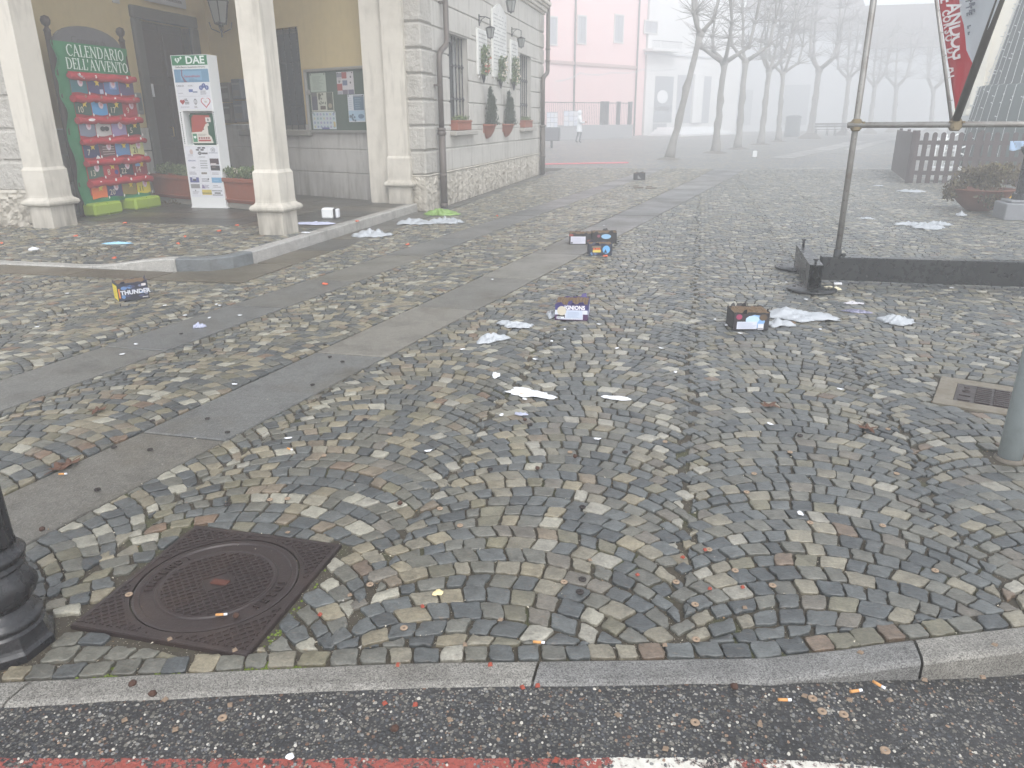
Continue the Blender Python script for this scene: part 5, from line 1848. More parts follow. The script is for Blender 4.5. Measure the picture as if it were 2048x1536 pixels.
for i in range(len(prof) - 1):
    for k in range(32): fs.append((i * 32 + k, i * 32 + (k + 1) % 32, (i + 1) * 32 + (k + 1) % 32, (i + 1) * 32 + k))
m.add(vs, fs, 0, False)
m.build('shaft', M_IRON, t)
lantern(t, (c[0], c[1], 3.45), .45, M_IRON, M_LGLASS)

t = thing('sign_post', 'plain galvanised steel post standing in the cobbles at the right edge', 'post', (1.42, 3.43, 0))
m = MB(); m.tube([(1.43, 3.44, -.02), (1.452, 3.46, 1.2), (1.475, 3.48, 2.6)], .048, 24); m.lathe([(.048, 2.6), (.03, 2.62), (.001, 2.625)], 24, (1.475, 3.48, 0)); m.build('tube', M_GALV, t)
m = MB(); m.lathe([(.062, -.01), (.056, .004), (.05, .006)], 20, (1.43, 3.44, 0)); m.build('concrete_collar', plain('foot_concrete', (104, 98, 88), .9, .2, 18, .5), t)

# ------------------------------------------------------------------ banner gantry: black steel beams, tubes and clamps
BY = 7.24
t = thing('banner_gantry', 'gantry of scaffold tubes standing on black steel ballast beams with round foot plates', 'gantry', (1.08, 7.2, 0))
MB_ = Matrix.Translation((1.12, 7.27, 0)) @ Matrix.Rotation(math.radians(1.0), 4, 'Z')
m = MB(); m.M = MB_
m.box(.02, 4.2, -.05, .06, .035, .245, bev=.004); m.box(.02, 4.2, -.056, -.0505, .20, .238); m.build('ballast_beam', M_BLACKST, t)
# cross beam: hollow rectangular tube
ca, cb2 = G(1626, 583), G(1601, 540)
dirv = (cb2 - ca).normalized()
MC = Matrix(((dirv.y, dirv.x, 0, ca.x), (-dirv.x, dirv.y, 0, ca.y), (0, 0, 1, 0), (0, 0, 0, 1)))
Lc = (cb2 - ca).length + .12
m = MB(); m.M = MC
m.box(-.055, -.049, -.02, Lc, .025, .235); m.box(.049, .055, -.02, Lc, .025, .235); m.box(-.0488, .0488, -.02, Lc, .229, .235); m.box(-.0488, .0488, -.02, Lc, .025, .031); m.box(-.0488, .0488, Lc - .01, Lc - .001, .032, .228)
m.build('cross_beam', M_BLACKST, t)
for y_, px_ in ((.04, 0), (Lc - .06, 0)):
    p = MC @ Vector((-.03 if y_ > .1 else -.01, y_, 0))
    m = MB(); m.lathe([(.001, .004), (.205, .004), (.21, .008), (.21, .02), (.205, .024), (.001, .024)], 40, p); 
    for k in range(4): m.lathe([(.014, .024), (.014, .03), (.001, .031)], 6, p + Vector((.15 * math.cos(1.2 + 1.57 * k), .15 * math.sin(1.2 + 1.57 * k), 0)), 0, False)
    m.build('foot_plate', M_BLACKST, t)
    m = MB()
    q = MC @ Vector((0.0, y_ + (.02 if y_ < .1 else -.05), 0))
    hh = .06 if y_ > .1 else .03
    m.tube([(q.x, q.y, .23), (q.x, q.y, .235 + hh)], .012, 8); m.lathe([(.02, 0), (.022, .004), (.022, .014), (.001, .016)], 6, (q.x, q.y, .233 + hh), 0, False); m.build('levelling_bolt', M_IRON, t)
m = MB(); m.tube([(1.27, BY, .246), (1.275, BY, 1.4), (1.285, BY, 4.2)], .0255, 14); m.build('upright_tube', M_TUBE, t)
m = MB(); m.lathe([(.034, .244), (.034, .31), (.03, .315)], 14, (1.27, BY, 0)); m.lathe([(.012, 0), (.02, .01), (.02, .03), (.001, .035)], 6, (1.32, BY - .02, .25), 0, False); m.build('socket', M_BLACKST, t)
m = MB(); m.tube([(1.2, BY - .05, 1.372), (4.4, BY - .05, 1.372)], .0245, 14); m.build('cross_tube', M_TUBE, t)


def clamp(p, name='clamp'):
    m = MB()
    m.box(p[0] - .045, p[0] + .045, p[1] - .035, p[1] + .03, p[2] - .036, p[2] + .036, bev=.01)
    m.box(p[0] - .034, p[0] + .034, p[1] - .04, p[1] + .04, p[2] - .05, p[2] + .05, bev=.01)
    m.tube([(p[0] - .06, p[1] - .03, p[2] + .02), (p[0] + .06, p[1] - .03, p[2] + .02)], .007, 6)
    m.tube([(p[0] - .015, p[1] - .06, p[2] - .02), (p[0] - .015, p[1] + .02, p[2] - .02)], .008, 6)
    m.lathe([(.014, -.008), (.014, .008)], 6, (p[0] + .05, p[1] - .03, p[2] + .02), 0, False)
    m.build(name, plain('clamp_metal', (128, 116, 92), .5, .2, 20, .2, 80, .5), t)


clamp((1.272, BY - .03, 1.372))
clamp((2.03, BY - .05, 1.372))


def ray_y(px, py, Y):
    d = camray(px, py); k = Y / d.y
    return Vector((d.x * k, Y, CAM_H + d.z * k))


P0 = ray_y(1910, 244, BY - .06)
Sd = ray_y(2000, 0, 6.75)           # dark strut leans towards us
Sl = ray_y(1874, 14, 7.75)          # pale pole leans back
m = MB(); m.tube([tuple(P0 + Vector((0, -.02, .02))), tuple(P0 + (Sd - P0) * 2.0)], .031, 14); m.build('dark_strut', plain('dark_tube', (84, 80, 74), .5, .12, 9, metal=.3), t)
Pl = P0 + Vector((-.02, .04, .02))
m = MB(); m.tube([tuple(Pl), tuple(Pl + (Sl - Pl) * 2.0)], .0135, 10); m.build('banner_pole', M_TUBE, t)
# the banner itself, stretched between pole and strut
bt = thing('banner', 'red and white lettered banner hanging slack between a pale pole and a dark strut', 'banner', tuple(P0))
rowsY = [232, 205, 180, 150, 128, 100, 75, 50, 25, 0, -40, -90, -150]
Lx = [1909, 1906, 1902, 1898, 1894, 1890, 1886, 1882, 1878, 1875, 1869, 1862, 1853]
Rx = [1913, 1923, 1932, 1941, 1950, 1960, 1969, 1979, 1989, 1999, 2014, 2034, 2058]
Bx = [1913, 1923, 1932, 1941, 1946, 1933, 1931, 1928, 1921, 1919, 1918, 1920, 1922]
bm_ = MB()
NB = 14
vs, fs, mi = [], [], []
def ban(px, py, f):
    """point on the slack cloth: depth runs from the pole (f=0) to the strut (f=1)"""
    kz_ = max(0, (232 - py) / 232.0)
    Y = (BY - .06) + kz_ * ((7.75 - BY) * (1 - f) + (6.75 - BY) * f) + .05 * math.sin(f * 9 + py * .015) * min(1, kz_ * 2) * math.sin(math.pi * f)
    return ray_y(px, py, Y)
for y_, l_, r_, b_ in zip(rowsY, Lx, Rx, Bx):
    l_ += 3
    for j in range(NB + 1):
        px = l_ + (b_ - l_) * j / 7 if j <= 7 else b_ + (r_ - b_) * (j - 7) / 7
        f = (px - l_) / max(1, r_ - l_)
        vs.append(tuple(ban(px, y_, f)))
for i in range(len(rowsY) - 1):
    for j in range(NB):
        fs.append((i * (NB + 1) + j, i * (NB + 1) + j + 1, (i + 1) * (NB + 1) + j + 1, (i + 1) * (NB + 1) + j))
        mi.append(0 if j < 7 else 1)
b0 = bm_.add(vs, fs, 0, True)
bm_.m = mi
cloth = bm_.build('cloth', [plain('banner_red', (196, 44, 58), .5, .06, 6), plain('banner_white', (206, 212, 218), .5, .05, 6)], bt, recalc=False)
so = cloth.modifiers.new('thick', 'SOLIDIFY'); so.thickness = .004; so.offset = 0
# lettering running down the cloth
M_BW, M_BG = plain('banner_lettering', (226, 222, 220), .6), plain('banner_small_print', (120, 124, 134), .6)
m = MB()
tmp = MB()
def run_text(s, path, size, mi, sq=.8):
    n = len(s)
    for k, ch in enumerate(s):
        if ch == ' ': continue
        a_ = path(k / n); b_ = path((k + 1) / n)
        mid = (a_ + b_) / 2
        r_ = (b_ - a_).normalized()
        nv = -(camray(1930, 90).normalized())
        up = nv.cross(r_).normalized()
        up = (up + r_ * -.45).normalized()          # slanted italics
        nn = r_.cross(up).normalized()
        m.text(ch, mid + nv * .02, r_, nn.cross(r_), size, mi, .003, squeeze=sq, bold=.003)
def seg(p, q, f): return lambda t_: ban(p[0] + (q[0] - p[0]) * t_, p[1] + (q[1] - p[1]) * t_, f)
run_text('LANDOG', seg((1903, -18), (1919, 118), .35), .145, 0, .85)
run_text('NEL CORSO DI AI', seg((1884, -30), (1908, 158), .15), .075, 0, .9)
run_text('TUTTE LE', seg((1934, -30), (1941, 72), .55), .05, 1, .9)
run_text('ORE', seg((1944, -10), (1943, 28), .62), .05, 1, .9)
m.build('lettering', [M_BW, M_BG], bt)
m = MB()
for k in range(5):
    py = 20 + 45 * k
    a_ = ban(1877 + .155 * py * .9, py, 0); b_ = Pl + (Sl - Pl) * ((232 - py) / 218.0)
    m.tube([tuple(a_), tuple(b_), tuple(b_ + Vector((-.012, .01, .02)))], .004, 5)
m.build('lashing', plain('lashing_white', (196, 194, 188), .6), bt)

# ------------------------------------------------------------------ spent firework batteries
M_CARD = plain('tube_cardboard', (112, 92, 70), .85, .2, 40, .2, 80); M_BURNT = plain('burnt_paper', (42, 36, 32), .9, .3, 60)


def firework(px, py, yaw, W, D, H, nx_, ny_, body, fn, lab, side=None):
    """box of spent tubes; px,py is the near corner of its front (local x=0,y=0)"""
    M0 = place(px, py, yaw)
    loc = tuple(M0.translation)
    t = thing('firework_box', lab, 'firework box', loc, 'spent firework boxes')
    m = MB(); m.M = M0
    m.box(0, W, 0, D, .002, H - .012, bev=.003)
    r_ = random.Random(int(px))
    # torn rim
    for x0, x1, y0, y1 in ((0, W, 0, .003), (0, W, D - .003, D), (0, .003, .0031, D - .0031), (W - .003, W, .0031, D - .0031)):
        k = 8
        for i in range(k):
            if x1 - x0 > y1 - y0: m.box(x0 + (x1 - x0) * i / k, x0 + (x1 - x0) * (i + 1) / k, y0, y1, H - .0121, H + r_.uniform(-.006, .006))
            else: m.box(x0, x1, y0 + (y1 - y0) * i / k, y0 + (y1 - y0) * (i + 1) / k, H - .0121, H + r_.uniform(-.006, .006))
    for _ in range(7):
        side_ = r_.choice((0, 1, 2, 3))
        u0_ = r_.uniform(.0, .75); wf = r_.uniform(.12, .28); hf_ = r_.uniform(.008, .03); out_ = r_.uniform(-.012, .03)
        if side_ < 2:
            y_ = (-.001, D + .001)[side_]; sg_ = (-1, 1)[side_]
            q4 = [(W * u0_, y_, H - .006), (W * min(1, u0_ + wf), y_, H - .006), (W * min(1, u0_ + wf * .8), y_ + sg_ * out_, H + hf_), (W * (u0_ + wf * .25), y_ + sg_ * out_ * .6, H + hf_ * .7)]
        else:
            x_ = (-.001, W + .001)[side_ - 2]; sg_ = (-1, 1)[side_ - 2]
            q4 = [(x_, D * u0_, H - .006), (x_, D * min(1, u0_ + wf), H - .006), (x_ + sg_ * out_, D * min(1, u0_ + wf * .8), H + hf_), (x_ + sg_ * out_ * .6, D * (u0_ + wf * .25), H + hf_ * .7)]
        m.add(q4 + [(p[0] + .0015, p[1] + .0015, p[2] + .001) for p in q4], [(0, 1, 2, 3), (7, 6, 5, 4), (0, 4, 5, 1), (1, 5, 6, 2), (2, 6, 7, 3), (3, 7, 4, 0)])
    m.build('carton', body, t)
    m = MB(); m.M = M0
    for i in range(nx_):
        for j in range(ny_):
            cx_, cy_ = W * (i + .5) / nx_, D * (j + .5) / ny_
            rr_ = min(W / nx_, D / ny_) * .47
            z = H + r_.uniform(-.004, .003)
            m.lathe([(rr_, H - .03), (rr_, z), (rr_ * .8, z), (rr_ * .78, H - .03)], 9, (cx_, cy_, 0), 0)
            m.lathe([(rr_ * .78, H - .025), (.0005, H - .025)], 9, (cx_, cy_, 0), 1, False)
    m.build('tubes', [M_CARD, M_BURNT], t)
    a = Art(M0 @ Vector((0, 0, 0)), M0.to_3x3() @ Vector((1, 0, 0)), (0, 0, 1), .0014)
    fn(a, W, H, r_)
    a.build('front_print', t)
    if side:
        a = Art(M0 @ Vector((W if side[0] > 0 else 0, 0 if side[0] > 0 else D, 0)), M0.to_3x3() @ Vector((0, side[0], 0)), (0, 0, 1), .0014)
        side[1](a, D, H, r_)
        a.build('side_print', t)
    return t


DARK = (38, 40, 50)
B_NAVY, B_BLACK, B_PURP = plain('carton_navy', (40, 44, 66), .55, .15, 30), plain('carton_black', (44, 42, 44), .6, .2, 30), plain('carton_purple', (66, 56, 110), .55, .12, 30)


def f_ign(a, W, H, r_):
    a.rect(.0, .08, W, H - .012, (58, 54, 116)); a.rect(0, .004, W, .08, (216, 220, 232), 2); a.rect(.0, .004, .02, .045, (74, 44, 84), 3); a.rect(W - .035, .004, W, .05, (74, 44, 84), 3); a.rect(.02, .004, W - .03, .009, (74, 44, 84), 4)
    a.text('IGNIONS', W * .6, .098, .042, (232, 228, 236), 3, bold=.002, squeeze=.9)
    a.disc(.05, .075, .034, .036, (204, 196, 178), 4); a.rect(.02, .02, .075, .045, (46, 44, 40), 3); a.rect(.012, .014, .07, .03, (226, 230, 238), 5)
    for k in range(6): a.rect(.016 + k * .005, .017, .018 + k * .005, .027, (60, 60, 66), 6)
    a.rect(.085, .02, W - .04, .078, (200, 210, 228), 5); a.lines(.095, .026, W - .05, .07, 6, (168, 180, 200), 6, r_, .3)


firework(1110, 640, math.radians(5), .245, .25, .125, 10, 9, B_PURP, f_ign, 'violet firework box lettered IGNIONS with a torn white flap, in the middle of the square',
         (1, lambda a, W, H, r_: (a.rect(0, .05, W, H - .012, (66, 70, 128)), a.rect(.02, .02, W, .06, (196, 200, 218), 2), a.rect(0, .002, W, .02, (66, 42, 78), 2), a.text('IGN', W * .6, .075, .04, (214, 216, 232), 3))))


def f_blue2(a, W, H, r_):
    a.rect(0, .004, W, H - .012, (46, 42, 46)); a.disc(.035, .1, .022, .02, (160, 62, 96), 2, 9); a.disc(.15, .065, .07, .05, (136, 176, 220), 2, 11); a.disc(.13, .08, .05, .03, (190, 216, 238), 3, 9)
    a.rect(.022, .012, .165, .066, (212, 216, 228), 4); a.lines(.03, .018, .16, .06, 5, (184, 190, 206), 5, r_, .35); a.rect(.172, .008, .212, .05, (224, 224, 230), 4)
    a.disc(.205, .095, .03, .024, (96, 78, 58), 3, 7)
    for k in range(5): a.rect(.176 + k * .007, .012, .18 + k * .007, .02, (90, 92, 100), 5)


firework(1466, 661, math.radians(13), .25, .2, .13, 9, 7, B_BLACK, f_blue2, 'black firework box with a pale blue burst, beside a big white plastic sheet')
firework(239, 604, math.radians(52), .24, .17, .155, 11, 5, B_NAVY, lambda a, W, H, r_: (
    a.rect(0, .004, W, H - .012, (36, 38, 52)), [a.disc(r_.uniform(.02, W - .02), r_.uniform(.03, H - .03), r_.uniform(.01, .028), r_.uniform(.006, .018), [(96, 130, 178), (70, 74, 104), (120, 126, 150), (56, 60, 92)][k % 4], 2, 8) for k in range(16)],
    a.text('THUNDER', .135, .07, .05, (206, 208, 216), 4, bold=.002), a.rect(.19, .115, .225, .135, (214, 208, 210), 3), a.rect(.185, .016, .23, .022, (200, 196, 196), 3), a.rect(.004, .03, .016, .11, (208, 128, 56), 3)),
    'navy firework box with a yellow end label, left of the stone wheel tracks',
    (-1, lambda a, W, H, r_: (a.rect(.008, .008, W - .008, H - .02, (226, 204, 62)), a.lines(.03, .03, W - .04, H - .04, 5, (196, 178, 60), 2, r_, .25))))
firework(1138, 489, math.radians(8), .27, .22, .13, 9, 7, B_BLACK, lambda a, W, H, r_: (a.rect(.0, .1, .05, .125, (150, 76, 70)), a.rect(.02, .01, .2, .098, (212, 212, 224), 2), a.lines(.03, .02, .19, .085, 6, (188, 190, 204), 3, r_, .3), a.disc(.035, .022, .01, .01, (40, 40, 44), 4), a.rect(.22, .03, .265, .06, (120, 64, 56), 2)),
         'black firework box with a plain white label, left one of three on the wheel track')
firework(1184, 487, math.radians(12), .3, .22, .13, 11, 7, B_BLACK, lambda a, W, H, r_: (a.disc(.08, .09, .02, .018, (150, 90, 104), 2), a.disc(.17, .085, .06, .03, (150, 190, 222), 2), a.rect(.0, .004, W, .03, (40, 40, 46), 1)),
         'black firework box with a bent rim, right one of three together on the wheel track')
firework(1178, 512, math.radians(15), .255, .17, .13, 8, 5, B_NAVY, lambda a, W, H, r_: (
    a.rect(0, .004, W, H - .012, (46, 50, 64)), a.rect(.04, .04, .13, .07, (220, 198, 92), 2), a.text('SUPER', .085, .077, .03, (206, 98, 58), 3, bold=.002), a.disc(.19, .07, .042, .045, (112, 176, 226), 2), a.poly([(.165, .035), (.2, .035), (.182, .075)], (46, 50, 64), 3),
    [a.disc(r_.uniform(.01, .12), r_.uniform(.01, .035), .012, .008, [(110, 150, 190), (80, 84, 120)][k % 2], 2, 7) for k in range(8)], a.rect(.03, .09, .13, .11, (120, 112, 92), 2)),
         'navy firework box with a light blue emblem, front one of three on the wheel track')
firework(1268, 360, math.radians(10), .28, .22, .17, 7, 6, B_BLACK, lambda a, W, H, r_: a.poly([(.09, .03), (.18, .03), (.09, .12)], (150, 150, 150), 2), 'dark firework box standing alone far down the wheel tracks')
for px, py, yaw, lab in ((1268, 377, .3, 'torn flat cardboard piece on the paving in front of the far firework box'), (1291, 378, .1, 'torn flat cardboard piece right of another one in front of the far firework box')):
    M0 = place(px, py, yaw); m = MB(); m.M = M0
    m.prism([(0, 0), (.2, .02), (.24, .1), (.15, .2), (.02, .16)], .003, .03); m.prism([(.02, .16), (.15, .2), (.14, .24), (.03, .22)], .02, .05)
    tag(m.build('cardboard_piece', plain('dull_card', (116, 108, 98), .9)), lab, 'cardboard', 'cardboard pieces far down the square')

# ------------------------------------------------------------------ fence, lit cone tree, bowl planter and pillar at the right
FA, FB, FC = G(1815, 367), G(2075, 373), G(1785, 341)
M_FENCE = plain('fence_brown', (66, 52, 50), .7, .2, 9, .2, 40)


def fence_run(A, B, t, pitch=.172, wdt=.1, H=1.13):
    Mf = frame_of(A, B)
    L = (Vector((B[0], B[1], 0)) - Vector((A[0], A[1], 0))).length
    z0 = A[2]
    m = MB(); m.M = Mf
    for k in range(int(L / pitch) + 1):
        x = k * pitch
        pts = [(x, .02), (x + wdt, .02), (x + wdt, H - .05)] + [(x + wdt / 2 + wdt / 2 * math.cos(math.pi * i / 6), H - .05 + wdt / 2 * math.sin(math.pi * i / 6)) for i in range(1, 6)] + [(x, H - .05)]
        m.prism([(p[0], p[1] + z0) for p in pts], .02, .042, axes=((0, 0, 0), (1, 0, 0), (0, 0, 1), (0, 1, 0)))
    m.build('slats', M_FENCE, t)
    m = MB(); m.M = Mf
    for z in (.2, .52, .86): m.box(0, L, -.02, .0195, z0 + z, z0 + z + .09)
    m.build('rails', M_FENCE, t)
    for x in (-.06, L / 2, L - .03):
        m = MB(); m.M = Mf; m.box(x, x + .08, -.1, -.022, z0, z0 + H + .04, bev=.01); m.build('post', M_FENCE, t)


t = thing('picket_fence', 'dark brown picket fence with rounded slats, the long run facing the street', 'fence', tuple(FA), 'brown picket fence runs')
fence_run(FA, FB, t)
t = thing('picket_fence', 'dark brown picket fence, the short side run with close slats going back', 'fence', tuple(FC), 'brown picket fence runs')
fence_run(FC, FA + (FC - FA).normalized() * .12, t, .115, .1, 1.1)
Mf = frame_of(FA, FB)
cl0, cl1 = onwall(FA, FB, 2020, 282), onwall(FA, FB, 2044, 300)
m = MB(); m.M = Mf
vs, fs = [], []
for i in range(9):
    for k in range(9):
        u_, v_ = i / 8, k / 8
        vs.append((cl0[0] + (cl1[0] - cl0[0]) * u_, .06 + .02 * math.sin(u_ * 7 + v_ * 3), cl1[1] - .02 * (1 - v_) * math.sin(u_ * 5) + (cl0[1] - cl1[1]) * v_))
for i in range(8):
    for k in range(8): fs.append((i * 9 + k, (i + 1) * 9 + k, (i + 1) * 9 + k + 1, i * 9 + k + 1))
m.add(vs, fs, 0, True)
ob = m.build('cloth', plain('pale_blue_cloth', (158, 184, 214), .8), recalc=False); so = ob.modifiers.new('thick', 'SOLIDIFY'); so.thickness = .006
tag(ob, 'pale blue cloth hung over the brown picket fence', 'cloth')
# white boxes and frames standing inside the fence
p0, p1 = onwall(FA, FB, 1842, 345), onwall(FA, FB, 1915, 345)
m = MB(); m.M = Mf; m.box(p0[0] + .2, p1[0] + .2, -1.1, -.85, .02, .34, bev=.02); m.box(p0[0] + .5, p1[0] - .1, -1.0, -.9, .341, .42, bev=.02)
tag(m.build('crate', M_WHITE), 'long white crate lying behind the brown picket fence', 'crate')
for k, (px, hh) in enumerate(((1853, .95), (1898, .8), (1872, 1.06))):
    u_, _ = onwall(FA, FB, px, 300)
    m = MB(); m.M = Mf
    m.tube([(u_ + .3, -1.7, .0), (u_ + .3, -1.7, hh)], .03, 8); m.tube([(u_ + .05, -1.7, hh * .75), (u_ + .55, -1.7, hh)], .02, 6); m.tube([(u_ + .55, -1.7, hh * .7), (u_ + .05, -1.7, hh * .95)], .02, 6)
    tag(m.build('light_figure', M_WHITE), ['thin white light figure behind the fence, nearest its corner', 'thin white light figure behind the fence, shorter one farther right', 'thin white light figure behind the fence, tallest one in the middle'][k], 'light figure', 'white light figures inside the fence')
# cone tree
cb = G(2066, 352)
ctr = Vector((cb[0] + .25, cb[1] + 1.3, cb[2]))
t = thing('cone_tree', 'tall dark green cone shaped christmas tree hung with strings of white lights', 'christmas tree', tuple(ctr))
M_CONE = plain('dark_green_net', (50, 66, 64), .85, .2, 5, .5, 20)
m = MB(); m.lathe([(1.72, 0), (1.5, 1.6), (1.42, 2.2), (1.38, 2.22)], 40, ctr, 0, True); m.build('lower_cone', M_CONE, t)
m = MB(); m.lathe([(1.24, 2.1), (.95, 4.0), (.5, 6.6), (.02, 9.0)], 40, ctr, 0, True); m.build('upper_cone', M_CONE, t)
M_STRING = plain('light_string', (206, 210, 210), .5)
m = MB(); rcn = random.Random(14)
for k in range(26):
    an = math.pi * (.9 + 1.3 * k / 25)
    pr = []
    for z, r_ in ((.05, 1.74), (1.6, 1.52), (2.2, 1.44), (2.24, 1.27), (4.0, .98), (6.6, .53)):
        pr.append((ctr.x + r_ * math.cos(an + .012 * math.sin(z * 3)), ctr.y + r_ * math.sin(an + .012 * math.sin(z * 3)), ctr.z + z))
    m.tube(pr, .006, 4)
    for a_, b_ in zip(pr, pr[1:]):
        L = (Vector(b_) - Vector(a_)).length
        for i in range(int(L / .3)):
            p = Vector(a_).lerp(Vector(b_), (i + rcn.random()) / max(1, L / .3))
            o_ = Vector((math.cos(an), math.sin(an), 0)) * .05 + Vector((rcn.gauss(0, .02), rcn.gauss(0, .02), .02))
            m.tube([tuple(p), tuple(p + o_)], [.006, .014], 4)
m.build('light_strings', M_STRING, t)
# bowl planter
bc = G(1955, 421)
t = thing('bowl_planter', 'wide terracotta bowl planter with a brownish bushy plant spilling over', 'planter', tuple(bc))
m = MB(); m.lathe([(.16, .0), (.19, .02), (.31, .12), (.42, .25), (.46, .33), (.475, .335), (.475, .352), (.45, .352), (.4, .3), (.001, .28)], 40, bc); m.build('bowl', plain('aged_terracotta', (126, 84, 68), .75, .2, 9, .2, 50), t)
m = MB(); rb = random.Random(77)
bl = [((bc[0] + rb.gauss(0, .2), bc[1] + rb.gauss(0, .2), bc[2] + .45 + rb.uniform(0, .16)), (.22, .22, .16)) for _ in range(12)] + [((bc[0] - .42, bc[1] - .1, bc[2] + .38), (.2, .2, .14)), ((bc[0] - .5, bc[1] - .16, bc[2] + .25), (.14, .12, .12)), ((bc[0] - .05, bc[1] - .38, bc[2] + .3), (.25, .1, .18)), ((bc[0] + .05, bc[1] - .42, bc[2] + .2), (.18, .08, .14))]
foliage(m, bl, 2300, .075, rb, 0, .5)
foliage(m, [((bc[0] + .12, bc[1], bc[2] + .62), (.24, .2, .1))], 500, .07, rb, 1, .8)
for _ in range(46):
    a_ = rb.uniform(0, 6.28); r_ = rb.uniform(.2, .55)
    m.tube([(bc[0] + .1 * math.cos(a_), bc[1] + .1 * math.sin(a_), bc[2] + .35), (bc[0] + r_ * .7 * math.cos(a_), bc[1] + r_ * .7 * math.sin(a_), bc[2] + .62), (bc[0] + r_ * 1.1 * math.cos(a_), bc[1] + r_ * 1.1 * math.sin(a_), bc[2] + rb.uniform(.35, .75))], .005, 4, 0)
m.build('plant', [M_DRYLEAF, leaf_mat('mixed_leaves', (96, 88, 58), (136, 124, 86))], t)
# square pillar foot
pb = G(2036, 441)
t = thing('lamp_pillar', 'dark metal lamp pillar on a square granite foot at the right edge', 'lamp post', tuple(pb))
m = MB(); m.box(pb[0] - .19, pb[0] + .35, pb[1], pb[1] + .5, -.01, .24, bev=.015); m.box(pb[0] - .13, pb[0] + .3, pb[1] + .05, pb[1] + .45, .241, .28, bev=.012); ob = m.build('granite_foot', plain('granite_grey', (132, 134, 138), .6, .15, 30, .2), t)
m = MB(); m.lathe([(.15, .281), (.145, .36), (.11, .38), (.1, .9), (.12, .93), (.15, .97), (.16, 1.02), (.1, 1.05), (.08, 1.1), (.07, 3.0)], 12, (pb[0] + .09, pb[1] + .25, 0), 0, False); m.build('shaft', M_IRON, t)
y0, y1 = G(2001, 386, .12), G(2034, 402, .02)
t = thing('yellow_board', 'narrow yellow board lying askew beside the granite foot of the pillar', 'board', tuple(y1))
dv_ = (y1 - y0); nv_ = Vector((0, 0, 1)).cross(dv_).normalized() * .09
m = MB()
for f0, f1 in ((0, .48), (.54, 1)):
    p, q = y0 + dv_ * f0, y0 + dv_ * f1
    m.add([tuple(p - nv_), tuple(q - nv_), tuple(q + nv_), tuple(p + nv_), tuple(p - nv_ + Vector((0, 0, .03))), tuple(q - nv_ + Vector((0, 0, .03))), tuple(q + nv_ + Vector((0, 0, .03))), tuple(p + nv_ + Vector((0, 0, .03)))], [(0, 3, 2, 1), (4, 5, 6, 7), (0, 1, 5, 4), (1, 2, 6, 5), (2, 3, 7, 6), (3, 0, 4, 7)])
m.build('panel', plain('yellow_plastic', (226, 184, 30), .5), t)
m = MB(); p, q = y0 + dv_ * .4, y0 + dv_ * .6; m.tube([tuple(p + Vector((0, 0, -.004))), tuple(q + Vector((0, 0, -.004)))], .02, 6); m.build('hinge', M_IRON, t)

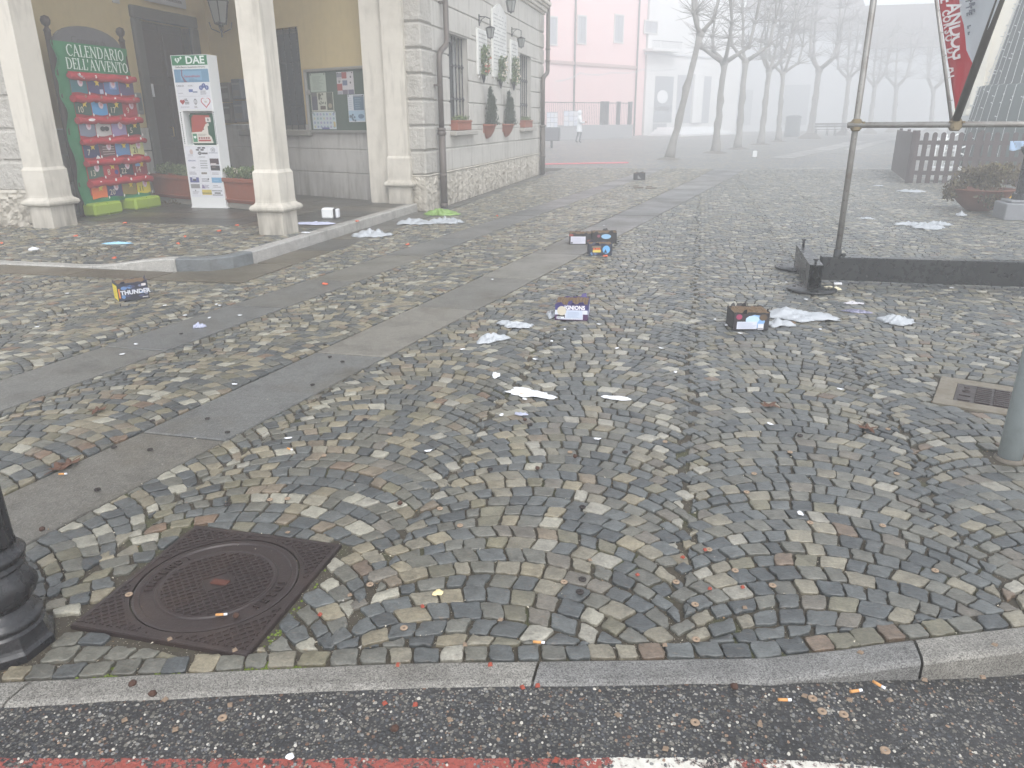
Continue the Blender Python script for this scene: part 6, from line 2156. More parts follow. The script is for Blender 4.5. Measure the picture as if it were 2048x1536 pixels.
# ------------------------------------------------------------------ pollarded trees along the square
def tree(base, fork_z, seed, lean, r0, lab, scale=1.0):
    r_ = random.Random(seed)
    b = Vector(base)
    t = thing('pollarded_tree', lab, 'tree', tuple(b), 'pollarded trees along the square')
    F = b + Vector((lean[0], lean[1], fork_z))
    m = MB()
    n = 12
    pts, rad = [], []
    for i in range(n + 1):
        f = i / n
        p = b.lerp(F, f) + Vector((r_.gauss(0, .012), r_.gauss(0, .012), 0)) * (1 if 0 < i < n else 0)
        pts.append(tuple(p)); rad.append(r0 * (1.35 - .5 * min(1, f * 5)) * (1 - .22 * f) * (1 + .1 * r_.random()) + (.03 if i in (4, 7) else 0))
    rad[-1] = r0 * .95
    m.tube(pts, rad, 10)
    m.sphere(tuple(F), r0 * 1.05, 10)
    m.build('trunk', M_BARK, t)
    m = MB()
    nl = r_.choice((3, 4, 4))
    a0 = r_.uniform(0, 6.28)
    knobs = []
    for k in range(nl):
        a_ = a0 + 6.283 * k / nl + r_.uniform(-.4, .4)
        out = r_.uniform(.35, .85) * scale
        d = Vector((math.cos(a_), math.sin(a_), 0))
        p1 = F + d * out * .5 + Vector((0, 0, .25 * scale)); p2 = F + d * out + Vector((0, 0, r_.uniform(.4, .75) * scale)); p3 = p2 + d * .15 + Vector((0, 0, r_.uniform(.4, .8) * scale))
        m.tube([tuple(F), tuple(p1), tuple(p2), tuple(p3)], [r0 * .62, r0 * .48, r0 * .42, r0 * .36], 8)
        m.sphere(tuple(p2), r0 * .6, 8); m.sphere(tuple(p3), r0 * .62, 8)
        knobs += [p2, p3]
        for q in range(r_.choice((1, 2, 2))):
            dd = d * r_.uniform(-.2, .4) + Vector((r_.gauss(0, .15), r_.gauss(0, .15), 0))
            p4 = p3 + dd * .6 + Vector((0, 0, r_.uniform(.5, .9) * scale)); p5 = p4 + dd * .4 + Vector((0, 0, r_.uniform(.5, 1.0) * scale))
            m.tube([tuple(p3), tuple(p4), tuple(p5)], [r0 * .3, r0 * .24, r0 * .2], 6)
            m.sphere(tuple(p4), r0 * .3, 6)
            knobs += [p4, p5]
            p6 = p5 + Vector((r_.gauss(0, .25), r_.gauss(0, .25), r_.uniform(.7, 1.5)))
            m.tube([tuple(p5), tuple((p5 + p6) / 2 + Vector((r_.gauss(0, .06), r_.gauss(0, .06), 0))), tuple(p6)], [r0 * .16, r0 * .1, .008], 5)
    for kn in knobs:                                  # thin shoots
        for _ in range(20):
            d = Vector((r_.gauss(0, 1), r_.gauss(0, 1), r_.uniform(-.3, .9))).normalized()
            L = r_.uniform(.35, 1.1) * scale
            p1 = kn + d * L * .5 + Vector((0, 0, .06)); p2 = kn + d * L + Vector((0, 0, .2 * L))
            m.tube([tuple(kn), tuple(p1), tuple(p2)], [.013, .009, .004], 4, caps=False)
    m.build('crown', M_BARK, t)
    m = MB()
    vs = []
    prof = [(r0 * 3.4, -.03), (r0 * 2.9, .07), (r0 * 2.1, .2), (r0 * 1.3, .34), (r0 * .9, .38)] if r0 > .17 and seed != 1 else [(r0 * 3.6, -.03), (r0 * 2.6, .03), (r0 * 1.5, .06), (r0, .08)]
    m.lathe(prof, 16, tuple(b), 0, True)
    m.v = [(p[0] + mnoise.noise(Vector(p) * 2.3) * .12, p[1] + mnoise.noise(Vector(p) * 2.3 + Vector((7, 0, 0))) * .12, p[2] + .03 * mnoise.noise(Vector(p) * 4)) for p in m.v]
    m.build('earth_mound', M_SOIL, t)
    return t


TR = [((1338, 319), 70, (1398, 70)), ((1430, 306), 126, (1448, 126)), ((1475, 298), 123, (1491, 123)), ((1521, 289), 141, (1538, 141)), ((1556, 283.5), 147, (1566, 147)), ((1620, 277), 140, (1638, 140)),
      ((1686, 270.5), 158, (1698, 158)), ((1738, 267), 172, (1750, 172)), ((1786, 264.5), 174, (1794, 174)), ((1862, 262.5), 180, (1868, 180))]
TL = ['nearest pollarded tree with a tall leaning trunk and few limbs', 'second pollarded tree from the town hall, wide forked, on an earth mound', 'third pollarded tree from the town hall, close behind the second', 'fourth pollarded tree from the town hall, with a low side limb',
      'fifth pollarded tree from the town hall, slim and close to the fourth', 'sixth pollarded tree, thick trunk just right of the dark bin', 'seventh pollarded tree, faint, just left of the upright scaffold tube', 'eighth pollarded tree, faint, just right of the upright scaffold tube',
      'ninth pollarded tree, very faint in the fog left of the fence', 'farthest pollarded tree, almost lost in the fog above the fence']
for i, ((bx, by), fy, (fx, _)) in enumerate(TR):
    b = G(bx, by)
    d = math.hypot(b[0], b[1])
    fz = zat(b, fy) - b[2]
    # sideways lean so that the fork stands where the photo has it
    px_, _ = proj((b[0], b[1], b[2] + fz))
    side = (fx - px_) * (d / 1580.0)
    lean = (rgt[0] * side, rgt[1] * side)
    tree(b, fz, i + 1, lean, [.145, .165, .165, .17, .16, .23, .2, .2, .21, .21][i], TL[i], [1.0, 1.15, 1.15, 1.15, 1.15, 1.4, 1.35, 1.4, 1.5, 1.5][i])

# ------------------------------------------------------------------ buildings round the square, far in the fog
def facade(name, lab, pa, pb_, H, mat, depth=10, roofz=None, feats=(), base=None, extra=None):
    A, B = G(*pa), G(*pb_)
    Mx = frame_of(A, B)
    L = (Vector((B[0], B[1], 0)) - Vector((A[0], A[1], 0))).length
    z0 = min(A[2], B[2]) - .3
    t = thing(name, lab, 'building', (A[0], A[1], z0))
    holes = []
    for f in feats:
        (x0, zt), (x1, zb) = onwall(A, B, f[1], f[2]), onwall(A, B, f[3], f[4])
        holes.append((f[0], min(x0, x1), max(x0, x1), min(zb, zt), max(zb, zt), f[5]))
    m = MB(); m.M = Mx; m.box(0, L, -depth, 0, z0, H); m.build('wall', mat, t)
    for kind, x0, x1, zb, zt, c in holes:
        if kind == 'window':
            m = MB(); m.M = Mx; m.box(x0 - .1, x1 + .1, .002, .07, zb - .12, zb - .02); m.box(x0 - .09, x0, .002, .06, zb - .018, zt + .09); m.box(x1, x1 + .09, .002, .06, zb - .018, zt + .09); m.box(x0 + .002, x1 - .002, .002, .06, zt, zt + .09)
            wn_ = m.build('window', plain('far_window_frame', (206, 204, 200), .7), t)
            m = MB(); m.M = Mx; m.box(x0 + .002, x1 - .002, .002, .02, zb - .018, zt - .002); m.box((x0 + x1) / 2 - .04, (x0 + x1) / 2 + .04, .021, .04, zb, zt - .004); m.build('pane', c, wn_)
        elif kind == 'shop_window' or kind == 'doorway':
            m = MB(); m.M = Mx; m.box(x0, x1, .003, .03, zb, zt); w_ = m.build(kind, c, t)
        elif kind == 'band':
            m = MB(); m.M = Mx; m.box(x0, x1, .003, .12, zb, zt); m.build('band', c, t)
        elif kind == 'balcony':
            m = MB(); m.M = Mx; m.box(x0, x1, .003, 1.0, zb, zb + .18)
            bl_ = m.build('balcony', c, t)
            m = MB(); m.M = Mx
            for k in range(int((x1 - x0) / .15) + 1): m.tube([(x0 + .15 * k, .95, zb + .18), (x0 + .15 * k, .95, zt)], .012, 4)
            m.box(x0, x1, .93, .97, zt - .04, zt); m.build('railing', M_IRON, bl_)
        elif kind == 'pipe':
            m = MB(); m.M = Mx; m.tube([(x0, .09, z0), (x0, .09, H)], .07, 8); m.build('downpipe', c, t)
        elif kind == 'pillar':
            m = MB(); m.M = Mx; m.box(x0, x1, .003, .25, zb, zt, bev=.03); m.build('pilaster', c, t)
        elif kind == 'disc':
            m = MB(); m.M = Mx; cx_, cz_ = (x0 + x1) / 2, (zb + zt) / 2
            m.prism([(cx_ + (x1 - x0) / 2 * math.cos(6.2832 * k / 20), cz_ + (zt - zb) / 2 * math.sin(6.2832 * k / 20)) for k in range(20)], .031, .06, axes=((0, 0, 0), (1, 0, 0), (0, 0, 1), (0, 1, 0))); m.build('round_sign', c, t)
    if roofz:
        m = MB(); m.M = Mx; m.prism([(.5, H - .1), (-depth - .6, H - .1), (-depth / 2, roofz)], -.5, L + .5, axes=((0, 0, 0), (0, 1, 0), (0, 0, 1), (1, 0, 0))); m.build('roof', plain('far_roof', (104, 96, 92), .8), t)
    return t, Mx, L, z0


M_PINK = plain('pink_render', (240, 204, 200), .85, .05, .6, dirt=(236, 206, 202))  # far wall and window colours here are paled, fog painted in
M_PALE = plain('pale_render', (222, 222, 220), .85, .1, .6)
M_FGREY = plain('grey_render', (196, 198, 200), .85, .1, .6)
M_SHUT = plain('dull_window', (164, 167, 170), .5)
facade('pink_building', 'pale red rendered building with shuttered windows beyond the town hall', (1070, 278.5), (1283, 270.5), 13.5, M_PINK, 9,
       feats=[('window', 1098, 34, 1112, 88, M_SHUT), ('window', 1156, 32, 1170, 86, M_SHUT), ('window', 1230, 30, 1244, 84, M_SHUT), ('band', 1072, 125, 1272, 132, plain('dull_band', (190, 160, 152), .8)), ('pipe', 1150, 0, 1151, 250, M_BROWNP), ('pipe', 1278, 0, 1279, 250, M_BROWNP)])
facade('grey_building', 'grey building with a shop window, pillars and a balcony, right of the pink one', (1287, 270.5), (1470, 265), 12.0, M_PALE, 10,
       feats=[('window', 1290, 42, 1313, 66, M_SHUT), ('balcony', 1288, 82, 1345, 106, M_PALE), ('shop_window', 1311, 152, 1342, 245, plain('shop_dark', (150, 155, 158), .5)), ('disc', 1314, 180, 1334, 207, M_WHITE), ('doorway', 1356, 150, 1384, 246, M_SHUT), ('pillar', 1386, 148, 1398, 246, M_PALE), ('doorway', 1400, 152, 1416, 246, M_SHUT),
              ('band', 1288, 108, 1460, 116, M_FGREY), ('doorway', 1308, 213, 1338, 222, M_WHITE), ('doorway', 1306, 247, 1332, 262, M_SHUT)])
facade('pale_building', 'pale building with a gabled roof behind the second row of trees', (1452, 264), (1560, 262.5), 10.5, M_FGREY, 10, 13.5, feats=[('doorway', 1476, 180, 1500, 250, M_SHUT)])
A_, B_ = G(1440, 262.8), G(1755, 262.0)
facade('gabled_house', 'large gabled house barely visible in the fog behind the bin', (1555, 262), (1700, 261.2), 9.0, M_FGREY, 10, 13.0, feats=[('doorway', 1570, 170, 1612, 250, M_SHUT)])
facade('long_building', 'long pale building fading into the fog behind the scaffold tube', (1690, 261), (1915, 260), 7.5, M_FGREY, 9, 11.5)
# white steps in front of the grey building
s0, s1 = G(1362, 273), G(1474, 268)
t = thing('entrance_steps', 'broad white steps before the grey building', 'steps', tuple(s0))
Mx = frame_of(s0, s1); L = (s1 - s0).length
for k in range(4):
    m = MB(); m.M = Mx; m.box(.4 * k, L - .4 * k, -3, -.42 * k, s0[2] - .2 if k == 0 else s0[2] + .16 * k + .001, s0[2] + .16 * (k + 1)); m.build('step', M_WHITE, t)
# cream church on the right
CA, CB = G(1893, 292), G(2120, 296)
Mx = frame_of(CA, CB)
t = thing('church', 'cream church front with a grey plinth and pilasters behind the cone tree', 'building', tuple(CA))
L = (CB - CA).length
M_CHURCH = plain('church_cream', (222, 216, 196), .85, .08, .8, dirt=(196, 188, 168))
m = MB(); m.M = Mx; m.box(0, L, -9, 0, -.3, 12); m.build('wall', M_CHURCH, t)
x0, zt = onwall(CA, CB, 1900, 216)
m = MB(); m.M = Mx; m.box(-.05, L, .002, .16, -.3, zt - .35, bev=.02); m.build('plinth', plain('plinth_grey', (158, 160, 160), .85), t)
for p0, p1 in ((1952, 1972), (2040, 2062)):
    u0, _ = onwall(CA, CB, p0, 150); u1, _ = onwall(CA, CB, p1, 150)
    m = MB(); m.M = Mx; m.box(u0, u1, .002, .25, zt - .05, 12); m.box(u0 - .1, u1 + .1, .002, .33, zt - .34, zt - .06, bev=.04); m.build('pilaster', M_CHURCH, t)
m = MB(); m.M = Mx
u0, _ = onwall(CA, CB, 1950, 200)
m.tube([(u0 - .25, .12, zt), (u0 - .25, .12, zt + 2.2)], .1, 10); m.box(u0 - .45, u0 - .05, .003, .26, zt + 2.2, zt + 2.4, bev=.03); m.build('column', M_CHURCH, t)
m = MB(); m.M = Mx; m.box(-.2, L + .2, -9.2, .3, 12.001, 12.5, bev=.05); m.build('cornice', M_CHURCH, t)

# iron railing on a low wall, with paper notices, in front of the pink building
RA, RB = G(1080, 281.5), G(1262, 275.5)
Mx = frame_of(RA, RB); L = (RB - RA).length
t = thing('railing_wall', 'iron railing on a dark low wall in front of the pink building', 'railing', tuple(RA))
m = MB(); m.M = Mx; m.box(0, L, -.15, .15, RA[2] - .2, RA[2] + .95, bev=.02); m.build('low_wall', plain('dark_wall', (158, 157, 158), .9), t)  # dark wall given a pale colour that imitates fog
m = MB(); m.M = Mx
zt = RA[2] + 2.35
k = 0
while k * .16 < L: m.tube([(k * .16, 0, RA[2] + .951), (k * .16, 0, zt)], .012, 4); k += 1
m.box(0, L, -.03, .03, zt, zt + .05); m.build('bars', M_IRON, t)
for px in (1204, 1213, 1236, 1259):
    u_, _ = onwall(RA, RB, px, 240); m = MB(); m.M = Mx; m.box(u_ - .1, u_ + .1, -.12, .12, RA[2] + .951, zt + .12); m.build('post', M_IRON, t)
for px0, px1, py0, py1, lab in ((1090, 1111, 225, 255, 'board of small white notices on the railing, left one near the drainpipe'), (1124, 1153, 222, 252, 'board of small white notices on the railing, behind the person in white')):
    (u0, z1_), (u1, z0_) = onwall(RA, RB, px0, py0), onwall(RA, RB, px1, py1)
    a = Art(Mx @ Vector((u0, .19, z0_)), Mx.to_3x3() @ Vector((1, 0, 0)), (0, 0, 1), .006)
    wd_, h = u1 - u0, z1_ - z0_
    a.rect(-.02, -.02, wd_ + .02, h + .02, (160, 162, 168))
    nc = 2 if wd_ < .85 else 3
    for i in range(nc):
        for j in range(3): a.rect(wd_ * (i + .06) / nc, h * (j + .06) / 3, wd_ * (i + .94) / nc, h * (j + .94) / 3, [(222, 224, 232), (226, 226, 230), (216, 220, 232)][(i + j) % 3], 2)
    ob = a.build('notice_case', None); tag(ob, lab, 'notice case', 'notice cases on the railing')
# dark box on one leg at the left of the railing
bb = G(1103, 296)
t = thing('litter_bin', 'grey box shaped bin on one leg beside the far drainpipe', 'bin', tuple(bb))
m = MB(); m.tube([tuple(bb), (bb[0], bb[1], bb[2] + .35)], .06, 8); m.build('leg', M_IRON, t)
m = MB(); m.box(bb[0] - .5, bb[0] + .42, bb[1] - .2, bb[1] + .2, bb[2] + .351, bb[2] + 1.0, bev=.04); m.build('bin_box', plain('bin_grey', (98, 98, 104), .6), t)  # bin colour paled towards the fog
# sagging strings of fairy lights across the pink facade
t = thing('fairy_lights', 'sagging white fairy light string across the pink building', 'fairy lights', tuple(G(1100, 281)))
m = MB()
for (xa, ya), (xb, yb), sag in (((1088, 163), (1136, 147), 8), (((1136, 147)), (1200, 146), 9), ((1200, 146), (1262, 140), 8), ((1262, 140), (1326, 138), 6)):
    pts = []
    for k in range(13):
        f = k / 12
        u_, z_ = onwall(RA, RB, xa + (xb - xa) * f, ya + (yb - ya) * f + sag * 4 * f * (1 - f) * .5)
        pts.append(tuple(Mx @ Vector((u_, 1.2, z_))))
    m.tube(pts, .012, 5)
    for p in pts: m.sphere((p[0], p[1], p[2] - .05), .035, 6)
m.build('light_string', M_STRING, t)
# narrow red strip across the paving, round bin, benches, little easel
p0, p1 = G(1085, 329), G(1255, 326)
m = MB(); d_ = (p1 - p0).normalized(); n_ = Vector((-d_.y, d_.x, 0)) * .14
m.add([tuple(p0 - n_), tuple(p1 - n_), tuple(p1 + n_), tuple(p0 + n_)] + [tuple(q + Vector((0, 0, .035))) for q in (p0 - n_, p1 - n_, p1 + n_, p0 + n_)], [(0, 3, 2, 1), (4, 5, 6, 7), (0, 1, 5, 4), (1, 2, 6, 5), (2, 3, 7, 6), (3, 0, 4, 7)])
tag(m.build('red_mat', plain('red_mat', (222, 140, 146), .8)), 'narrow red mat stretched across the paving beyond the town hall corner', 'mat')
bb = G(1583, 273)
t = thing('round_bin', 'dark cylindrical bin with a domed lid between the trees', 'bin', tuple(bb))
m = MB(); m.lathe([(.5, 0), (.52, .1), (.52, 1.2), (.5, 1.25)], 20, bb); m.build('drum', plain('bin_dark', (110, 116, 118), .5), t)  # dark bin painted paler, as if faded by fog
m = MB(); m.lathe([(.56, 1.25), (.56, 1.32), (.4, 1.42), (.001, 1.45)], 20, bb); m.build('lid', plain('bin_dark', (110, 116, 118), .5), t)
for px, py, lab in ((1650, 271.5, 'park bench with curled legs in the fog, nearer the dark bin'), (1672, 271, 'park bench with curled legs in the fog, nearer the scaffold tube')):
    q = G(px, py)
    Mb = Matrix.Translation(q) @ Matrix.Rotation(YAW * .3, 4, 'Z')
    t = thing('park_bench', lab, 'bench', tuple(q), 'benches under the trees')
    m = MB(); m.M = Mb
    for k in range(3): m.box(-.8, .8, -.2 + k * .15, -.08 + k * .15, .42, .46)
    m.build('seat', M_WOODD, t)
    m = MB(); m.M = Mb
    for k in range(2): m.box(-.8, .8, .25, .28, .58 + k * .17, .7 + k * .17)
    m.build('backrest', M_WOODD, t)
    for sx in (-.65, .65):
        m = MB(); m.M = Mb; m.tube([(sx, -.25, 0), (sx, -.1, .12), (sx, -.2, .3), (sx, -.15, .42), (sx, .2, .42), (sx, .28, .85)], .03, 6); m.tube([(sx, .3, 0), (sx, .15, .15), (sx, .22, .42)], .03, 6); m.build('leg', M_IRON, t)
q = G(1509, 316)
t = thing('easel_sign', 'small white sign on a low stand between the trees and the wheel track', 'sign', tuple(q))
m = MB(); m.box(q[0] - .08, q[0] + .08, q[1], q[1] + .02, q[2] + .04, q[2] + .26); m.build('panel', M_WHITE, t)
m = MB()
for sx in (-.075, .075): m.tube([(q[0] + sx, q[1] + .035, q[2]), (q[0] + sx, q[1] + .032, q[2] + .28)], .01, 5)
m.build('stand', M_IRON, t)
# pale stone lines crossing the far paving
sb, stn = MB(), []
def strip(pts, wdt):
    for (a_, b_) in zip(pts, pts[1:]):
        A_, B_ = G(*a_), G(*b_)
        d_ = (B_ - A_).normalized(); n_ = Vector((-d_.y, d_.x, 0)) * wdt / 2
        slab([tuple((A_ - n_)[:2]), tuple((B_ - n_)[:2]), tuple((B_ + n_)[:2]), tuple((A_ + n_)[:2])], .006, rs, [(176, 174, 168)])
strip([(1543, 336.5), (1700, 337), (1786, 338)], .3)
strip([(1644, 307), (1720, 306.5), (1800, 307)], .3)
strip([(1560, 316), (1640, 300), (1720, 282)], .9)
strip([(1700, 300), (1750, 286), (1790, 277)], .6)
lines_ = sb.build('paving_lines', M_SLAB)
set_tint(lines_, stn)
tag(lines_, None, None, None, 'structure')


# ------------------------------------------------------------------ person in a white hooded coat walking past
def skin_mesh(verts, edges, sub=2):
    me = bpy.data.meshes.new('body')
    me.from_pydata([v[:3] for v in verts], edges, [])
    ob = bpy.data.objects.new('body', me)
    COL.objects.link(ob)
    sk = ob.modifiers.new('skin', 'SKIN')
    for i, v in enumerate(verts): me.skin_vertices[0].data[i].radius = (v[3], v[4] if len(v) > 4 else v[3])
    me.skin_vertices[0].data[0].use_root = True
    ss = ob.modifiers.new('sub', 'SUBSURF'); ss.levels = sub; ss.render_levels = sub
    dg = bpy.context.evaluated_depsgraph_get()
    me2 = bpy.data.meshes.new_from_object(ob.evaluated_get(dg))
    bpy.data.objects.remove(ob)
    return me2


pp = G(1158, 286)
pt_ = thing('person', 'person in a white hooded coat and dark trousers walking, arms folded over something', 'person', tuple(pp))
k = 1.78 / 1.75
V = [(0, 0, .95, .13, .1), (0, .0, 1.15, .13, .1), (0, .01, 1.35, .15, .1), (0, .02, 1.47, .08), (.02, .02, 1.56, .062), (.05, .02, 1.66, .085, .075), (.05, .02, 1.73, .06),
     (.0, -.17, 1.42, .06), (.06, -.22, 1.15, .045), (.26, -.1, 1.13, .036), (.33, -.06, 1.14, .034), (.0, .19, 1.42, .06), (.06, .24, 1.15, .045), (.26, .12, 1.15, .036), (.33, .08, 1.17, .034),
     (.02, -.09, .9, .09), (.1, -.09, .5, .062), (.02, -.09, .09, .045), (.15, -.09, .04, .04), (-.02, .09, .9, .09), (-.06, .09, .5, .062), (-.2, .09, .1, .045), (-.07, .09, .04, .04)]
E_ = [(0, 1), (1, 2), (2, 3), (3, 4), (4, 5), (5, 6), (2, 7), (7, 8), (8, 9), (9, 10), (2, 11), (11, 12), (12, 13), (13, 14), (0, 15), (15, 16), (16, 17), (17, 18), (0, 19), (19, 20), (20, 21), (21, 22)]
for w_i, sy in ((10, 1), (14, -1)):
    wx = V[w_i]
    for f_, (dy, dz, L) in enumerate(((.028 * sy, .016, .07), (.03 * sy, .006, .08), (.03 * sy, -.004, .075), (.026 * sy, -.014, .06), (.012, .03, .045))):
        b_ = len(V)
        V += [(wx[0] + .03, wx[1] + dy * .4, wx[2] + dz, .0095), (wx[0] + .03 + L * .5, wx[1] + dy, wx[2] + dz, .009), (wx[0] + .03 + L * .8, wx[1] + dy * 1.6, wx[2] + dz - .015, .008)]
        E_ += [(w_i, b_), (b_, b_ + 1), (b_ + 1, b_ + 2)]
bme = skin_mesh([(v[0] * k, v[1] * k, v[2] * k) + tuple(v[3:]) for v in V], E_)
M_SKINP = plain('skin', (196, 150, 128), .6)
for mm in (plain('dark_trousers', (52, 54, 64), .8), M_SKINP, plain('dark_shoes', (40, 38, 38), .6)): bme.materials.append(mm)
for p in bme.polygons:
    p.use_smooth = True
    p.material_index = 2 if p.center.z < .11 else (0 if p.center.z < 1.0 else 1)
body = bpy.data.objects.new('body', bme); COL.objects.link(body); body.parent = pt_
m = MB()
M_COAT = plain('white_coat', (232, 234, 236), .8, .04, 8, .3, 20)
prof = [(.235, .62), (.225, .75), (.2, .95), (.19, 1.08), (.205, 1.25), (.215, 1.38), (.16, 1.48), (.1, 1.53)]
vs, fs = [], []
for i, (r_, z) in enumerate(prof):
    for q in range(24):
        an = 6.2832 * q / 24
        vs.append((r_ * .72 * math.cos(an) * (1 + .03 * math.sin(5 * an + z * 9)), r_ * math.sin(an), z * k))
for i in range(len(prof) - 1):
    for q in range(24): fs.append((i * 24 + q, i * 24 + (q + 1) % 24, (i + 1) * 24 + (q + 1) % 24, (i + 1) * 24 + q))
m.add(vs, fs, 0, True)
for sy in (-1, 1): m.tube([(.0, .17 * sy, 1.44 * k), (.03, .235 * sy, 1.3 * k), (.06, .24 * sy, 1.14 * k), (.18, .16 * sy, 1.12 * k), (.3, .09 * sy, 1.15 * k)], [.075, .072, .066, .056, .05], 12)
m.build('coat', M_COAT, pt_)
m = MB()
hv, hf = [], []
for i in range(9):
    th = math.pi * (i / 8) * .98
    for q in range(17):
        ph_ = math.radians(52) + math.radians(256) * q / 16
        hv.append((.04 + .135 * math.sin(th) * math.cos(ph_), .02 + .13 * math.sin(th) * math.sin(ph_), 1.66 * k + .15 * math.cos(th)))
for i in range(8):
    for q in range(16): hf.append((i * 17 + q, i * 17 + q + 1, (i + 1) * 17 + q + 1, (i + 1) * 17 + q))
m.add(hv, hf, 0, True)
hood = m.build('hood', M_COAT, pt_, recalc=False); so = hood.modifiers.new('thick', 'SOLIDIFY'); so.thickness = .02
m = MB()
hc = Vector((.055, .02, 1.665 * k))
m.sphere((hc.x + .085, hc.y, hc.z - .01), .017, 8, 0, 1.5)
for sy in (-1, 1): m.sphere((hc.x + .07, hc.y + .032 * sy, hc.z + .012), .011, 8, 1)
m.box(hc.x + .07, hc.x + .083, hc.y - .022, hc.y + .022, hc.z - .052, hc.z - .044, 2, .003)
m.build('face', [M_SKINP, plain('eye_dark', (40, 34, 32), .3), plain('lips', (150, 90, 84), .5)], pt_)
pt_.rotation_euler = (0, 0, YAW * .4)
for ch in list(pt_.children):
    if ch.name.startswith(('coat', 'hood', 'face')):
        wl = Vector(pt_['wloc'])
        for v in ch.data.vertices: v.co = v.co + wl     # authored around the feet already

# ------------------------------------------------------------------ litter
def sheetpiece(px, py, sx, sy, h, yaw, seed, mat, name, lab, cat, group=None, z=0.0, layers=1, sharp=1.0):
    """crumpled film or paper lying on the ground, irregular outline and folds"""
    r_ = random.Random(seed)
    h *= .85
    M0 = place(px, py, yaw, z)
    n, rings = 36, 8
    m = MB(); m.M = M0
    for ly in range(layers):
        ph = [r_.uniform(0, 6.28) for _ in range(6)]
        hh = h * (1 - .35 * ly)
        vs, fs = [(0, 0, hh * .6 + .004)], []
        for i in range(1, rings + 1):
            f = i / rings
            for k in range(n):
                an = 6.2832 * k / n
                ol = 1 + .26 * math.sin(2 * an + ph[3]) * sharp * .6 + .24 * math.sin(3 * an + ph[0]) * sharp + .16 * math.sin(5 * an + ph[1]) * sharp + .12 * math.sin(11 * an + ph[2]) * sharp
                x, y = sx / 2 * ol * f * math.cos(an), sy / 2 * ol * f * math.sin(an)
                ridge = 1 - abs(2.2 * mnoise.noise((x * 4.5 / max(.1, sx) + seed, y * 3 / max(.1, sy), ly)))
                zz = hh * (.15 + .85 * max(0, ridge)) * (1 - .65 * f * f) * (.6 + .5 * mnoise.noise((x * 4 / max(.1, sx), y * 4 / max(.1, sy), seed))) + .005
                if i == rings: zz = .004 + hh * .35 * max(0, mnoise.noise((an * 2, seed, ly)))
                vs.append((x + ly * sx * .1, y, max(.004, zz) + .002 * ly))
        for k in range(n): fs.append((0, 1 + k, 1 + (k + 1) % n))
        for i in range(rings - 1):
            for k in range(n): fs.append((1 + i * n + k, 1 + (i + 1) * n + k, 1 + (i + 1) * n + (k + 1) % n, 1 + i * n + (k + 1) % n))
        m.add(vs, fs, 0, h > .04)
    ob = m.build(name, mat, recalc=False)
    so = ob.modifiers.new('thick', 'SOLIDIFY'); so.thickness = .0012; so.offset = 1
    return tag(ob, lab, cat, group)


GB = 'plastic bags on the ground'
for i, (px, py, sx, sy, h, yaw, lab) in enumerate((
        (740, 472, .42, .3, .16, .4, 'clear white plastic bag lying by the porch kerb, nearest the main column'),
        (830, 447, .48, .34, .13, .2, 'crumpled white plastic bag near the porch kerb, left of another bag'),
        (890, 446, .42, .26, .16, .1, 'crumpled white plastic bag below the drainpipe, right of another bag'),
        (1030, 652, .26, .14, .06, -.1, 'small torn white plastic film beside the wheel track'),
        (982, 681, .2, .15, .08, .7, 'thin white plastic scrap standing up a little, left of the torn film'),
        (1058, 788, .25, .13, .02, -.2, 'flat white paper napkin on the cobbles in the middle'),
        (1233, 798, .17, .05, .02, -.1, 'narrow white paper strip on the cobbles right of the napkin'),
        (1590, 634, .44, .28, .1, -.1, 'large sheet of white plastic film spread beside the black firework box'),
        (1560, 650, .2, .16, .07, .5, 'folded flap of white film at the corner of the black firework box'),
        (1792, 645, .24, .16, .09, .2, 'white plastic film piece lying alone in front of the steel beam'),
        (1815, 450, .34, .2, .09, .1, 'white torn film on the square beyond the beam, left part of a scatter'),
        (1852, 456, .42, .3, .12, 0, 'white torn film on the square beyond the beam, biggest piece of a scatter'),
        (1880, 450, .25, .2, .1, .4, 'white torn film on the square beyond the beam, right end of a scatter'),
        (1734, 438, .2, .12, .05, 0, 'small white film scrap beyond the beam, left of the scatter'),
        (1822, 384, .42, .2, .1, 0, 'white film strip lying before the corner of the picket fence'),
        (1757, 372, .2, .16, .04, 0, 'small white film scrap left of the picket fence'),
        (1921, 432, .12, .12, .12, 0, 'white crumpled ball of film in front of the bowl planter'),
        (1105, 632, .1, .16, .07, 0, 'white torn flap leaning at the left of the violet firework box'))):
    sheetpiece(px, py, sx, sy, h, yaw, 40 + i, M_BAG if 'paper' not in lab else M_PAPER, 'plastic_bag' if 'bag' in lab else ('paper_scrap' if 'paper' in lab else 'plastic_film'), lab, 'bag' if 'bag' in lab else ('paper' if 'paper' in lab else 'plastic film'), GB, layers=2 if h > .085 else 1, sharp=.8 if i != 6 else .3)
sheetpiece(880, 430, .45, .3, .2, .1, 91, M_GREENBAG, 'plastic_bag', 'crumpled lime green plastic bag below the drainpipe', 'bag', GB, layers=2)
sheetpiece(235, 488, .34, .1, .04, math.radians(20), 92, plain('blue_paper', (150, 196, 222), .6), 'paper_strip', 'pale blue paper strip lying on the cobbles before the porch', 'paper', z=.115, sharp=.3)
sheetpiece(68, 500, .14, .1, .06, 1.9, 93, M_PAPER, 'paper_scrap', 'folded white paper scrap on the cobbles before the left pilaster', 'paper', z=.06, sharp=.4)
sheetpiece(628, 448, .5, .24, .05, .1, 94, plain('bluish_paper', (196, 200, 222), .7), 'paper_sheet', 'bluish white paper sheets lying right behind the main column', 'paper', z=.133, sharp=.25, layers=2)
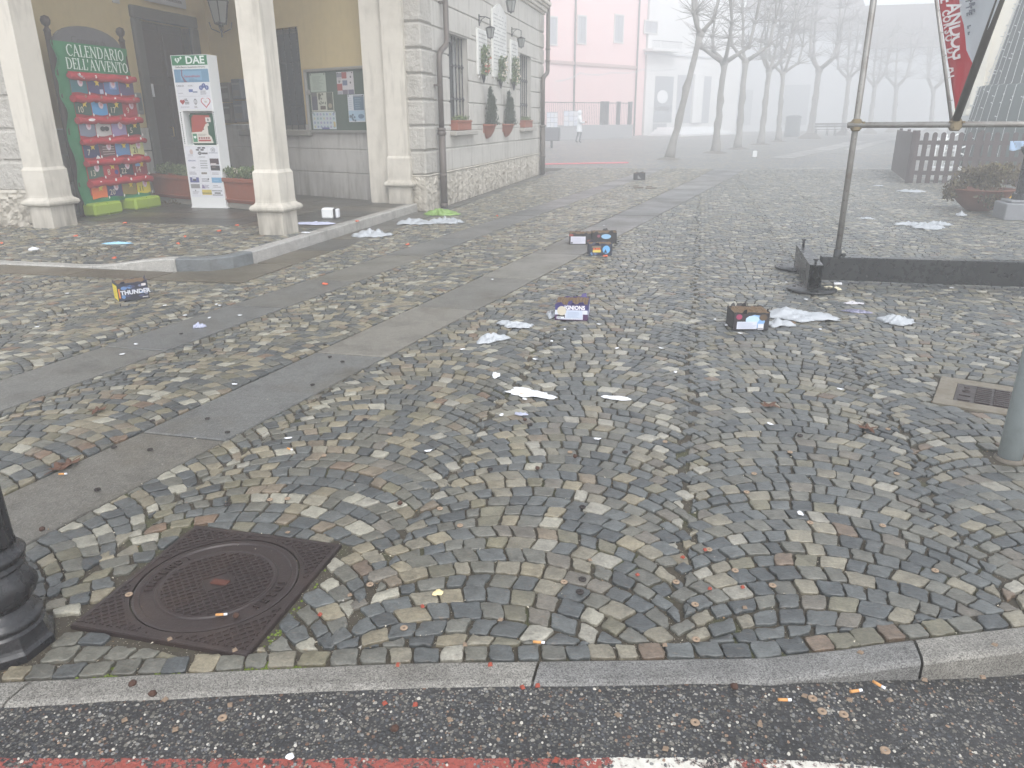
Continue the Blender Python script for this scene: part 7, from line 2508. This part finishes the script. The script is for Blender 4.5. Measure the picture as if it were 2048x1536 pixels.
sheetpiece(612, 466, .12, .06, .02, .1, 95, M_PAPER, 'paper_scrap', 'tiny white paper scrap at the foot of the main column', 'paper', z=.133, sharp=.4)
sheetpiece(1660, 579, .17, .08, .05, -.2, 96, plain('cream_rag', (214, 206, 178), .8), 'rag', 'cream rag lying at the near round foot plate of the gantry', 'rag', sharp=.5)
sheetpiece(1712, 625, .24, .06, .04, -.2, 97, plain('silver_foil', (120, 120, 140), .3, metal=.4), 'foil_strip', 'twisted dark silver foil strip in front of the beam', 'foil', sharp=.3)
sheetpiece(1707, 608, .16, .06, .03, .1, 98, plain('pale_card', (188, 186, 190), .7), 'card_scrap', 'grey card scrap lying above the foil strip', 'card', sharp=.3)
sheetpiece(399, 655, .08, .09, .06, .3, 99, plain('foil_grey', (172, 176, 196), .4), 'foil_scrap', 'small crumpled foil scrap on the left wheel track', 'foil', sharp=.6)
sheetpiece(1042, 830, .075, .03, .02, 0, 100, plain('foil_grey', (172, 176, 196), .4), 'foil_scrap', 'small crumpled foil scrap below the paper napkin', 'foil', sharp=.4)
sheetpiece(876, 1188, .034, .028, .012, .4, 101, plain('yellowish_crumb', (226, 208, 158), .8), 'crust', 'pale yellow crust of food on the near cobbles', 'crust', sharp=.5)
sheetpiece(992, 752, .05, .09, .02, .2, 102, M_PAPER, 'paper_scrap', 'little white bent paper scrap above the napkin', 'paper', sharp=.7)
# white carton lying on the porch floor
q = G(643, 438, .132)
t = thing('carton', 'white carton with a black edge lying on the porch floor beside the column', 'carton', tuple(q))
Mx = Matrix.Translation(q) @ Matrix.Rotation(math.radians(8), 4, 'Z')
m = MB(); m.M = Mx; m.box(0, .17, 0, .13, 0, .15, bev=.02); m.build('body', M_WHITE, t)
m = MB(); m.M = Mx; m.box(.171, .2, .004, .126, .004, .146, bev=.015); m.build('edge_band', plain('black_band', (50, 48, 48), .6), t)
m = MB(); m.M = Mx; m.box(.2005, .24, .012, .118, .012, .138, bev=.012); m.build('end_face', M_PAPER, t)
m = MB(); m.M = place(1668, 570, .1); m.box(0, .07, 0, .03, .002, .02, bev=.003); tag(m.build('small_box', M_PAPER), 'tiny white box lying under the steel beam', 'box')
m = MB(); m.M = place(1575, 648, -.2); m.tube([(0, 0, .012), (.055, 0, .012)], .011, 10); tag(m.build('cardboard_tube', M_CARD), 'small brown cardboard tube beside the white film sheet', 'tube')

# many small repeats: one of each kind is built, the rest are copies
def scatter(src, spots, group):
    for i, (px, py, z, rz) in enumerate(spots):
        o = src if i == 0 else src.copy()
        if i: COL.objects.link(o)
        p = G(px, py, z)
        o.location = p; o.rotation_euler = (0, 0, rz)
        o['group'] = group


r_ = random.Random(55)
m = MB(); m.lathe([(.0035, .001), (.0115, .001), (.0118, .002), (.0118, .0035), (.011, .0045), (.004, .0045), (.0035, .0035), (.0035, .001)], 18, (0, 0, 0))
disc = m.build('clay_disc', plain('tan_clay', (150, 130, 110), .9, .15, 80)); tag(disc, 'small tan clay disc with a hole in the middle', 'clay disc')
DS = [(258, 1190), (445, 1437), (740, 1170), (808, 1257), (1390, 1210), (1392, 1280), (1470, 1142), (1545, 1172), (1870, 1142), (1644, 1424), (1687, 1430), (1625, 1398), (1390, 1446), (1770, 1502), (920, 1052), (540, 1000), (575, 998), (648, 912), (880, 1018), (1765, 1052), (1620, 1046), (1508, 948), (1493, 985), (1793, 948), (1776, 859), (1580, 905), (1418, 1100), (1352, 1165), (1128, 1165), (1330, 884), (1140, 905), (780, 868), (1215, 722)]
scatter(disc, [(x, y, .002 if y < 1345 else -.002, r_.uniform(0, 6)) for x, y in DS], 'clay discs strewn over cobbles and asphalt')
m = MB(); m.lathe([(.004, .001), (.0125, .001), (.013, .003), (.0125, .0055), (.005, .006), (.004, .003), (.004, .001)], 14, (0, 0, 0))
bd = m.build('charred_disc', plain('charred', (44, 38, 36), .8)); tag(bd, 'small charred black disc with a hole', 'charred disc')
BD = [(1160, 1185), (1165, 1160), (1165, 1015), (1290, 640), (455, 865), (300, 900), (228, 895), (660, 714), (685, 724), (625, 770), (455, 1010), (305, 842), (1230, 560), (730, 840), (915, 510), (1010, 600), (1100, 690), (240, 652), (362, 668), (560, 640), (800, 540), (1250, 905), (1845, 1022), (1600, 872), (980, 940), (1060, 850), (415, 838), (195, 980), (710, 610), (650, 690), (250, 760), (1440, 700), (1350, 760), (1020, 520), (1090, 500), (1140, 560), (860, 590)]
scatter(bd, [(x, y, .003, r_.uniform(0, 6)) for x, y in BD], 'charred discs strewn over the paving')
# cigarette ends
ce = thing('cigarette_end', 'cigarette end with a tan filter', 'cigarette end', (0, 0, 0))
m = MB(); m.tube([(0, 0, .0045), (.024, 0, .0045)], .0042, 10); m.build('filter', plain('tan_filter', (206, 150, 92), .8), ce)
m = MB(); m.tube([(.0242, 0, .0045), (.034, .0005, .0048)], [.0041, .0038], 10); m.build('paper_end', M_PAPER, ce)
CE = [(1066, 1286, .1), (1556, 1402, .2), (1700, 1386, .4), (1745, 1365, -.7), (432, 1232, .3), (118, 950, .3), (575, 898, -.4), (1040, 790, .2)]
ends = [ce]
for _ in CE[1:]:
    c2 = ce.copy(); COL.objects.link(c2)
    for ch in ce.children:
        d2 = ch.copy(); COL.objects.link(d2); d2.parent = c2
    ends.append(c2)
for o, (x, y, rz) in zip(ends, CE):
    p = G(x, y, .003 if y < 1345 else zroad(0) - .001 * (x > 1500)); o.location = p; o.rotation_euler = (0, 0, rz); o['group'] = 'cigarette ends on the ground'
# orange plastic plugs
m = MB(); m.tube([(0, 0, .012), (.03, 0, .012)], .011, 10); m.lathe([(.016, 0), (.018, .006), (.012, .012)], 10, (.036, 0, .006))
op = m.build('plastic_plug', plain('orange_plastic', (214, 104, 70), .5)); tag(op, 'small bright orange plastic plug', 'plastic plug')
OP = [(232, 517, .1), (156, 473, .115), (370, 475, .125), (358, 489, .12), (442, 463, .13), (478, 452, .132), (254, 447, .13), (645, 570, .004), (818, 490, .004), (712, 444, .132), (995, 433, .004), (1215, 514, .004), (1190, 507, .004), (4, 488, .06)]
scatter(op, [(x, y, z, r_.uniform(0, 6)) for x, y, z in OP], 'orange plastic plugs on the ground')
# small white paper bits
wb = None
m = MB()
pts = [(-.018, -.008), (-.006, -.012), (.012, -.008), (.02, .0), (.011, .01), (-.007, .008)]
m.add([(x, y, .003 + .006 * abs(math.sin(x * 90))) for x, y in pts] + [(0, 0, .011)], [(i, (i + 1) % 6, 6) for i in range(6)])
pb_ = m.build('paper_bit', M_PAPER, recalc=False); tag(pb_, 'little torn bit of white paper on the paving', 'paper bit')
so = pb_.modifiers.new('thick', 'SOLIDIFY'); so.thickness = .0012
PB = [(370, 632), (418, 637), (440, 612), (432, 610), (480, 632), (75, 655), (135, 588), (272, 690), (245, 710), (577, 878), (470, 770), (655, 462), (857, 904), (1103, 684), (1198, 650), (1145, 640), (1322, 698), (1233, 698), (1350, 746), (1050, 800), (1002, 832), (1195, 880), (1430, 640), (1452, 652), (1573, 566), (1612, 600), (1903, 577), (1640, 660), (1680, 780), (1540, 850), (1600, 1030), (1480, 668), (1208, 452), (1275, 470), (890, 470), (660, 472), (700, 450), (1130, 660), (1070, 720), (925, 700), (1265, 540), (985, 560), (330, 612)]
scatter(pb_, [(x, y, .004, r_.uniform(0, 6)) for x, y in PB], 'little white paper bits on the paving')
# fallen leaves
m = MB()
lob = []
for k in range(22):
    an = 6.2832 * k / 22
    rr_ = .036 * (1 + .35 * math.cos(5 * an)) * (1 + .12 * math.cos(15 * an))
    lob.append((rr_ * math.cos(an), rr_ * math.sin(an)))
m.add([(x, y, .004 + .25 * abs(y) * .5 + .006 * math.sin(x * 90)) for x, y in lob] + [(0, 0, .006)], [(i, (i + 1) % 22, 22) for i in range(22)])
m.tube([(-.03, 0, .006), (-.085, .01, .004)], .0014, 5)
lf = m.build('fallen_leaf', plain('rust_leaf', (92, 64, 48), .8, .3, 60), recalc=False); tag(lf, 'rust brown fallen leaf lying flat', 'leaf')
LF = [(195, 822), (122, 935), (140, 928), (1205, 470), (1735, 858), (1540, 812)]
scatter(lf, [(x, y, .005, r_.uniform(0, 6)) for x, y in LF], 'fallen leaves on the paving')
# brown wood splinters and red crumbs near the kerb
m = MB(); m.add([(-.008, -.005, 0), (.006, -.007, 0), (.01, .004, 0), (-.004, .008, 0), (-.006, -.004, .004), (.005, -.005, .004), (.008, .003, .005), (-.003, .006, .004)], [(0, 3, 2, 1), (4, 5, 6, 7), (0, 1, 5, 4), (1, 2, 6, 5), (2, 3, 7, 6), (3, 0, 4, 7)])
cr = m.build('clay_shard', plain('tan_shard', (132, 114, 96), .9, .2, 90)); tag(cr, 'tiny broken shard of tan clay', 'shard')
CS = [(292, 1357), (180, 1372), (340, 1278), (470, 1300), (560, 1345), (795, 1330), (930, 1290), (700, 1190), (575, 1065), (900, 1440), (460, 1410), (250, 1440), (330, 1400), (350, 1460), (1205, 1360), (1330, 1290), (1520, 1450), (1610, 1392), (1720, 1305), (1780, 1400), (1850, 1360), (1965, 1355), (1990, 1290), (1330, 1498), (1235, 1430), (1700, 1400), (1490, 1215), (1180, 1120), (1000, 1240)]
scatter(cr, [(x, y, .004 if y < 1345 else -.003, r_.uniform(0, 6)) for x, y in CS], 'broken clay shards near the kerb')
m = MB(); m.add([(-.007, -.005, 0), (.006, -.006, 0), (.008, .004, 0), (-.005, .006, 0), (-.004, -.003, .006), (.004, -.004, .006), (.005, .003, .007), (-.003, .004, .006)], [(0, 3, 2, 1), (4, 5, 6, 7), (0, 1, 5, 4), (1, 2, 6, 5), (2, 3, 7, 6), (3, 0, 4, 7)])
rcb = m.build('brick_crumb', plain('brick_red', (150, 72, 56), .9)); tag(rcb, 'tiny red crumb of brick', 'crumb')
RC = [(796, 1330), (770, 1407), (830, 1410), (1045, 1375), (1410, 1100), (1365, 1115), (1485, 1175), (845, 1213), (1112, 1520), (640, 1230), (980, 1330), (1275, 1150), (1075, 1372), (1420, 1178)]
scatter(rcb, [(x, y, .004 if y < 1345 else -.003, r_.uniform(0, 6)) for x, y in RC], 'red brick crumbs near the kerb')
sheetpiece(580, 1516, .02, .016, .006, .1, 120, M_PAPER, 'paper_scrap', 'tiny folded white paper lying on the red road paint', 'paper', z=-.004, sharp=.2)
# dark withered bud husks
m = MB(); m.sphere((0, 0, .009), .011, 8, 0, .8); m.v = [(p[0] + mnoise.noise(Vector(p) * 160) * .004, p[1] + mnoise.noise(Vector(p) * 160 + Vector((3, 0, 0))) * .004, p[2]) for p in m.v]
hk = m.build('husk', plain('brown_husk', (70, 48, 38), .9)); tag(hk, 'small withered brown husk', 'husk')
scatter(hk, [(x, y, .003 if y < 1300 else -.002, r_.uniform(0, 6)) for x, y in [(306, 1392), (266, 1372), (790, 1462), (85, 1062), (1075, 940), (1150, 916), (1050, 842), (1468, 1378), (800, 1010), (473, 1236)]], 'withered husks near the kerb')

# ------------------------------------------------------------------ haze
hm = MB()
hm.box(-35, 53, -6.5, 124, -1.2, 17.5)
hz = NT('haze_air')
hz.t.nodes.remove(hz.b)
pv = hz.n('ShaderNodeVolumePrincipled')
pv.inputs['Color'].default_value = (.975, .988, 1.0, 1)
pv.inputs['Density'].default_value = FOG_DENSITY
pv.inputs['Anisotropy'].default_value = .15
hz.t.links.new(pv.outputs[0], hz.t.nodes['Material Output'].inputs['Volume'])
haze = hm.build('haze', hz.m)
tag(haze, None, None, None, 'stuff')
